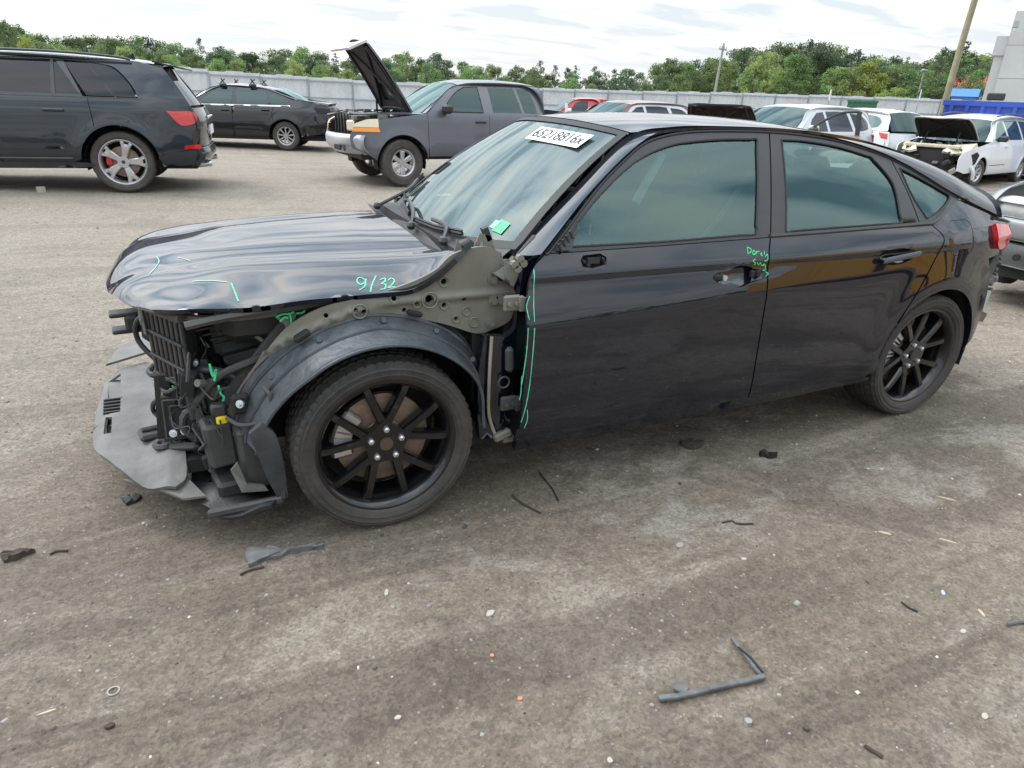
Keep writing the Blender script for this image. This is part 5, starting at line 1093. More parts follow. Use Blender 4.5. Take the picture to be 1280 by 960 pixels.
# ================================================================== STRIPPED FRONT END (children of the hatchback)
PY = lambda px, py, y: np.array(at(px, py, y=y)); PX_ = lambda px, py, x: np.array(at(px, py, x=x)); PZ = lambda px, py, z: np.array(at(px, py, z=z))
def plate(name, L_, y, mat, thick=.004, holes=(), depth=None, step=.04):
    """sheet in the vertical plane y, outline given on that plane in metres"""
    f = depth or (lambda x, z: (x, y, z)); return fill(name, L_, f, mat, car, holes, (step, step), (), -1, thick)
circ = lambda cx_, cz_, r_, n=10: [(cx_+r_*math.cos(2*math.pi*k/n), cz_+r_*math.sin(2*math.pi*k/n)) for k in range(n)]
def apd(x, z):          # the apron leans in towards the front and carries pressed ribs
    y = .735-.10*smoothstep((x-.12)/.45)+.010*math.exp(-((z-(.80+.10*min(0, -x-.1)-.45*max(0, x-.05)**1.3))/.012)**2)
    return (x, float(y), z)
ap_top = [(.50, .43), (.455, .51), (.40, .59), (.345, .665), (.27, .745), (.17, .80), (.05, .825), (-.10, .855), (-.22, .90), (-.29, .955), (-.40, .975), (-.47, .95)]
ap_bot = [(-.53, .80), (-.52, .70), (-.45, .665), (-.38, .655), (-.28, .695), (-.19, .725), (-.10, .752), (.01, .758), (.09, .742), (.17, .705), (.27, .61), (.33, .535), (.40, .42), (.44, .36)]
hl = [circ(.06, .785, .010), circ(.03, .778, .010), circ(-.075, .815, .009), circ(-.20, .80, .017, 12), circ(-.155, .79, .008), circ(-.255, .775, .009), circ(-.33, .79, .009), circ(-.30, .72, .007), circ(-.255, .86, .011), circ(.155, .775, .008), circ(.29, .66, .009), circ(.345, .595, .009), circ(.38, .535, .010), circ(-.11, .77, .008)]
fill('inner_wing', poly(ap_top, [(-.47, .95), (-.53, .80)], ap_bot, [(.44, .36), (.50, .43)]), apd, OLIVE, car, hl, (.025, .02), (), -1, .012)
for (x, z, r_) in ((-.20, .80, .028), (-.255, .86, .018), (-.30, .72, .014), (-.255, .775, .016), (-.155, .79, .014), (-.075, .815, .016), (-.34, .745, .016), (-.37, .70, .018), (.045, .782, .024)):
    p = np.array(apd(x, z)); P = [p+np.array([r_*math.cos(t), .002, r_*math.sin(t)]) for t in np.linspace(0, 2*math.pi, 17)]; B = Bag(); B.tube(P, .0028, 5, False); B.build('pressed_ring', OLIVE, car)
for (x, z) in ((-.44, .855), (-.445, .775), (-.435, .69), (-.47, .775), (-.49, .905)): p = np.array(apd(x, z)); B = Bag(); B.cyl(p+[0, -.005, 0], p+[0, .016, 0], .014, 6); B.cyl(p, p+[0, .006, 0], .021, 14); B.build('wing_bolt', OLIVE, car)
# upper bracket with triangular hole, cowl end
B = Bag(); fill('cowl_bracket', [(-.29, .90), (-.315, 1.0), (-.345, .945), (-.37, .955), (-.40, 1.015), (-.44, 1.005), (-.47, .93), (-.45, .89), (-.30, .885)], lambda x, z: (x, .705, z), OLIVE, car, [[(-.395, .93), (-.42, .93), (-.412, .985), (-.402, .985)]], (.03, .03), (), -1, .004)
B = Bag(); B.box((-.43, .69, 1.01), (.02, .03, .05), (0, .4, 0)); B.box((-.36, .66, .96), (.05, .06, .05), (.3, .3, .5), bev=.01); B.tube([(-.33, .70, .92), (-.36, .68, .97), (-.41, .67, .95)], .008, 6); B.build('cowl_fittings', BLKPL, car)
# pillar foot panel under the screen corner
fill('pillar_foot', poly([(-.43, .885), (-.49, .915), (-.60, 1.005)], [(-.60, 1.005), (-.66, .99)], [(-.66, .99), (-.56, .93), (-.505, .83)], [(-.505, .83), (-.43, .885)]), lambda x, z: (x, .775-.35*max(0, z-.86)-.0, z), OLIVE, car, (), (.03, .02), (), -1, .05)
B = Bag(); p0 = np.array([-.505, .80, .905])
for dx_, dz in ((0, 0), (-.022, .018), (-.008, .036), (.012, .016)): B.cyl(p0+[dx_, -.01, dz], p0+[dx_, .012, dz], .014, 8)
B.build('hinge_bracket', OLIVE, car)
ribbon('marker_line', [[(.0, 0), (.5, .35), (1, .4)]], lambda u, v: np.array(railf(.015+.05*u, .45+.5*v)), .25, TEALM, car, -1, .002)
# hinge pillar
fill('hinge_pillar', poly([(-.385, .665), (-.36, .45), (-.375, .25)], [(-.375, .25), (-.50, .235)], [(-.50, .235), (-.512, .62), (-.53, .90), (-.60, .965)], [(-.60, .965), (-.52, .80), (-.50, .67), (-.385, .665)]), lambda x, z: (x, .80+.02*math.exp(-((x+.46)/.02)**2), z), PAINT_BLACK, car, (), (.03, .03), (), -1, .03)
B = Bag(); B.tube([(-.408, .815, .665), (-.402, .815, .50), (-.404, .815, .36), (-.43, .815, .27)], .0065, 6); B.build('seam_sealer', CREAM, car)
B = Bag(); B.box((-.475, .83, .575), (.035, .03, .10), (0, .05, 0), bev=.012); B.build('check_strap_cover', DKGREYPL, car)
B = Bag(); B.tube([(-.455+.022*math.cos(t), .83, .487+.022*math.sin(t)) for t in np.linspace(0, 6.283, 15)], .004, 5, False); B.build('rubber_plug', DKGREYPL, car)
for z in (.40, .79):
    B = Bag(); B.box((-.475, .832, z), (.065, .018, .058), bev=.006); B.box((-.505, .845, z), (.02, .03, .05)); B.build('door_hinge', OLIVE if z > .6 else DKGREYPL, car)
    B = Bag()
    for dx_ in (-.014, .014): B.cyl((-.475+dx_, .84, z), (-.475+dx_, .852, z), .009, 6)
    B.build('hinge_bolt', OLIVE if z > .6 else DKGREYPL, car)
# suspension turret seen behind, with the grey rubber boot
B = Bag(); B.cyl((-.33, .60, .60), (-.33, .60, .69), .07, 20); B.cyl((-.33, .61, .62), (-.33, .65, .64), .05, 16); B.build('drain_hose', BLKPL, car)
B = Bag(); B.box((-.40, .66, .55), (.06, .12, .35)); B.build('inner_panel', BLKPL, car)
# wheel arch liner: arched sheet, rolled lip, ribs
def lf(t, v):
    a = math.radians(-2+184*t); rr = .385+.075*v**1.2 if v > .18 else .385+.075*.18**1.2*(v/.18)
    flat = 1.0-.10*math.exp(-((t-.95)/.1)**2)
    x = .00+rr*1.02*math.cos(a)*flat; z = .325+rr*.985*math.sin(a); 
    z += .010*math.sin(9*math.pi*t)*v*(1-v); y = .895-.20*v**.85+.004*math.sin(60*t)*v
    if a < .9: x += .035*(1-a/.9); y -= .08*(1-a/.9)
    return (x, y, z)
def lf2(t, v): return lf(t, v)
o = patch('arch_liner', lf2, 90, 16, LINER, car, 1, .003, 0, ((.03, .97), (0, 1))); o['label'] = 'dusty blue grey front arch liner, lip torn at the front'
for t0 in (.13, .87):
    pass
for v0, r_ in ((.0, .006), (.42, .007), (.78, .008)): B = Bag(); B.tube([lf(t, v0) for t in np.linspace(.03, .97, 60)], r_, 6, False); B.build('liner_rib', LINER, car)
for t in (.22, .36, .52, .66, .8): p = np.array(lf(t, .62)); B = Bag(); B.cyl(p, p+np.array([0, .012, .006]), .010, 8); B.build('liner_clip', LINER, car)
for t in (.33, .60): p = np.array(lf(t, .88)); B = Bag(); B.box(p+[0, .02, .012], (.055, .04, .018), (0, (.5-t)*3, 0), bev=.005); B.build('liner_tab', DARKV, car)
V_.wells((0,), .40, .50, .72)
# leading edge of the liner running down to the washer bottle
fill('liner_front_panel', poly([(.44, .44), (.40, .25), (.375, .16)], [(.375, .16), (.34, .15)], [(.34, .15), (.345, .30), (.36, .42), (.40, .47)], [(.40, .47), (.44, .44)]), lambda x, z: (x, .80+.05*math.sin((z-.15)*5), z), LINER, car, (), (.03, .03), (), -1, .02)
# rails: olive inner structure forward of the arch
def strut(name, pts, r_, mat, seg=8): B = Bag(); B.tube(pts, r_, seg); return B.build(name, mat, car)
def bar(name, a, b_, w, h_, mat, bev=.006):
    a, b_ = np.array(a, float), np.array(b_, float); d = b_-a; l = np.linalg.norm(d); B = Bag(); B.box((0, 0, 0), (l, w, h_), bev=bev); o = B.build(name, mat, car); o.location = (a+b_)/2; o.rotation_mode = 'QUATERNION'; o.rotation_quaternion = Vector(d).to_track_quat('X', 'Z'); return o
bar('upper_rail', (.50, .56, .44), (.20, .62, .80), .05, .05, DKGREYPL); strut('white_edge_pipe', [(.44, .60, .47), (.36, .62, .56), (.25, .64, .70), (.19, .66, .76)], .009, LINER)
bar('chassis_leg', (.62, .50, .44), (.0, .48, .46), .10, .13, DKGREYPL)
strut('tubular_brace', [(.42, .56, .42), (.40, .50, .50), (.30, .40, .68), (.24, .36, .80)], .012, BLKPL)
# lock carrier, grille shutter, fan shroud behind
bar('bonnet_slam_panel', (.71, -.45, .76), (.70, .38, .765), .07, .035, BLKPL)
strut('front_trim_strip', [(.70, .33, .785), (.68, .46, .780), (.58, .58, .765), (.44, .64, .765), (.30, .66, .775)], .011, GREYPL)
bar('headlamp_bracket', (.735, .20, .80), (.725, .34, .68), .018, .035, GREYPL); bar('headlamp_bracket', (.74, .16, .81), (.73, .30, .80), .02, .03, GREYPL); bar('headlamp_bracket', (.725, .30, .79), (.72, .35, .64), .014, .03, GREYPL)
# shutter grid: frame, vertical slats, cross bars
o_ = np.array([.70, .36, .0]); 
def gp(u, z): return (.70-.11*u, .335+.22*u*1.0, z)
S0, S1 = .50, .745
B = Bag(); B.prism([gp(0, S0), gp(1, S0), gp(1, S1), gp(0, S1)], (-.02, -.03, 0)); B.build('shutter_back', DARKV, car)
for k in range(8): a = np.array(gp(k/7, (S0+S1)/2)); B = Bag(); B.box(a+[.006, .008, 0], (.012, .020, S1-S0), (0, 0, .46), bev=.003); B.build('shutter_slat', BLKPL, car)
for z in (S0, .57, .66, S1): B = Bag(); a = np.array(gp(.5, z)); B.box(a+[.012, .012, 0], (.014, .255, .011), (0, 0, .46), bev=.002); B.build('shutter_bar', BLKPL, car)
B = Bag(); B.box((.60, 0, .58), (.05, .9, .42)); B.build('radiator', DARKV, car)
# bumper beam stub with foam jaws that stick out at the left
for z in (.662, .598): B = Bag(); B.box((.80, .12, z), (.10, .07, .016), (0, 0, .1), bev=.005); B.build('beam_jaw', BLKPL, car)
B = Bag(); B.box((.775, .13, .63), (.05, .07, .06), bev=.01); B.box((.70, .16, .64), (.09, .18, .13), bev=.02); B.build('beam_end_block', BLKPL, car)
B = Bag(); B.box((.66, .19, .60), (.07, .12, .05), (.3, .2, .2)); B.box((.67, .12, .57), (.05, .1, .06), (0, .4, 0)); B.build('torn_bracket', BLKPL, car)
# undertray: broad dusty grey plastic sheet with three slots
def uz(x, y): return .205+.03*smoothstep((.80-x)/.1)-.05*smoothstep((x-.93)/.08)+.015*math.sin(y*5)-.045*smoothstep((y-.50)/.12)
tray = [(1.005, -.52), (1.012, -.16), (.985, .16), (.95, .34), (.90, .44), (.855, .52), (.78, .60), (.69, .655)]
tin = [(.69, .655), (.655, .60), (.65, .43)]; tin2 = [(.65, .43), (.735, .28), (.75, .06), (.77, -.16), (.80, -.42), (.82, -.60)]
slots = [[tuple(PZ(a, b_, .19)[:2]) for a, b_ in q] for q in ([(134, 469), (151, 468), (151, 492), (133, 494)], [(133, 498), (151, 498), (151, 518), (132, 519)], [(132, 523), (141, 526), (141, 549), (131, 550)])]
fill('undertray', poly(tray, tin, tin2, [(.82, -.60), (1.005, -.52)]), lambda x, y: (x, y, uz(x, y)), GREYPL, car, slots, (.03, .03), (), 1, .012)
for k_, q in enumerate(slots): ce_ = np.mean(q, axis=0); B = Bag(); B.prism([(p[0]*1.0+(p[0]-ce_[0])*.15, p[1]+(p[1]-ce_[1])*.15, .150) for p in q], (0, 0, .006)); B.build('slot_floor', DARKV if k_ == 1 else GREYPL, car)
for k in range(5): q_ = PZ(142, 500+4*k, .185); B = Bag(); B.box(q_, (.075, .010, .018), bev=.002); B.build('slot_fin', BLKPL, car)
B = Bag(); B.prism([(.78, .58, .165), (.67, .70, .155), (.60, .70, .15), (.645, .61, .17), (.70, .56, .175)], (0, 0, .008)); B.prism([(.86, .52, .17), (.78, .585, .165), (.70, .56, .18), (.73, .53, .18)], (0, 0, .006)); B.build('undertray_flap', GREYPL, car)
B = Bag(); B.prism([(.99, -.56, .215), (.80, -.62, .24), (.82, -.85, .24), (.95, -.80, .22)], (0, 0, .01)); B.build('undertray_far_wing', GREYPL, car)
fill('lower_duct_panel', [(.655, .66), (.64, .42), (.36, .40), (.34, .74), (.40, .84), (.56, .78)], lambda x, y: (x, y, .13+.03*math.sin(x*20)*math.sin(y*17)), BLKPL, car, [circ(.56, .55, .035), circ(.50, .66, .03)], (.03, .03), (), 1, .015)
bar('undertray_edge', (.60, .76, .12), (.355, .80, .15), .022, .028, DKGREYPL); bar('undertray_edge', (.355, .80, .15), (.345, .80, .30), .02, .02, DKGREYPL)
bar('tow_bracket', (.735, .43, .235), (.60, .53, .265), .036, .036, BLKPL, .015); B = Bag(); B.tube([(.725+.024*math.cos(t), .44+.024*math.sin(t), .250) for t in np.linspace(0, 6.28, 13)], .012, 6, False); B.build('tow_ring', DKGREYPL, car)
B = Bag(); B.box((.765, .31, .240), (.09, .09, .025), (0, 0, .2), bev=.010); B.build('bracket_shoe', BLKPL, car); B = Bag(); B.box((.77, .30, .256), (.06, .03, .010), (0, 0, .2), bev=.004); B.build('bracket_slot', DARKV, car)
# washer bottle: two moulded boxes with a lighter grey flange
B = Bag(); B.box((.430, .655, .275), (.10, .13, .24), (0, .05, .15), bev=.012); B.build('washer_bottle', DKGREYPL, car)
B = Bag(); B.box((.535, .605, .315), (.095, .11, .17), (0, .04, .15), bev=.012); B.build('washer_bottle_neck', DKGREYPL, car)
B = Bag(); B.prism([(.485, .735, .29), (.51, .71, .25), (.485, .74, .175), (.40, .76, .175), (.41, .755, .195), (.465, .74, .205)], (0, .012, 0)); B.build('bottle_flange', GREYPL, car)
B = Bag(); B.box((.47, .62, .165), (.20, .16, .06), (0, 0, .15), bev=.012); B.build('bottle_tray', BLKPL, car)
B = Bag(); B.box((.515, .675, .425), (.034, .02, .030), (0, 0, .2), bev=.005); B.build('yellow_tape_tag', YEL, car)
B = Bag(); B.box((.520, .665, .46), (.05, .04, .045), bev=.008); B.cyl((.52, .69, .43), (.52, .70, .34), .003, 5); B.build('wiring_plug', BLKPL, car)
B = Bag(); B.box((.45, .70, .485), (.062, .03, .075), bev=.012); B.build('bolt_housing', DARKV, car)
# centre cluster: brackets, aluminium cooler, bolts
for y_ in (.31, .37, .43): B = Bag(); B.box((.63-.02*(y_-.31)*8, y_, .43), (.03, .035, .115), bev=.004); B.build('cooler_tank', ALU, car)
B = Bag(); B.box((.585, .40, .42), (.03, .28, .22)); B.build('cooler_core', DARKV, car)
rb = random.Random(8)
for k in range(26):
    x, y_, z = rb.uniform(.50, .66), rb.uniform(.30, .62), rb.uniform(.22, .56); B = Bag(); B.box((x-.03, y_, z), (rb.uniform(.02, .07), rb.uniform(.02, .10), rb.uniform(.02, .09)), (rb.uniform(-.3, .3), rb.uniform(-.4, .4), rb.uniform(-.3, .3)), bev=.004); B.build('bracket', rb.choice([BLKPL, BLKPL, DARKV, DKGREYPL]), car)
for p in ((.45, .725, .495),):
    B = Bag(); q = np.array(p); d = np.array([.55, .75, .25]); d /= np.linalg.norm(d); B.cyl(q, q+d*.008, .014, 14); B.cyl(q+d*.006, q+d*.018, .008, 6); B.build('bolt', BOLT, car)
B = Bag(); B.box((.615, .12, .33), (.03, .62, .36), (0, .05, -.2)); B.box((.52, .40, .33), (.06, .36, .36)); B.box((.56, .25, .20), (.18, .6, .05)); B.build('lower_carrier', DARKV, car)
for k in range(3): B = Bag(); B.box((.655-.012*k, .06+.16*k, .33), (.02, .022, .28), (0, .05, -.2), bev=.004); B.build('carrier_rib', BLKPL, car)
for z in (.24, .34, .44): B = Bag(); B.box((.645, .22, z), (.022, .42, .018), (0, 0, -.12), bev=.004); B.build('carrier_bar', BLKPL, car)
B = Bag(); B.tube([(.60+.045*math.cos(t), .53, .36+.055*math.sin(t)) for t in np.linspace(0, 6.28, 15)], .012, 6, False); B.build('bracket_ring', DKGREYPL, car)
rb = random.Random(31)
for k in range(44):          # thicket of broken clips, tabs, studs and plugs between the cooler and the washer bottle
    u = rb.random(); x = .685-.16*u+rb.uniform(-.015, .02); y_ = .20+.42*u+rb.uniform(-.05, .05); z = rb.uniform(.20, .56); q = rb.random(); B = Bag()
    if q < .45: B.box((x, y_, z), (rb.uniform(.008, .03), rb.uniform(.015, .07), rb.uniform(.015, .06)), (rb.uniform(-.5, .5), rb.uniform(-.5, .5), rb.uniform(-.8, .3)), bev=.003)
    elif q < .7: a0 = np.array([x, y_, z]); B.tube([a0, a0+[rb.uniform(-.02, .04), rb.uniform(.0, .05), rb.uniform(-.06, .02)], a0+[rb.uniform(-.03, .03), rb.uniform(.02, .10), rb.uniform(-.10, .03)]], rb.uniform(.003, .006), 5)
    else: B.cyl((x, y_, z), (x+.02, y_+.02, z+rb.uniform(-.01, .02)), rb.uniform(.008, .018), 8)
    B.build('broken_clip', rb.choice([BLKPL, BLKPL, DKGREYPL, DARKV, GREYPL]), car)
for q_, d_, m_ in (([(206, 456), (214, 455), (217, 489), (209, 490)], .30, ALU), ([(219, 455), (228, 454), (232, 487), (223, 489)], .30, ALU), ([(200, 498), (238, 494), (242, 546), (206, 553)], .47, BLKPL), ([(192, 470), (199, 469), (206, 556), (198, 558)], .40, BLKPL), ([(250, 450), (259, 449), (266, 502), (256, 505)], .53, BLKPL), ([(236, 460), (246, 459), (252, 492), (241, 495)], .48, DARKV)):
    B = Bag(); B.prism([PY(a, b_, d_) for a, b_ in q_], (0, -.025, 0)); B.build('cooler_tank' if m_ is ALU else 'carrier_plate', m_, car)
for q_ in ([(203, 501), (234, 498), (238, 542), (209, 548)], [(212, 508), (228, 506), (230, 530), (216, 534)]):
    B = Bag(); P = [PY(a, b_, .478) for a, b_ in q_]; B.tube(P+[P[0]], .0045, 5, False); B.build('carrier_rim', DKGREYPL, car)
for a, b_ in ((244, 453), (247, 497), (218, 541), (232, 538)): q = PY(a, b_, .50 if a != 244 else .52); B = Bag(); B.cyl(q, q+[.004, .010, .003], .014, 14); B.cyl(q+[.003, .008, .002], q+[.006, .018, .004], .008, 6); B.build('bolt', BOLT, car)
# air box and inner black parts under the bonnet edge
B = Bag(); B.box((.40, .36, .66), (.26, .20, .16), (0, .1, .2), bev=.02); B.build('air_box', DKGREYPL, car)
for k in range(5): B = Bag(); B.box((.40+.02*k, .475-.003*k, .64+.018*k), (.20, .01, .006), (0, .1, .2)); B.build('air_box_rib', BLKPL, car)
strut('support_stay', [(.50, .50, .76), (.36, .56, .66), (.30, .60, .60)], .008, GREYPL)
B = Bag(); B.box((.10, .1, .72), (.75, .95, .16), bev=.04); B.build('engine_cover', BLKPL, car)
B = Bag(); B.box((.05, .45, .60), (.5, .25, .3), bev=.04); B.build('inner_bay', DARKV, car)
B = Bag(); B.cyl((.40, .60, .545), (.40, .625, .55), .014, 8); B.build('orange_connector', M('orange_plastic', (.55, .20, .08), .5), car)
# hoses and wiring
for pts, r_, mt_ in [([(.66, .30, .50), (.70, .36, .46), (.68, .46, .46), (.62, .50, .50)], .008, BLKPL), ([(.72, .28, .47), (.70, .34, .45), (.66, .42, .44), (.61, .50, .47), (.57, .56, .52)], .009, BLKPL),
    ([(.60, .54, .42), (.565, .575, .48), (.50, .60, .555), (.40, .62, .60), (.32, .62, .62)], .014, DKGREYPL), ([(.60, .50, .53), (.55, .54, .56), (.48, .57, .55), (.44, .58, .52)], .013, LINER), ([(.62, .46, .55), (.585, .50, .56), (.56, .54, .54), (.55, .55, .48)], .009, DKGREYPL),
    ([(.735, .20, .245), (.76, .17, .27), (.745, .22, .33), (.69, .33, .38), (.655, .40, .41), (.64, .44, .47), (.655, .42, .52)], .009, BLKPL), ([(.68, .24, .70), (.75, .23, .66), (.76, .22, .58), (.70, .27, .50)], .010, BLKPL), ([(.72, .25, .49), (.74, .26, .47), (.72, .30, .47), (.70, .27, .50)], .012, BLKPL),
    ([(.50, .70, .44), (.46, .74, .425), (.41, .77, .44), (.37, .79, .48), (.36, .80, .54), (.38, .78, .57)], .007, DKGREYPL), ([(.66, .36, .53), (.60, .45, .55), (.57, .52, .50), (.56, .56, .42)], .006, BLKPL), ([(.63, .40, .32), (.62, .48, .36), (.57, .54, .34), (.53, .60, .33)], .008, BLKPL), ([(.68, .32, .42), (.66, .36, .34), (.66, .42, .28), (.60, .50, .26)], .006, BLKPL)]:
    strut('hose' if r_ > .0085 else 'wiring', pts, r_, mt_)
rb = random.Random(51)
for k in range(26):          # loose looms and cut wires in the stripped corner
    a0 = np.array([.70-.16*rb.random(), .20+.42*rb.random(), rb.uniform(.26, .62)]); P = [a0]
    for j in range(3): P.append(P[-1]+np.array([rb.uniform(-.05, .03), rb.uniform(-.03, .07), rb.uniform(-.08, .05)]))
    strut('loose_wire', P, rb.choice([.0022, .003, .004, .0055]), rb.choice([BLKPL, BLKPL, DKGREYPL, RB]), 5)
# green marker strokes on the bare metal
sf_ = lambda x, z: tuple(np.array(apd(x, z)))
B = Bag(); B.prism([PY(345, 397, .66), PY(371, 391, .66), PY(360, 418, .66), PY(355, 405, .66)], (0, .006, 0)); B.build('horn_bracket', OLIVE, car)
for st in ([(345, 397), (352, 393), (362, 392), (368, 390)], [(362, 392), (364, 402), (362, 414), (354, 418)], [(350, 402), (356, 397), (360, 398)], [(370, 392), (378, 391), (381, 388)]): strut('marker_line', [PY(a, b_, .675) for a, b_ in st], .0035, GREEN, 5)
for st in ([(262, 455), (266, 470), (270, 462), (268, 476)], [(273, 482), (276, 492), (280, 497), (277, 506)], [(212, 487), (222, 484)], [(216, 482), (218, 488)]): strut('marker_line', [PY(a, b_, .64 if a > 240 else .45) for a, b_ in st], .004, GREEN, 5)
# marker lines and scrawl on the door
def dx(px, py):
    y = .88
    for _ in range(40): P = at(px, py, y=y); y = .5*y+.5*CY(P[0], P[2])
    return (P[0], P[2])
md = lambda L_: [[dx(*p) for p in st] for st in L_]
ribbon('marker_line', md([[(667, 337), (667, 360), (667, 385), (668, 402)], [(662, 370), (658, 382), (660, 394), (662, 400)], [(668, 410), (666, 440), (662, 480), (657, 508), (651, 528)], [(660, 410), (658, 440), (654, 468), (652, 480)], [(652, 470), (651, 490), (649, 500)], [(659, 512), (659, 524), (655, 535)]]), CF, .0034, TEALM, car, -1)
ribbon('marker_writing', md([[(934, 309), (934, 316)], [(933, 309), (938, 311), (938, 315), (934, 317)], [(940, 316), (942, 313), (944, 317), (941, 318), (940, 316)], [(945, 314), (945, 318)], [(945, 315), (949, 314)], [(950, 318), (952, 316), (951, 319), (953, 320)], [(955, 319), (955, 314)], [(956, 321), (959, 318), (959, 325), (955, 326)], [(944, 324), (941, 326), (944, 329), (942, 331)], [(946, 328), (948, 331)], [(949, 331), (950, 328), (952, 332)], [(955, 329), (953, 332), (956, 331), (956, 337), (953, 338)], [(957, 340), (960, 342), (957, 345)]]), CF, .0034, GREEN, car, -1)
# ---- wheels
for x0, sd_, st in ((0, 1, math.radians(1)), (0, -1, math.radians(1)), (-2.736, 1, 0), (-2.736, -1, 0)):
    make_wheel(car, (x0, sd_*.7735, .3225), .3225, .2490, .235, 'vpair', 10, RIMB, sd_, st, RUB2, 120, M('brass_worn_cap', (.10, .08, .05), .5, .5) if x0 == 0 and sd_ == 1 else RIMB, ALU, rot0=92 if x0 == 0 else 75)
# ================================================================== OTHER VEHICLES
def simple_car(name, label, cat, px, wl, ang, paint, D, wheel=None, group=None):
    """ordinary closed body from a table of dimensions"""
    v = Vehicle(name, label, cat, px, wl, ang, group=group, loc=D.get('loc')); L_ = D['wb']; r_ = D['r']; hw = D['hw']; v.wz = r_
    zb = D['belt']; zr = D['rail']; zt = D['top']; xr = D['xroof']; sill = D.get('sill', .30); xe = D['xend']; fo = D['xfront']; xa = D.get('xa', -.45); ww = D.get('bonnet_z', zb-.05)
    v.Ydef(hw+.02, [(.62, .10, .03), (zb-.08, .25, .01), (zb+.02, .20, .02), (zb+.3, .10, .05)], (.2, fo, .22), (-L_-.2, xe, D.get('rt', .14)), [(-L_, r_, r_*1.18, .015), (0, r_, r_*1.18, .015)], (sill+.06, .35))
    ar = r_*1.20; xd = D['doors']; ra = (-L_, r_)
    # front wing, doors, quarter
    v.side('front_wing', poly([(xa+.005, sill), (-ar, sill)] if -ar > xa else [(xa+.005, sill), (xa+.02, sill)], arc(0, r_, ar, 178, 6, 12), [(fo-.25, sill+.05), (fo-.04, sill+.12)], [(fo-.04, sill+.12), (fo-.05, ww-.28), (fo-.35, ww-.10), (xa, zb)], [(xa, zb), (xa+.005, sill)]), paint)
    for i in range(len(xd)-1):
        a, b_ = xd[i], xd[i+1]
        if b_ > -L_+ar+.02: v.side('door', [(a-.006, sill), (a-.006, zb), (b_, zb), (b_, sill)], paint)
        else: v.side('door', poly([(a-.006, zb), (a-.006, sill)], [(a-.006, sill), (-L_+ar, sill)], arc(*ra, ar, 2, 60, 6), [(-L_+ar*.52, r_+ar*.88), (b_, zb)], [(b_, zb), (a-.006, zb)]), paint)
    b_ = xd[-1]; ze = D.get('zend', zb); 
    v.side('rear_quarter', poly([(b_-.006, zb)], ([(b_-.006, zb), (-L_+ar*.50, r_+ar*.885)] if xd[-1] < -L_+ar+.02 else [(b_-.006, zb), (b_-.006, sill), (-L_+ar, sill)]), arc(*ra, ar, 61 if xd[-1] < -L_+ar+.02 else 3, 174, 12), [(xe+.25, sill+.04), (xe+.05, sill+.10)], [(xe+.05, sill+.10), (xe, (sill+ze)/2+.1), (xe+.08, ze)], [(xe+.08, ze), (b_-.006, zb)]), paint)
    up_ = D['upper']; v.side('window_frame', poly(up_, [up_[-1], (up_[-1][0], zb), (xa, zb), up_[0]]), D.get('frame', paint))
    for o_ in D['glass']: v.side('side_window', o_, D.get('glassmat', GLASS_BG), thick=0, off=.004)
    xs = [q[0] for q in xr]; 
    def rz(x, y): return float(np.interp(x, [q[0] for q in sorted(xr)], [q[1] for q in sorted(xr)]))-.05*(abs(y)/D['yr'])**2
    yr = D['yr']; x0, x1 = max(xs), min(xs)
    v.top('roof', poly([(x0-.08, -yr), (x0, 0), (x0-.08, yr)], [(x0-.08, yr), ((x0+x1)/2, yr*1.03), (x1, yr)], [(x1, yr), (x1-.03, 0), (x1, -yr)], [(x1, -yr), ((x0+x1)/2, -yr*1.03), (x0-.08, -yr)]), rz, paint)
    base = (xa+.06, .80*hw, zb-.01)
    v.rail([(xa+.02, zb)]+up_[1:], [base, ((base[0]+x0)/2, (base[1]+yr)/2+.03, (base[2]+rz(x0, yr))/2+.02), (x0-.06, yr, rz(x0-.06, yr)), ((x0+x1)/2, yr*1.02, rz((x0+x1)/2, yr)), (x1, yr, rz(x1, yr))]+D.get('railend', []), paint)
    v.screen('windscreen', (base[0]+.22, base[0], zb-.03, zb, .80*hw), (x0+.0, x0-.07, rz(x0, 0), rz(x0, yr), yr), GLASS_BG)
    rb_ = D.get('rear', (x1-.05, x1-.2, zb)); v.screen('rear_windscreen', (rb_[1]-.08, rb_[1], rb_[2], rb_[2], .72*hw), (x1-.03, x1, rz(x1, 0), rz(x1, yr), yr*.97), D.get('rearglass', GLASS_BG), flip=-1, bulge=0)
    if D.get('boot'): z1 = D['boot']; v.top('boot_lid', [(rb_[1]+.05, -.72*hw), (rb_[1]+.05, .72*hw), (xe+.1, .7*hw), (xe-.05, 0), (xe+.1, -.7*hw)], lambda x, y: z1-.03*(abs(y)/.6)**2, paint)
    v.fascia('rear_bumper', [(sill, xe+.02, hw*.88, -.16), ((sill+ze)*.5, xe-.08, hw*.90, -.18), (ze-.02, xe+.0, hw*.82, -.14)], paint)
    if not D.get('nobonnet'):
        v.top('bonnet', poly([(base[0], -.80*hw), (base[0]+.2, 0), (base[0], .80*hw)], [(base[0], .80*hw), (fo-.4, .78*hw), (fo-.18, .6*hw)], [(fo-.18, .6*hw), (fo-.03, 0), (fo-.18, -.6*hw)], [(fo-.18, -.6*hw), (fo-.4, -.78*hw), (base[0], -.8*hw)]), lambda x, y: ww+.02-.13*max(0, x+.3)**1.5-.05*(abs(y)/.8)**3, paint)
        v.fascia('front_bumper', [(sill, fo-.05, hw*.86, .24), ((sill+ww)/2, fo, hw*.9, .26), (ww-.16, fo-.08, hw*.8, .22)], paint)
        v.side('headlamp', [(fo-.40, ww-.20), (fo-.10, ww-.30), (fo-.10, ww-.36), (fo-.30, ww-.34)], CLEARL, off=.004)
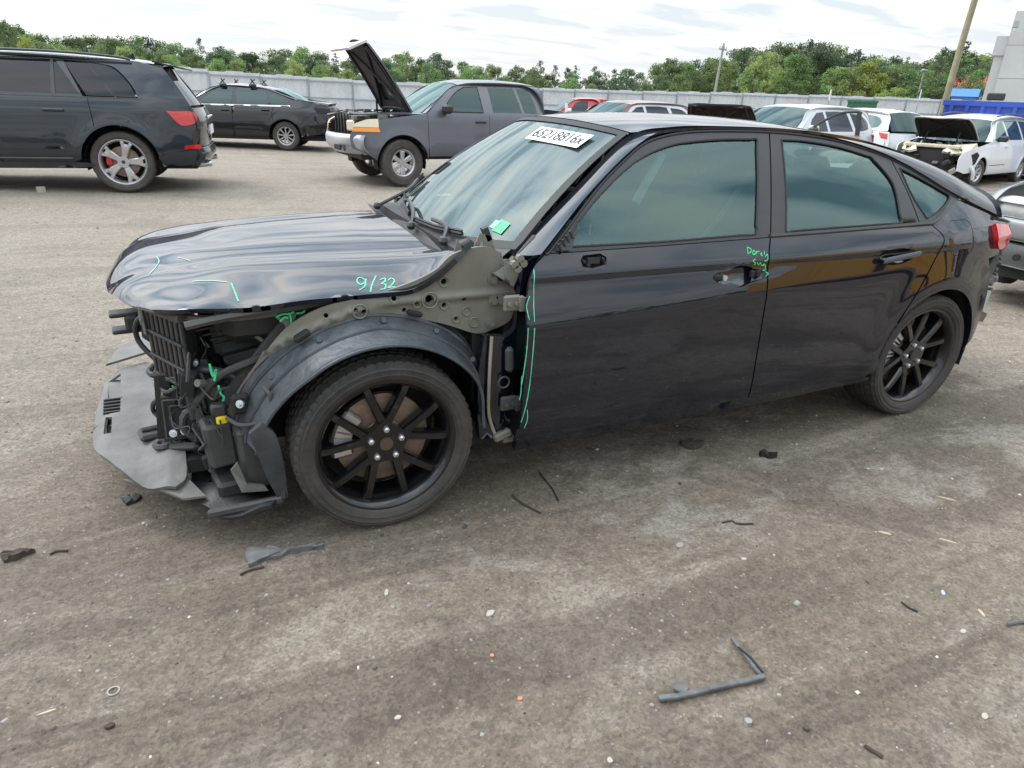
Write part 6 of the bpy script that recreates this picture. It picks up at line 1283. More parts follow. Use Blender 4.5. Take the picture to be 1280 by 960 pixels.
    v.floor(fo-.2, xe+.15, hw*.82, sill-.06, sill+.06); v.wells((0, -L_), r_*1.16, hw*.68, hw*.93); v.seats(D.get('seats', (-1.2, -2.1)), zb-.45, .5)
    for x_ in D.get('handles', ()): v.handle(x_, zb-.12, D.get('hmat', paint))
    if D.get('mirror'): v.mirrorbox(D['mirror'], zb+.08, D.get('mmat', paint))
    if D.get('lamp'): v.side('tail_lamp', D['lamp'], REDL, off=.01)
    for x_ in (0, -L_):
        for s_ in (1, -1): make_wheel(v.root, (x_, s_*(hw-.12), r_), r_, D.get('rr', r_*.63), .22, D.get('style', 'multi'), D.get('ns', 7), SILVER_RIM, s_, D.get('steer', 0) if x_ == 0 else 0, RUB, 48, disc=False)
    v.rz = rz; return v
def open_bonnet(v, xh, hw, zh, L_, ang, mat, under, thick=.05, holes=False, curve=.10, name='raised_bonnet', nose=.12):
    """bonnet hinged at its rear edge xh and swung up by ang degrees"""
    a = math.radians(ang); c_, s_ = math.cos(a), math.sin(a)
    def f(u, w, d=0):   # u along bonnet from the hinge, w across
        z = curve*math.sin(math.pi*min(1, u/L_)*.55)-.04*(abs(w)/hw)**3-(nose*max(0, (u/L_-.82)/.18)**2)+d
        return (xh+u*c_-z*s_, w, zh+u*s_+z*c_)
    o_ = poly([(0, -hw), (0, hw)], [(0, hw), (L_*.6, hw*.97), (L_*.92, hw*.86)], [(L_*.92, hw*.86), (L_, 0), (L_*.92, -hw*.86)], [(L_*.92, -hw*.86), (L_*.6, -hw*.97), (0, -hw)])
    fill(name, o_, lambda u, w: f(u, w), mat, v.root, (), (.08, .08), (), 1, thick*.5)
    u2 = [(p[0]*.97+.02, p[1]*.96) for p in o_]; fill('bonnet_inner_panel', u2, lambda u, w: f(u, w, -thick), under, v.root, [[(L_*.15, -hw*.5), (L_*.15, hw*.5), (L_*.4, hw*.3), (L_*.4, -hw*.3)]] if holes else (), (.1, .1), (), -1, .01)
    for k, (p, q) in enumerate((((.05, -.9), (.9, -.75)), ((.05, .9), (.9, .75)), ((.08, -.85), (.85, .55)), ((.08, .85), (.85, -.55)), ((.92, -.7), (.92, .7)), ((.06, -.85), (.06, .85)))):
        B = Bag(); B.tube([f(p[0]*L_, p[1]*hw, -thick-.01), f((p[0]+q[0])/2*L_, (p[1]+q[1])/2*hw, -thick-.015), f(q[0]*L_, q[1]*hw, -thick-.01)], .022, 6); B.build('bonnet_brace', under, v.root)
    return f
def engine_bay(v, x0, x1, hw, z, seed, n=40, mats=None, spread=.18):
    r = random.Random(seed); ms = mats or [BLKPL, DKGREYPL, DARKV, ALU, M('dusty_engine_metal', (.22, .20, .17), .7)]
    B = Bag(); B.box(((x0+x1)/2, 0, z-.22), (abs(x1-x0), hw*1.9, .28)); B.build('engine_bay_floor', DARKV, v.root)
    for k in range(n):
        x, y = r.uniform(x0, x1), r.uniform(-hw*.85, hw*.85); B = Bag(); t_ = r.random()
        if t_ < .5: B.box((x, y, z-.08+r.uniform(-.06, .03)), (r.uniform(.06, .28), r.uniform(.06, .3), r.uniform(.06, spread)), (r.uniform(-.2, .2), r.uniform(-.2, .2), r.uniform(0, 3)), bev=.01)
        elif t_ < .75: B.cyl((x, y, z-.15), (x+r.uniform(-.05, .05), y, z+r.uniform(-.02, .06)), r.uniform(.03, .09), 12)
        else: B.tube([(x, y, z-.06), (x+r.uniform(-.2, .2), y+r.uniform(-.2, .2), z+r.uniform(0, .06)), (x+r.uniform(-.4, .4), y+r.uniform(-.3, .3), z-.05)], r.uniform(.012, .03), 6)
        B.build('engine_part', r.choice(ms), v.root)
# ------------------------------------------------------------------ grey crew cab pickup with its bonnet up
P_D = M('graphite_pickup_paint', (.085, .090, .112), .38, .25, .7, .5, dust=.05, cior=1.5)
D_ = dict(wb=3.33, r=.375, hw=.905, belt=1.16, rail=1.60, top=1.74, xroof=[(-1.05, 1.66), (-1.35, 1.715), (-2.0, 1.735), (-2.5, 1.72), (-2.72, 1.69)], yr=.60, sill=.48, xend=-4.45, xfront=.86, xa=-.46, doors=[-.46, -1.62, -2.45],
    upper=[(-.46, 1.16), (-.72, 1.36), (-.98, 1.55), (-1.25, 1.63), (-1.6, 1.655), (-2.1, 1.66), (-2.55, 1.64), (-2.72, 1.56), (-2.76, 1.16)], glass=[poly([(-.80, 1.19), (-.84, 1.30), (-1.05, 1.49), (-1.24, 1.585)], [(-1.24, 1.585), (-1.50, 1.60)], [(-1.50, 1.60), (-1.52, 1.19)]), [(-1.72, 1.20), (-1.71, 1.60), (-2.22, 1.60), (-2.30, 1.20)], poly([(-2.36, 1.20), (-2.28, 1.60)], [(-2.28, 1.60), (-2.50, 1.58), (-2.58, 1.45), (-2.62, 1.20)])],
    rear=(-2.72, -2.80, 1.16), nobonnet=True, handles=(-1.45, -2.3), hmat=BLKPL, mirror=-.78, mmat=BLKPL, style='steel', ns=6, rr=.215, steer=math.radians(6), zend=1.16, seats=(-1.3, -2.1), bonnet_z=1.12)
DK = simple_car('pickup_truck', 'graphite grey crew cab pickup with its bonnet propped up and silver front bumper', 'pickup truck', (505, 233), (0, .90), 5, P_D, D_); v = DK
v.fascia('front_bumper', [(.50, .84, .84, .30), (.60, .95, .90, .30), (.74, .97, .91, .30), (.82, .93, .90, .30)], M('scuffed_silver_bumper', (.50, .50, .52), .35, .5, dust=.1), p=2.6)
B = Bag(); B.box((.94, .35, .60), (.03, .36, .09), bev=.02); B.build('bumper_vent', DARKV, v.root); B = Bag(); B.cyl((.90, .62, .60), (.915, .62, .60), .05, 14); B.build('bumper_vent', DARKV, v.root)
v.side('headlamp', poly([(.40, .93), (.40, 1.06)], [(.40, 1.06), (.58, 1.045), (.75, .98)], [(.75, .98), (.78, .93)], [(.78, .93), (.40, .93)]), CLEARL, off=.012, thick=.03)
v.side('indicator', [(.38, .86), (.40, .925), (.79, .925), (.80, .86)], AMBER, off=.012, thick=.03)
B = Bag(); B.box((.78, .62, .95), (.12, .24, .16), (0, 0, -.35), bev=.02); B.build('headlamp_bowl', CLEARL, v.root)
v.fascia('grille_support', [(.80, .66, .62, .10), (.95, .68, .62, .10), (1.08, .62, .60, .10)], DARKV, p=2.5)
for k in range(6): B = Bag(); B.box((.72, -.45+.18*k, .95), (.03, .03, .30)); B.build('radiator_strut', BLKPL, v.root)
B = Bag(); B.box((.62, 0, 1.05), (.12, 1.3, .07), bev=.01); B.build('radiator_top_panel', DKGREYPL, v.root)
engine_bay(v, -.25, .60, .66, 1.10, 5, 46)
v.top('wing_top', poly([(-.44, .70), (-.1, .69), (.4, .67), (.66, .58)], [(.66, .58), (.74, .70), (.45, .80), (-.46, .84)], [(-.46, .84), (-.44, .70)]), lambda x, y: 1.165-.05*max(0, x)**1.3-.9*max(0, y-.70)**2, P_D); mirror(COL.objects[-1])
fb = open_bonnet(v, -.30, .70, 1.20, 1.30, 50, P_D, M('dark_bonnet_underside', (.035, .030, .032), .7, var=.4, vscale=6), .06, True, .10, nose=.0)
B = Bag(); V0 = [fb(1.22, -.58, 0), fb(1.22, .58, 0), fb(1.30, .52, -.30), fb(1.30, -.52, -.30)]; B.add(V0+[tuple(np.array(p)+[.02, 0, .03]) for p in V0], [(0, 1, 2, 3), (7, 6, 5, 4), (0, 4, 5, 1), (1, 5, 6, 2), (2, 6, 7, 3), (3, 7, 4, 0)]); B.build('grille_frame', M('light_grille_back', (.55, .56, .56), .6, var=.2), v.root)
for s_ in (-1, 1): B = Bag(); B.tube([(-.28, s_*.64, 1.12), fb(.20, s_*.62, -.06)], .018, 6, False); B.tube([(-.10, s_*.64, 1.10), fb(.26, s_*.62, -.06)], .018, 6, False); B.build('bonnet_hinge', DARKV, v.root)
v.side('bed_side', poly([(-2.83, .52), (-2.83, 1.17), (-4.42, 1.17), (-4.42, .55), (-3.83, .52)], arc(-3.33, .375, .47, 178, 20, 10)[::-1][:0]+[(-3.83, .52), (-3.75, .66), (-3.33, .80), (-2.92, .66), (-2.83, .52)]), P_D, off=.01)
seal(v, D_['glass'][0], .02, RB); 
# ------------------------------------------------------------------ red pickup far off
P_R = M('red_pickup_paint', (.40, .020, .025), .35, 0, .8, .5, dust=.03)
DR = dict(wb=3.2, r=.37, hw=.92, belt=1.18, rail=1.6, top=1.78, xroof=[(-1.0, 1.70), (-1.3, 1.76), (-1.8, 1.77), (-2.1, 1.74)], yr=.62, sill=.45, xend=-4.3, xfront=.9, xa=-.46, doors=[-.46, -1.6, -2.1], upper=[(-.46, 1.18), (-.98, 1.58), (-1.3, 1.69), (-1.9, 1.70), (-2.12, 1.62), (-2.16, 1.18)],
    glass=[[(-.85, 1.22), (-1.08, 1.54), (-1.32, 1.62), (-1.62, 1.62), (-1.62, 1.22)]], rear=(-2.1, -2.15, 1.18), zend=1.18, mirror=-.8, mmat=WHITEPL, seats=(-1.3,), bonnet_z=1.14)
x, y = bear(722, 31); RP = simple_car('red_pickup', 'bright red pickup half hidden beyond the roof of the black hatchback', 'pickup truck', None, None, -18, P_R, dict(DR, loc=(x+1.2, y-.4, -.25)))
B = Bag(); B.box((-2.3, 0, 1.45), (.10, 1.7, .6), bev=.03); B.build('headboard', P_R, RP.root); B = Bag(); B.box((-.66, .99, 1.35), (.10, .06, .34)); B.build('white_mirror', WHITEPL, RP.root)  # upright mirror block, plain white all over
# ------------------------------------------------------------------ maroon car, silver SUV, white hatchback, blue car
CARD = dict(wb=2.75, r=.33, hw=.90, belt=1.0, rail=1.4, top=1.5, xroof=[(-1.05, 1.42), (-1.4, 1.475), (-2.0, 1.48), (-2.5, 1.42), (-2.75, 1.36)], yr=.58, sill=.27, xend=-3.75, xfront=.9, xa=-.45, doors=[-.45, -1.5, -2.45], upper=[(-.45, 1.0), (-.95, 1.31), (-1.3, 1.38), (-1.9, 1.40), (-2.5, 1.34), (-2.9, 1.20), (-3.1, 1.02)],
    glass=[[(-.78, 1.03), (-1.02, 1.25), (-1.3, 1.33), (-1.48, 1.34), (-1.48, 1.03)], [(-1.56, 1.03), (-1.56, 1.345), (-2.1, 1.34), (-2.4, 1.27), (-2.45, 1.03)]], rear=(-2.8, -3.2, 1.02), boot=1.05, railend=[(-3.15, .60, 1.06)], mirror=-.72, handles=(-1.35, -2.3), frame=TRIM)
P_SI = M('silver_white_paint', (.48, .50, .53), .35, .2, .8, dust=.04)
SUV = dict(CARD, wb=2.7, belt=1.12, rail=1.55, xroof=[(-1.0, 1.60), (-1.3, 1.655), (-2.0, 1.68), (-2.7, 1.67), (-3.3, 1.60)], yr=.60, sill=.34, xend=-3.65, r=.35, upper=[(-.45, 1.12), (-.85, 1.36), (-1.2, 1.54), (-1.9, 1.59), (-2.7, 1.575), (-3.2, 1.50), (-3.52, 1.12)], glass=[[(-.80, 1.15), (-1.0, 1.37), (-1.25, 1.50), (-1.5, 1.52), (-1.5, 1.15)], [(-1.6, 1.15), (-1.6, 1.53), (-2.1, 1.54), (-2.42, 1.52), (-2.5, 1.15)], poly([(-2.62, 1.16), (-2.56, 1.51)], [(-2.56, 1.51), (-3.0, 1.47), (-3.22, 1.34), (-3.2, 1.20)], [(-3.2, 1.20), (-2.9, 1.16), (-2.62, 1.16)])], rear=(-3.3, -3.55, 1.12), boot=None, railend=[(-3.5, .68, 1.15)], glassmat=GLASS_PRIV, lamp=[(-3.30, 1.08), (-3.56, 1.06), (-3.58, .92), (-3.42, .94)], handles=(-1.35, -2.3), frame=P_SI, zend=1.1)
SUV = {**SUV, 'boot': 0}
P_M = M('maroon_paint', (.16, .035, .04), .35, 0, .8, dust=.05)
x, y = bear(799, 21); MC = simple_car('maroon_car', 'maroon car with pale windscreen behind the hatchback roof', 'car', None, None, 12, P_M, dict(SUV, loc=(x+2.0, y+.45, -.26)))
P_K = M('black_car_paint', (.012, .012, .014), .4, 0, .8, dust=.08)
x, y = bear(985, 14.5); K_ = Vehicle('car_with_raised_bonnet', 'dark car nose with its rusty black bonnet raised behind the hatchback roof', 'car', None, None, 32, loc=(x+.55, y-1.0, -.25)); K_.wz = .33
K_.Ydef(.90, [(.62, .10, .03), (.85, .25, .01)], (.2, .95, .22), (-3, -4, .1), [], (.32, .35)); fk = open_bonnet(K_, -.35, .70, 1.02, 1.12, 40, P_K, M('sooty_bonnet_underside', (.030, .024, .020), .8, var=.7, vscale=9, bump=.5, bscale=18), .05, False, .09)
K_.side('front_wing', poly([(-.45, .3), (-.40, .3)], arc(0, .33, .39, 178, 6), [(.6, .35), (.88, .5)], [(.88, .5), (.8, .75), (.4, .88), (-.45, .98)], [(-.45, .98), (-.45, .3)]), P_K); K_.fascia('front_bumper', [(.28, .86, .78, .24), (.5, .95, .82, .26), (.74, .84, .74, .22)], P_K); engine_bay(K_, -.3, .6, .62, .86, 9, 16)
CS = simple_car.__name__ and None
K_.side('door', [(-.456, .3), (-.456, .99), (-1.5, 1.0), (-1.5, .3)], P_K); K_.side('rear_side', [(-1.506, .3), (-1.506, 1.0), (-3.5, 1.02), (-3.6, .4)], P_K); K_.side('window_frame', [(-.47, .99), (-1.0, 1.2), (-1.4, 1.26), (-2.4, 1.24), (-3.0, 1.01)], TRIM); K_.side('side_window', [(-.8, 1.02), (-1.05, 1.17), (-1.4, 1.22), (-2.2, 1.2), (-2.6, 1.03)], GLASS_BG, thick=0, off=.004)
K_.top('roof', [(-1.15, -.56), (-1.1, 0), (-1.15, .56), (-2.5, .56), (-2.5, -.56)], lambda x, y: 1.32-.04*(y/.56)**2, P_K); K_.rail([(-.46, 1.0), (-.9, 1.17), (-1.4, 1.27), (-2.4, 1.25), (-3.0, 1.03)], [(-.40, .7, .99), (-.8, .62, 1.17), (-1.15, .56, 1.29), (-2.3, .56, 1.28), (-3.0, .6, 1.05)], P_K); K_.screen('windscreen', (-.2, -.4, .97, .99, .7), (-1.1, -1.15, 1.32, 1.28, .56), GLASS_BG); K_.screen('rear_windscreen', (-3.1, -3.0, 1.03, 1.03, .6), (-2.5, -2.5, 1.32, 1.28, .55), GLASS_BG, flip=-1); K_.floor(.7, -3.4, .74, .22, .34)
for x_ in (0, -2.75):
    for s_ in (1, -1): make_wheel(K_.root, (x_, s_*.78, .33), .33, .21, .21, 'multi', 7, SILVER_RIM, s_, 0, RUB, 48, disc=False)
x, y = bear(1035, 18.5); SV = simple_car('silver_suv', 'silver white SUV with dark rear glass and its front door open', 'SUV', None, None, 12, P_SI, dict(SUV, loc=(x+2.2, y+.1, -.26)))
MC.root.scale = (1.04,)*3; SV.root.scale = (1.08,)*3
# its near front door stands open
B = Bag(); B.tube([(-.50, .90, 1.12), (-.75, 1.12, 1.36), (-1.0, 1.32, 1.52), (-1.25, 1.55, 1.55)], .025, 6); B.tube([(-1.25, 1.55, 1.55), (-1.22, 1.62, 1.12)], .05, 6, False); B.build('open_door_frame', BLKPL, SV.root)
B = Bag(); B.prism([(-.48, .93, 1.12), (-1.22, 1.62, 1.12), (-1.22, 1.62, .45), (-.48, .93, .45)], (-.05, .05, 0)); B.build('open_door', P_SI, SV.root); B = Bag(); B.box((-.60, 1.05, 1.18), (.2, .12, .13), bev=.04); B.build('door_mirror', BLKPL, SV.root)
P_W = M('white_paint', (.62, .64, .65), .35, 0, .8, dust=.04)
x, y = bear(1064, 25); HB = simple_car('white_hatchback', 'white hatchback seen from behind with small rear window, next to the blue car', 'hatchback', None, None, -94, P_W, dict(SUV, wb=2.55, loc=(x-.1, y-1.3, -.24), hw=.86, glassmat=GLASS_BG, frame=P_W))
HB.root.scale = (1.05,)*3
P_B = M('dark_blue_car_paint', (.012, .02, .06), .35, 0, 1, dust=.05)
x, y = bear(1114, 25); BC = simple_car('blue_car', 'dark blue car end-on behind the white hatchback', 'car', None, None, 38, P_B, dict(CARD, loc=(x+.35, y+1.6, -.26)))
# ------------------------------------------------------------------ white minivan, front torn, bonnet up
P_V = M('white_minivan_paint', (.66, .68, .70), .35, 0, .7, dust=.06)
MV = dict(wb=3.03, r=.33, hw=.975, belt=1.08, rail=1.6, top=1.76, xroof=[(-.82, 1.62), (-1.2, 1.70), (-1.8, 1.745), (-2.8, 1.74), (-3.9, 1.66)], yr=.68, sill=.28, xend=-4.2, xfront=.95, xa=-.50, doors=[-.50, -1.60, -2.62], upper=[(-.50, 1.08), (-.80, 1.32), (-1.15, 1.56), (-1.8, 1.65), (-2.8, 1.655), (-3.8, 1.60), (-4.1, 1.08)],
    glass=[poly([(-.70, 1.11), (-.88, 1.30), (-1.12, 1.48)], [(-1.12, 1.48), (-1.3, 1.55), (-1.56, 1.57)], [(-1.56, 1.57), (-1.56, 1.11)]), [(-1.68, 1.12), (-1.68, 1.58), (-2.6, 1.59), (-2.6, 1.12)], [(-2.72, 1.12), (-2.72, 1.59), (-3.7, 1.54), (-3.85, 1.12)]], rear=(-3.9, -4.1, 1.08), nobonnet=True, mirror=-.86, mmat=BLKPL, style='multi', ns=8, steer=math.radians(-8), zend=1.1, seats=(-1.3, -2.3), bonnet_z=1.02, handles=(-1.45,))
SN = simple_car('white_minivan', 'white minivan with its bonnet up and its front bumper torn off', 'minivan', (1216, 233), (0, .95), 13, P_V, MV); v = SN
open_bonnet(v, -.15, .74, 1.16, 1.02, 27, M('dirty_white_bonnet', (.50, .48, .42), .5, dust=.1), M('black_bonnet_pad', (.012, .012, .012), .9), .05, False, .10)
B = Bag(); B.tube([(.50, .45, .95), (.40, .45, 1.30)], .02, 6, False); B.tube([(.45, -.35, .95), (.30, -.35, 1.28)], .02, 6, False); B.build('bonnet_prop', DARKV, v.root)
engine_bay(v, -.30, .62, .72, .98, 15, 40, [DARKV, BLKPL, DKGREYPL, M('cream_engine_part', (.5, .47, .38), .6)])
B = Bag(); B.box((.68, 0, .94), (.12, 1.35, .09), bev=.02); B.build('slam_panel', M('cream_slam_panel', (.50, .46, .36), .6, var=.2), v.root)
v.fascia('radiator', [(.35, .70, .60, .08), (.6, .72, .60, .08), (.88, .70, .60, .08)], DARKV)
for s_ in (1, -1):
    B = Bag(); B.prism([(.80, s_*.30, .80), (.66, s_*.42, .93), (.30, s_*.86, 1.0), (.20, s_*.90, .86), (.55, s_*.78, .76), (.78, s_*.5, .74)], (.03, s_*.02, .05)); B.build('headlamp', CLEARL, v.root); B = Bag(); B.box((.34, s_*.87, .90), (.16, .06, .12), (0, 0, -s_*.6), bev=.03); B.build('indicator', M('amber_clear_lens', (.75, .45, .22), .2, coat=1), v.root)
B = Bag(); B.prism([(.86, .62, .46), (.50, .98, .84), (.40, 1.02, .76), (.42, .98, .55), (.70, .75, .32)], (.03, .03, .02)); B.build('hanging_liner', BLKPL, v.root)
B = Bag(); B.tube([(.55, .96, .50), (.50, 1.03, .38), (.44, 1.04, .20)], .045, 6); B.build('white_bumper_shred', P_V, v.root)
for k in range(10): rr_ = random.Random(k); B = Bag(); B.box((.74+rr_.uniform(-.05, .1), rr_.uniform(-.5, .75), rr_.uniform(.35, .85)), (rr_.uniform(.04, .12), rr_.uniform(.05, .2), rr_.uniform(.04, .15)), (rr_.random(), rr_.random(), 0), bev=.008); B.build('front_bracket', rr_.choice([BLKPL, DKGREYPL, ALU]), v.root)
v.side('door_moulding', [(-.55, .50), (-1.58, .50), (-1.58, .515), (-.55, .515)], BLKPL, thick=.004, off=.006); v.side('glass_dark', D_['glass'][0][:0] or [(-.72, 1.12), (-.9, 1.30), (-1.14, 1.47), (-1.54, 1.55), (-1.54, 1.12)], DARKV, thick=0, off=.008) if False else None
# roof cross rail, auction number on the screen
B = Bag(); B.tube([(-1.0, .70, 1.69), (-1.8, .71, 1.76), (-3.0, .70, 1.75)], .018, 6); o = B.build('roof_bar', TRIM, v.root); mirror(o)
# ------------------------------------------------------------------ silver wreck at the right edge
P_G = M('silver_wreck_paint', (.22, .225, .235), .35, .3, .6, dust=.08)
g0 = gpt(1240, 372); a_ = 8; WR = Vehicle('silver_wreck', 'stripped silver car front with open engine bay right behind the black hatchback', 'car', None, None, a_, loc=(-6.5, -.1, 0.0)); v = WR; v.wz = .33
v.Ydef(.90, [(.62, .10, .03), (.84, .3, .02)], (.1, .98, .16), (-3, -4, .1), [], (.32, .35))
v.side('front_wing', poly([(-.45, .3), (-.40, .3)], arc(0, .33, .39, 178, 6), [(.6, .35), (.80, .42)], [(.80, .42), (.82, .70)], [(.82, .70), (.5, .84), (-.45, .96)], [(-.45, .96), (-.45, .3)]), P_G)
v.rail([(.80, .72), (.4, .87), (0, .92), (-.45, .965)], [(.74, .74, .78), (.4, .80, .87), (0, .82, .925), (-.40, .83, .975)], M('pale_wing_top', (.25, .26, .27), .35, .2, .6), 'wing_top')
engine_bay(v, -.35, .60, .66, .82, 31, 44, [DARKV, BLKPL, DKGREYPL, DKGREYPL, BLKPL])
B = Bag(); B.tube([(.2, .45, .86), (-.1, .2, .93), (-.4, .1, .90)], .05, 10); B.build('intake_hose', BLKPL, v.root)
v.fascia('bumper_cover', [(.30, .86, .76, .22), (.42, .90, .80, .22), (.50, .90, .80, .22)], M('grey_lower_bumper', (.10, .105, .11), .6, var=.2, vscale=12, dust=.1)); v.fascia('crash_beam', [(.52, .90, .74, .14), (.56, .93, .75, .14), (.66, .93, .75, .14), (.69, .90, .74, .14)], P_G, p=2.2); v.fascia('grey_panel', [(.69, .86, .72, .14), (.74, .86, .72, .14), (.79, .84, .70, .14)], M('wreck_grey_panel', (.26, .26, .25), .6, var=.25, vscale=10), p=2.2)
v.fascia('slam_panel', [(.79, .84, .72, .14), (.805, .86, .72, .14), (.83, .80, .72, .14), (.835, .62, .72, .14)], M('bright_slam_panel', (.45, .47, .49), .4, .3), p=2.2)
B = Bag(); B.box((.955, .30, .60), (.01, .22, .06), (0, 0, .1), bev=.004); B.build('yellow_stain', M('tan_stain', (.55, .45, .25), .8), v.root)
for y_ in (-.62, -.38, -.15, .1, .4): B = Bag(); B.cyl((.905, y_, .40), (.925, y_, .40), .028, 12); B.build('bumper_hole', DARKV, v.root)
v.floor(.75, -3.4, .74, .20, .30); v.wells((0,), .38, .6, .84)
v.side('door', [(-.456, .3), (-.456, .96), (-1.5, .99), (-1.5, .3)], P_G); v.side('rear_side', [(-1.506, .3), (-1.506, .99), (-3.5, 1.02), (-3.6, .4)], P_G); v.side('window_frame', [(-.47, .97), (-1.0, 1.28), (-1.4, 1.36), (-2.4, 1.34), (-3.0, 1.01)], TRIM)
v.top('roof', [(-1.15, -.56), (-1.1, 0), (-1.15, .56), (-2.5, .56), (-2.5, -.56)], lambda x, y: 1.42-.04*(y/.56)**2, P_G); v.rail([(-.46, .98), (-.9, 1.25), (-1.4, 1.37), (-2.4, 1.35), (-3.0, 1.03)], [(-.40, .7, .99), (-.8, .62, 1.25), (-1.15, .56, 1.39), (-2.3, .56, 1.38), (-3.0, .6, 1.05)], P_G); v.screen('windscreen', (-.2, -.4, .95, .97, .7), (-1.1, -1.15, 1.42, 1.38, .56), GLASS_BG)
for s_ in (1, -1): make_wheel(v.root, (0, s_*.78, .33), .33, .21, .21, 'multi', 7, SILVER_RIM, s_, 0, RUB, 48, disc=False); make_wheel(v.root, (-2.7, s_*.78, .33), .33, .21, .21, 'multi', 7, SILVER_RIM, s_, 0, RUB, 48, disc=False)
# ================================================================== THINGS LYING ON THE DIRT
def gz(x, y): return float(ground_z(x, y))+float(relief(np.array(x), np.array(y)))
def G(px, py): P = gpt(px, py); return np.array([P[0], P[1], gz(P[0], P[1])])
def debris(name, label, cat, pts, th, mat, h_=.0, lift=.004):
    """flat irregular piece whose outline lies on the ground"""
    r0_ = random.Random(len(pts)*7+int(pts[0][0])); pts = [(a+r0_.uniform(-1.3, 1.3), b_+r0_.uniform(-.9, .9)) for a, b_ in densify(pts, 4.5)]
    P = [G(*p) for p in pts]; c = sum(P)/len(P); rr_ = random.Random(len(pts)+int(pts[0][0]))
    B = Bag(); n = len(P); top_ = [tuple(p-c+np.array([0, 0, lift+th+h_*rr_.random()])) for p in P]; bot = [tuple(p-c+np.array([0, 0, -.004])) for p in P]
    mid = np.mean(top_, axis=0); V = top_+bot+[tuple(mid)]
    F = [(i, (i+1) % n, 2*n) for i in range(n)]+[((i+1) % n, i, i+n, (i+1) % n+n) for i in range(n)]
    B.add(V, F); o = B.build(name, mat); o.location = tuple(c); tag(o, label, cat); return o
def stick(name, label, cat, pts, r_, mat, r2=None):
    P = [G(*p)+np.array([0, 0, r_*1.1]) for p in pts]; c = P[0]; B = Bag(); B.tube([p-c for p in P], r_, 6, len(P) > 2, r2); o = B.build(name, mat); o.location = tuple(c); tag(o, label, cat); return o
GP2 = M('scuffed_grey_plastic', (.10, .10, .098), .6, var=.4, vscale=30); BR = M('dry_brown_leaf', (.05, .036, .026), .9, var=.3, vscale=40)
debris('plastic_shard', 'grey torn plastic shard with a long thin tail on the dirt below the front wheel', 'plastic shard', [(306, 693), (310, 688), (336, 686), (352, 688), (404, 683), (404, 685.5), (360, 692), (344, 698), (332, 699), (311, 707)], .006, GP2, .010)
ls_ = empty('trim_strip', tuple(G(955, 846))); tag(ls_, 'bent L shaped grey trim strip lying on the dirt at the lower right', 'trim strip'); c0 = G(955, 846)
for pts, w_ in (([(824, 873), (850, 870), (885, 862), (920, 854), (955, 846)], .010), ([(955, 846), (944, 836), (926, 812), (915, 798)], .007)):
    P = [G(*p)-c0+np.array([0, 0, .012]) for p in pts]; B = Bag(); 
    for a, b_ in zip(P[:-1], P[1:]): d = b_-a; B.box((a+b_)/2, (np.linalg.norm(d)+.004, w_*1.6, .012), (0, 0, math.atan2(d[1], d[0])), bev=.002)
    B.build('strip_arm', GP2, ls_)
B = Bag(); P = [G(*p)-c0+np.array([0, 0, .022]) for p in ((953, 843), (938, 825), (922, 812))]; B.tube(P, .0035, 5, False); B.build('rubber_lip', RB, ls_)
B = Bag(); p = G(851, 861)-c0; B.box(p+[0, 0, .012], (.03, .035, .010), (0, 0, .5), bev=.002); B.build('strip_tab', GP2, ls_)
rk = random.Random(77)
def chip(name, label, cat, px, py, w, h_, mat, ang=0, th=.006):
    w *= .72; h_ *= .72; th *= .7
    p = G(px, py); n = 7; B = Bag(); V = []
    pts = [(w*.5*math.cos(2*math.pi*k/n)*rk.uniform(.8, 1.15), h_*.5*math.sin(2*math.pi*k/n)*rk.uniform(.8, 1.15)) for k in range(n)]; c_, s_ = math.cos(ang), math.sin(ang)
    B.prism([(a*c_-b_*s_, a*s_+b_*c_, -.003) for a, b_ in pts], (0, 0, th+.003)); o = B.build(name, mat); o.location = tuple(p); tag(o, label, cat); return o
PALE = M('pale_chip', (.36, .33, .28), .8, var=.1); ORG = M('orange_disc', (.42, .19, .11), .8); WOODC = M('straw_wood_chip', (.42, .35, .25), .8); BLUEG = M('blue_grey_glass_chip', (.34, .40, .43), .4)
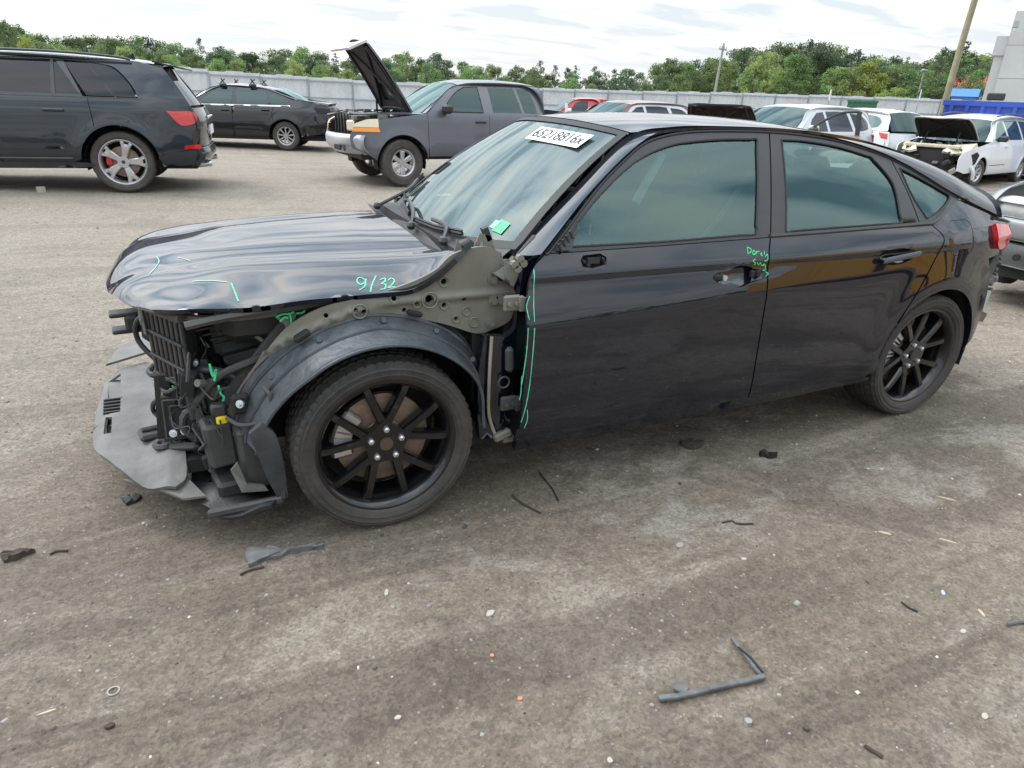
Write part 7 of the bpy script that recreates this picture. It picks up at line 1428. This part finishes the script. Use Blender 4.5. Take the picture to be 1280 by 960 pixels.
for a in [('stone_chip', 'largest pale chip on the dirt, right of centre below the door', 'stone chip', 613, 767, .05, .028, PALE, .5), ('stone_chip', 'pale rectangular chip on the dirt below the front wheel', 'stone chip', 483, 742, .05, .02, PALE, 1.2), ('orange_disc', 'small orange disc, upper of two on the dirt', 'disc', 615, 817, .018, .018, ORG, 0), ('orange_disc', 'small orange disc, lower and brighter of two on the dirt', 'disc', 650, 870, .02, .02, ORG, 0), ('stone_chip', 'white chip near the bottom edge below the orange disc', 'stone chip', 763, 947, .02, .024, PALE, 0), ('stone_chip', 'square white chip left of the orange discs', 'stone chip', 497, 895, .026, .018, PALE, .2),
    ('stone', 'grey pebble just under the L shaped trim strip', 'pebble', 935, 902, .03, .028, ST[1], 0, .02), ('stone', 'dark pebble to the right of the grey pebble under the trim strip', 'pebble', 1008, 909, .024, .02, ST[4], 0, .014), ('stone_chip', 'pale round chip beside the word-like scuffs right of centre', 'stone chip', 930, 697, .03, .026, PALE, 0) , ('stone_chip', 'pale chip under the rear door, nearest the rear wheel', 'stone chip', 1103, 584, .04, .022, PALE, .4), ('stone_chip', 'flat grey chip above the L shaped trim strip', 'stone chip', 850, 680, .05, .035, ST[1], .4), ('stone_chip', 'blue grey chip at the right near the straw chips', 'stone chip', 1180, 738, .04, .02, BLUEG, .8), ('stone_chip', 'pale chip near the right edge level with the trim strip', 'stone chip', 1205, 787, .035, .024, PALE, .2), ('stone_chip', 'white chip low at the right beside the dark sliver', 'stone chip', 1232, 892, .035, .022, PALE, .5),
    ('wood_chip', 'long straw coloured chip right of the rear wheel, upper one', 'wood chip', 1184, 620, .10, .012, WOODC, 2.2), ('wood_chip', 'long straw coloured chip low at the right of the rear wheel', 'wood chip', 1186, 672, .09, .012, WOODC, 2.2), ('wood_chip', 'short straw coloured chip left of the long one at the right', 'wood chip', 1107, 664, .07, .016, WOODC, 2.3), ('wood_chip', 'upright straw chip near the right edge', 'wood chip', 1229, 760, .06, .014, WOODC, 1.1), ('wood_chip', 'thin pale sliver at the lower left of the yard', 'wood chip', 58, 889, .06, .008, WOODC, .1), ('dirt_clod', 'dark brown clod at the lower left', 'clod', 137, 905, .03, .024, BR, 0, .012), ('stone', 'white lump of rubble under the large dark SUV', 'pebble', 52, 239, .14, .10, PALE, 0, .10)]:
    chip(*a)
o = G(141, 860); B = Bag(); B.tube([(.014*math.cos(t), .014*math.sin(t), .003) for t in np.linspace(0, 6.28, 19)], .0022, 5, False); q = B.build('plastic_ring', PALE); q.location = tuple(o); tag(q, 'small pale plastic ring on the dirt at the lower left', 'ring')
debris('dry_leaves', 'dark matted leaf litter on the dirt at the left edge', 'leaf litter', [(0, 691), (12, 688), (26, 686), (44, 687), (30, 691), (18, 697), (4, 700)], .004, BR, .02)
debris('rubber_scrap', 'black curled rubber scrap on the dirt under the sill', 'rubber scrap', [(948, 567), (955, 566), (966, 568), (970, 571), (960, 571), (950, 569)], .010, RB, .02)
debris('dark_scrap', 'black scrap on the dirt left of the undertray shadow', 'scrap', [(152, 622), (164, 618), (176, 620), (170, 626), (158, 628)], .005, BLKPL, .015)
debris('dirt_pile', 'crumbled dark clump of dirt under the front door', 'clump', [(850, 553), (866, 550), (880, 553), (876, 558), (862, 560), (852, 557)], .006, BR, .02)
stick('wire', 'thin black wire lying on the dirt right of the front wheel', 'wire', [(674, 591), (682, 602), (690, 611), (698, 626)], .003, RB); stick('twig', 'dark twig lying on the dirt left of the thin black wire', 'twig', [(640, 620), (655, 632), (676, 642)], .004, BR)
stick('wire', 'short bent dark wire on the dirt at the right', 'wire', [(1127, 751), (1136, 757), (1148, 761)], .003, RB); stick('metal_strip', 'dark metal strip at the right edge level with the trim strip', 'strip', [(1260, 779), (1268, 776), (1290, 772)], .006, GP2); stick('twig', 'dark sliver low at the right below the trim strip', 'sliver', [(1081, 931), (1104, 946)], .005, BR); stick('twig', 'black spidery twig on the dirt right of centre', 'twig', [(903, 653), (914, 651), (922, 654), (942, 653)], .0035, BR); stick('twig', 'thin brown twig under the grey plastic shard', 'twig', [(300, 717), (312, 712), (330, 708)], .004, BR); stick('twig', 'dark twig right of the leaf litter at the left', 'twig', [(62, 691), (70, 687), (84, 686)], .004, BR)
# ================================================================== YELLOW LOADER behind the viewer, mirrored in the rear door
LD = empty('wheel_loader', (-15.5, 8.5, 0), math.radians(118)); tag(LD, 'yellow wheel loader off to the right behind the viewer, mirrored in the door', 'wheel loader')
YP = M('loader_yellow_paint', (.62, .34, .03), .4, coat=.5, dust=.08)
B = Bag(); B.box((-1.2, 0, 1.75), (2.2, 1.7, 1.0), bev=.15); B.build('engine_hood', YP, LD); B = Bag(); B.box((.6, 0, 1.2), (1.9, 1.3, .7), bev=.08); B.build('front_frame', YP, LD)
B = Bag(); B.box((.1, 0, 2.6), (1.3, 1.4, 1.5), bev=.12); B.build('cab', DARKV, LD); B = Bag(); B.box((.1, 0, 3.42), (1.5, 1.6, .14), bev=.05); B.build('cab_roof', YP, LD)
for s_ in (-1, 1): B = Bag(); B.tube([(.6, s_*.5, 1.9), (1.7, s_*.5, 1.6), (2.6, s_*.5, .8)], .15, 8); B.build('lift_arm', YP, LD)
B = Bag(); B.prism([(2.6, -1.35, .15), (3.6, -1.35, .10), (3.2, -1.35, .35), (2.95, -1.35, .8), (3.15, -1.35, 1.35), (2.6, -1.35, 1.1)], (0, 2.7, 0)); B.build('bucket', YP, LD)
for x_ in (-1.6, 1.2):
    for s_ in (-1, 1): make_wheel(LD, (x_, s_*1.0, .70), .70, .34, .5, 'steel', 6, YP, s_, 0, RUB, 48, disc=False)
CT = empty('yellow_container', (-10.6, 7.6, 0), math.radians(8)); tag(CT, 'long yellow roll-off container behind the viewer, seen mirrored in the rear door', 'skip')
YP = M('container_yellow_paint', (.80, .42, .03), .4, coat=.5, dust=.05)
B = Bag()
for s_ in (-1, 1): B.box((0, s_*1.1, 1.35), (4.2, .08, 2.0))
for s_ in (-1, 1): B.box((s_*2.06, 0, 1.35), (.08, 2.1, 2.0))
B.box((0, 0, .38), (4.1, 2.1, .1)); B.build('body', YP, CT)
for k in range(6): 
    for s_ in (-1, 1): B = Bag(); B.box((-1.9+.76*k, s_*1.18, 1.35), (.14, .09, 1.9)); B.build('rib', DARKV if k % 3 == 1 else YP, CT)
for s_ in (-1, 1): B = Bag(); B.box((0, s_*1.16, 2.38), (4.3, .16, .12)); B.build('top_rail', YP, CT)
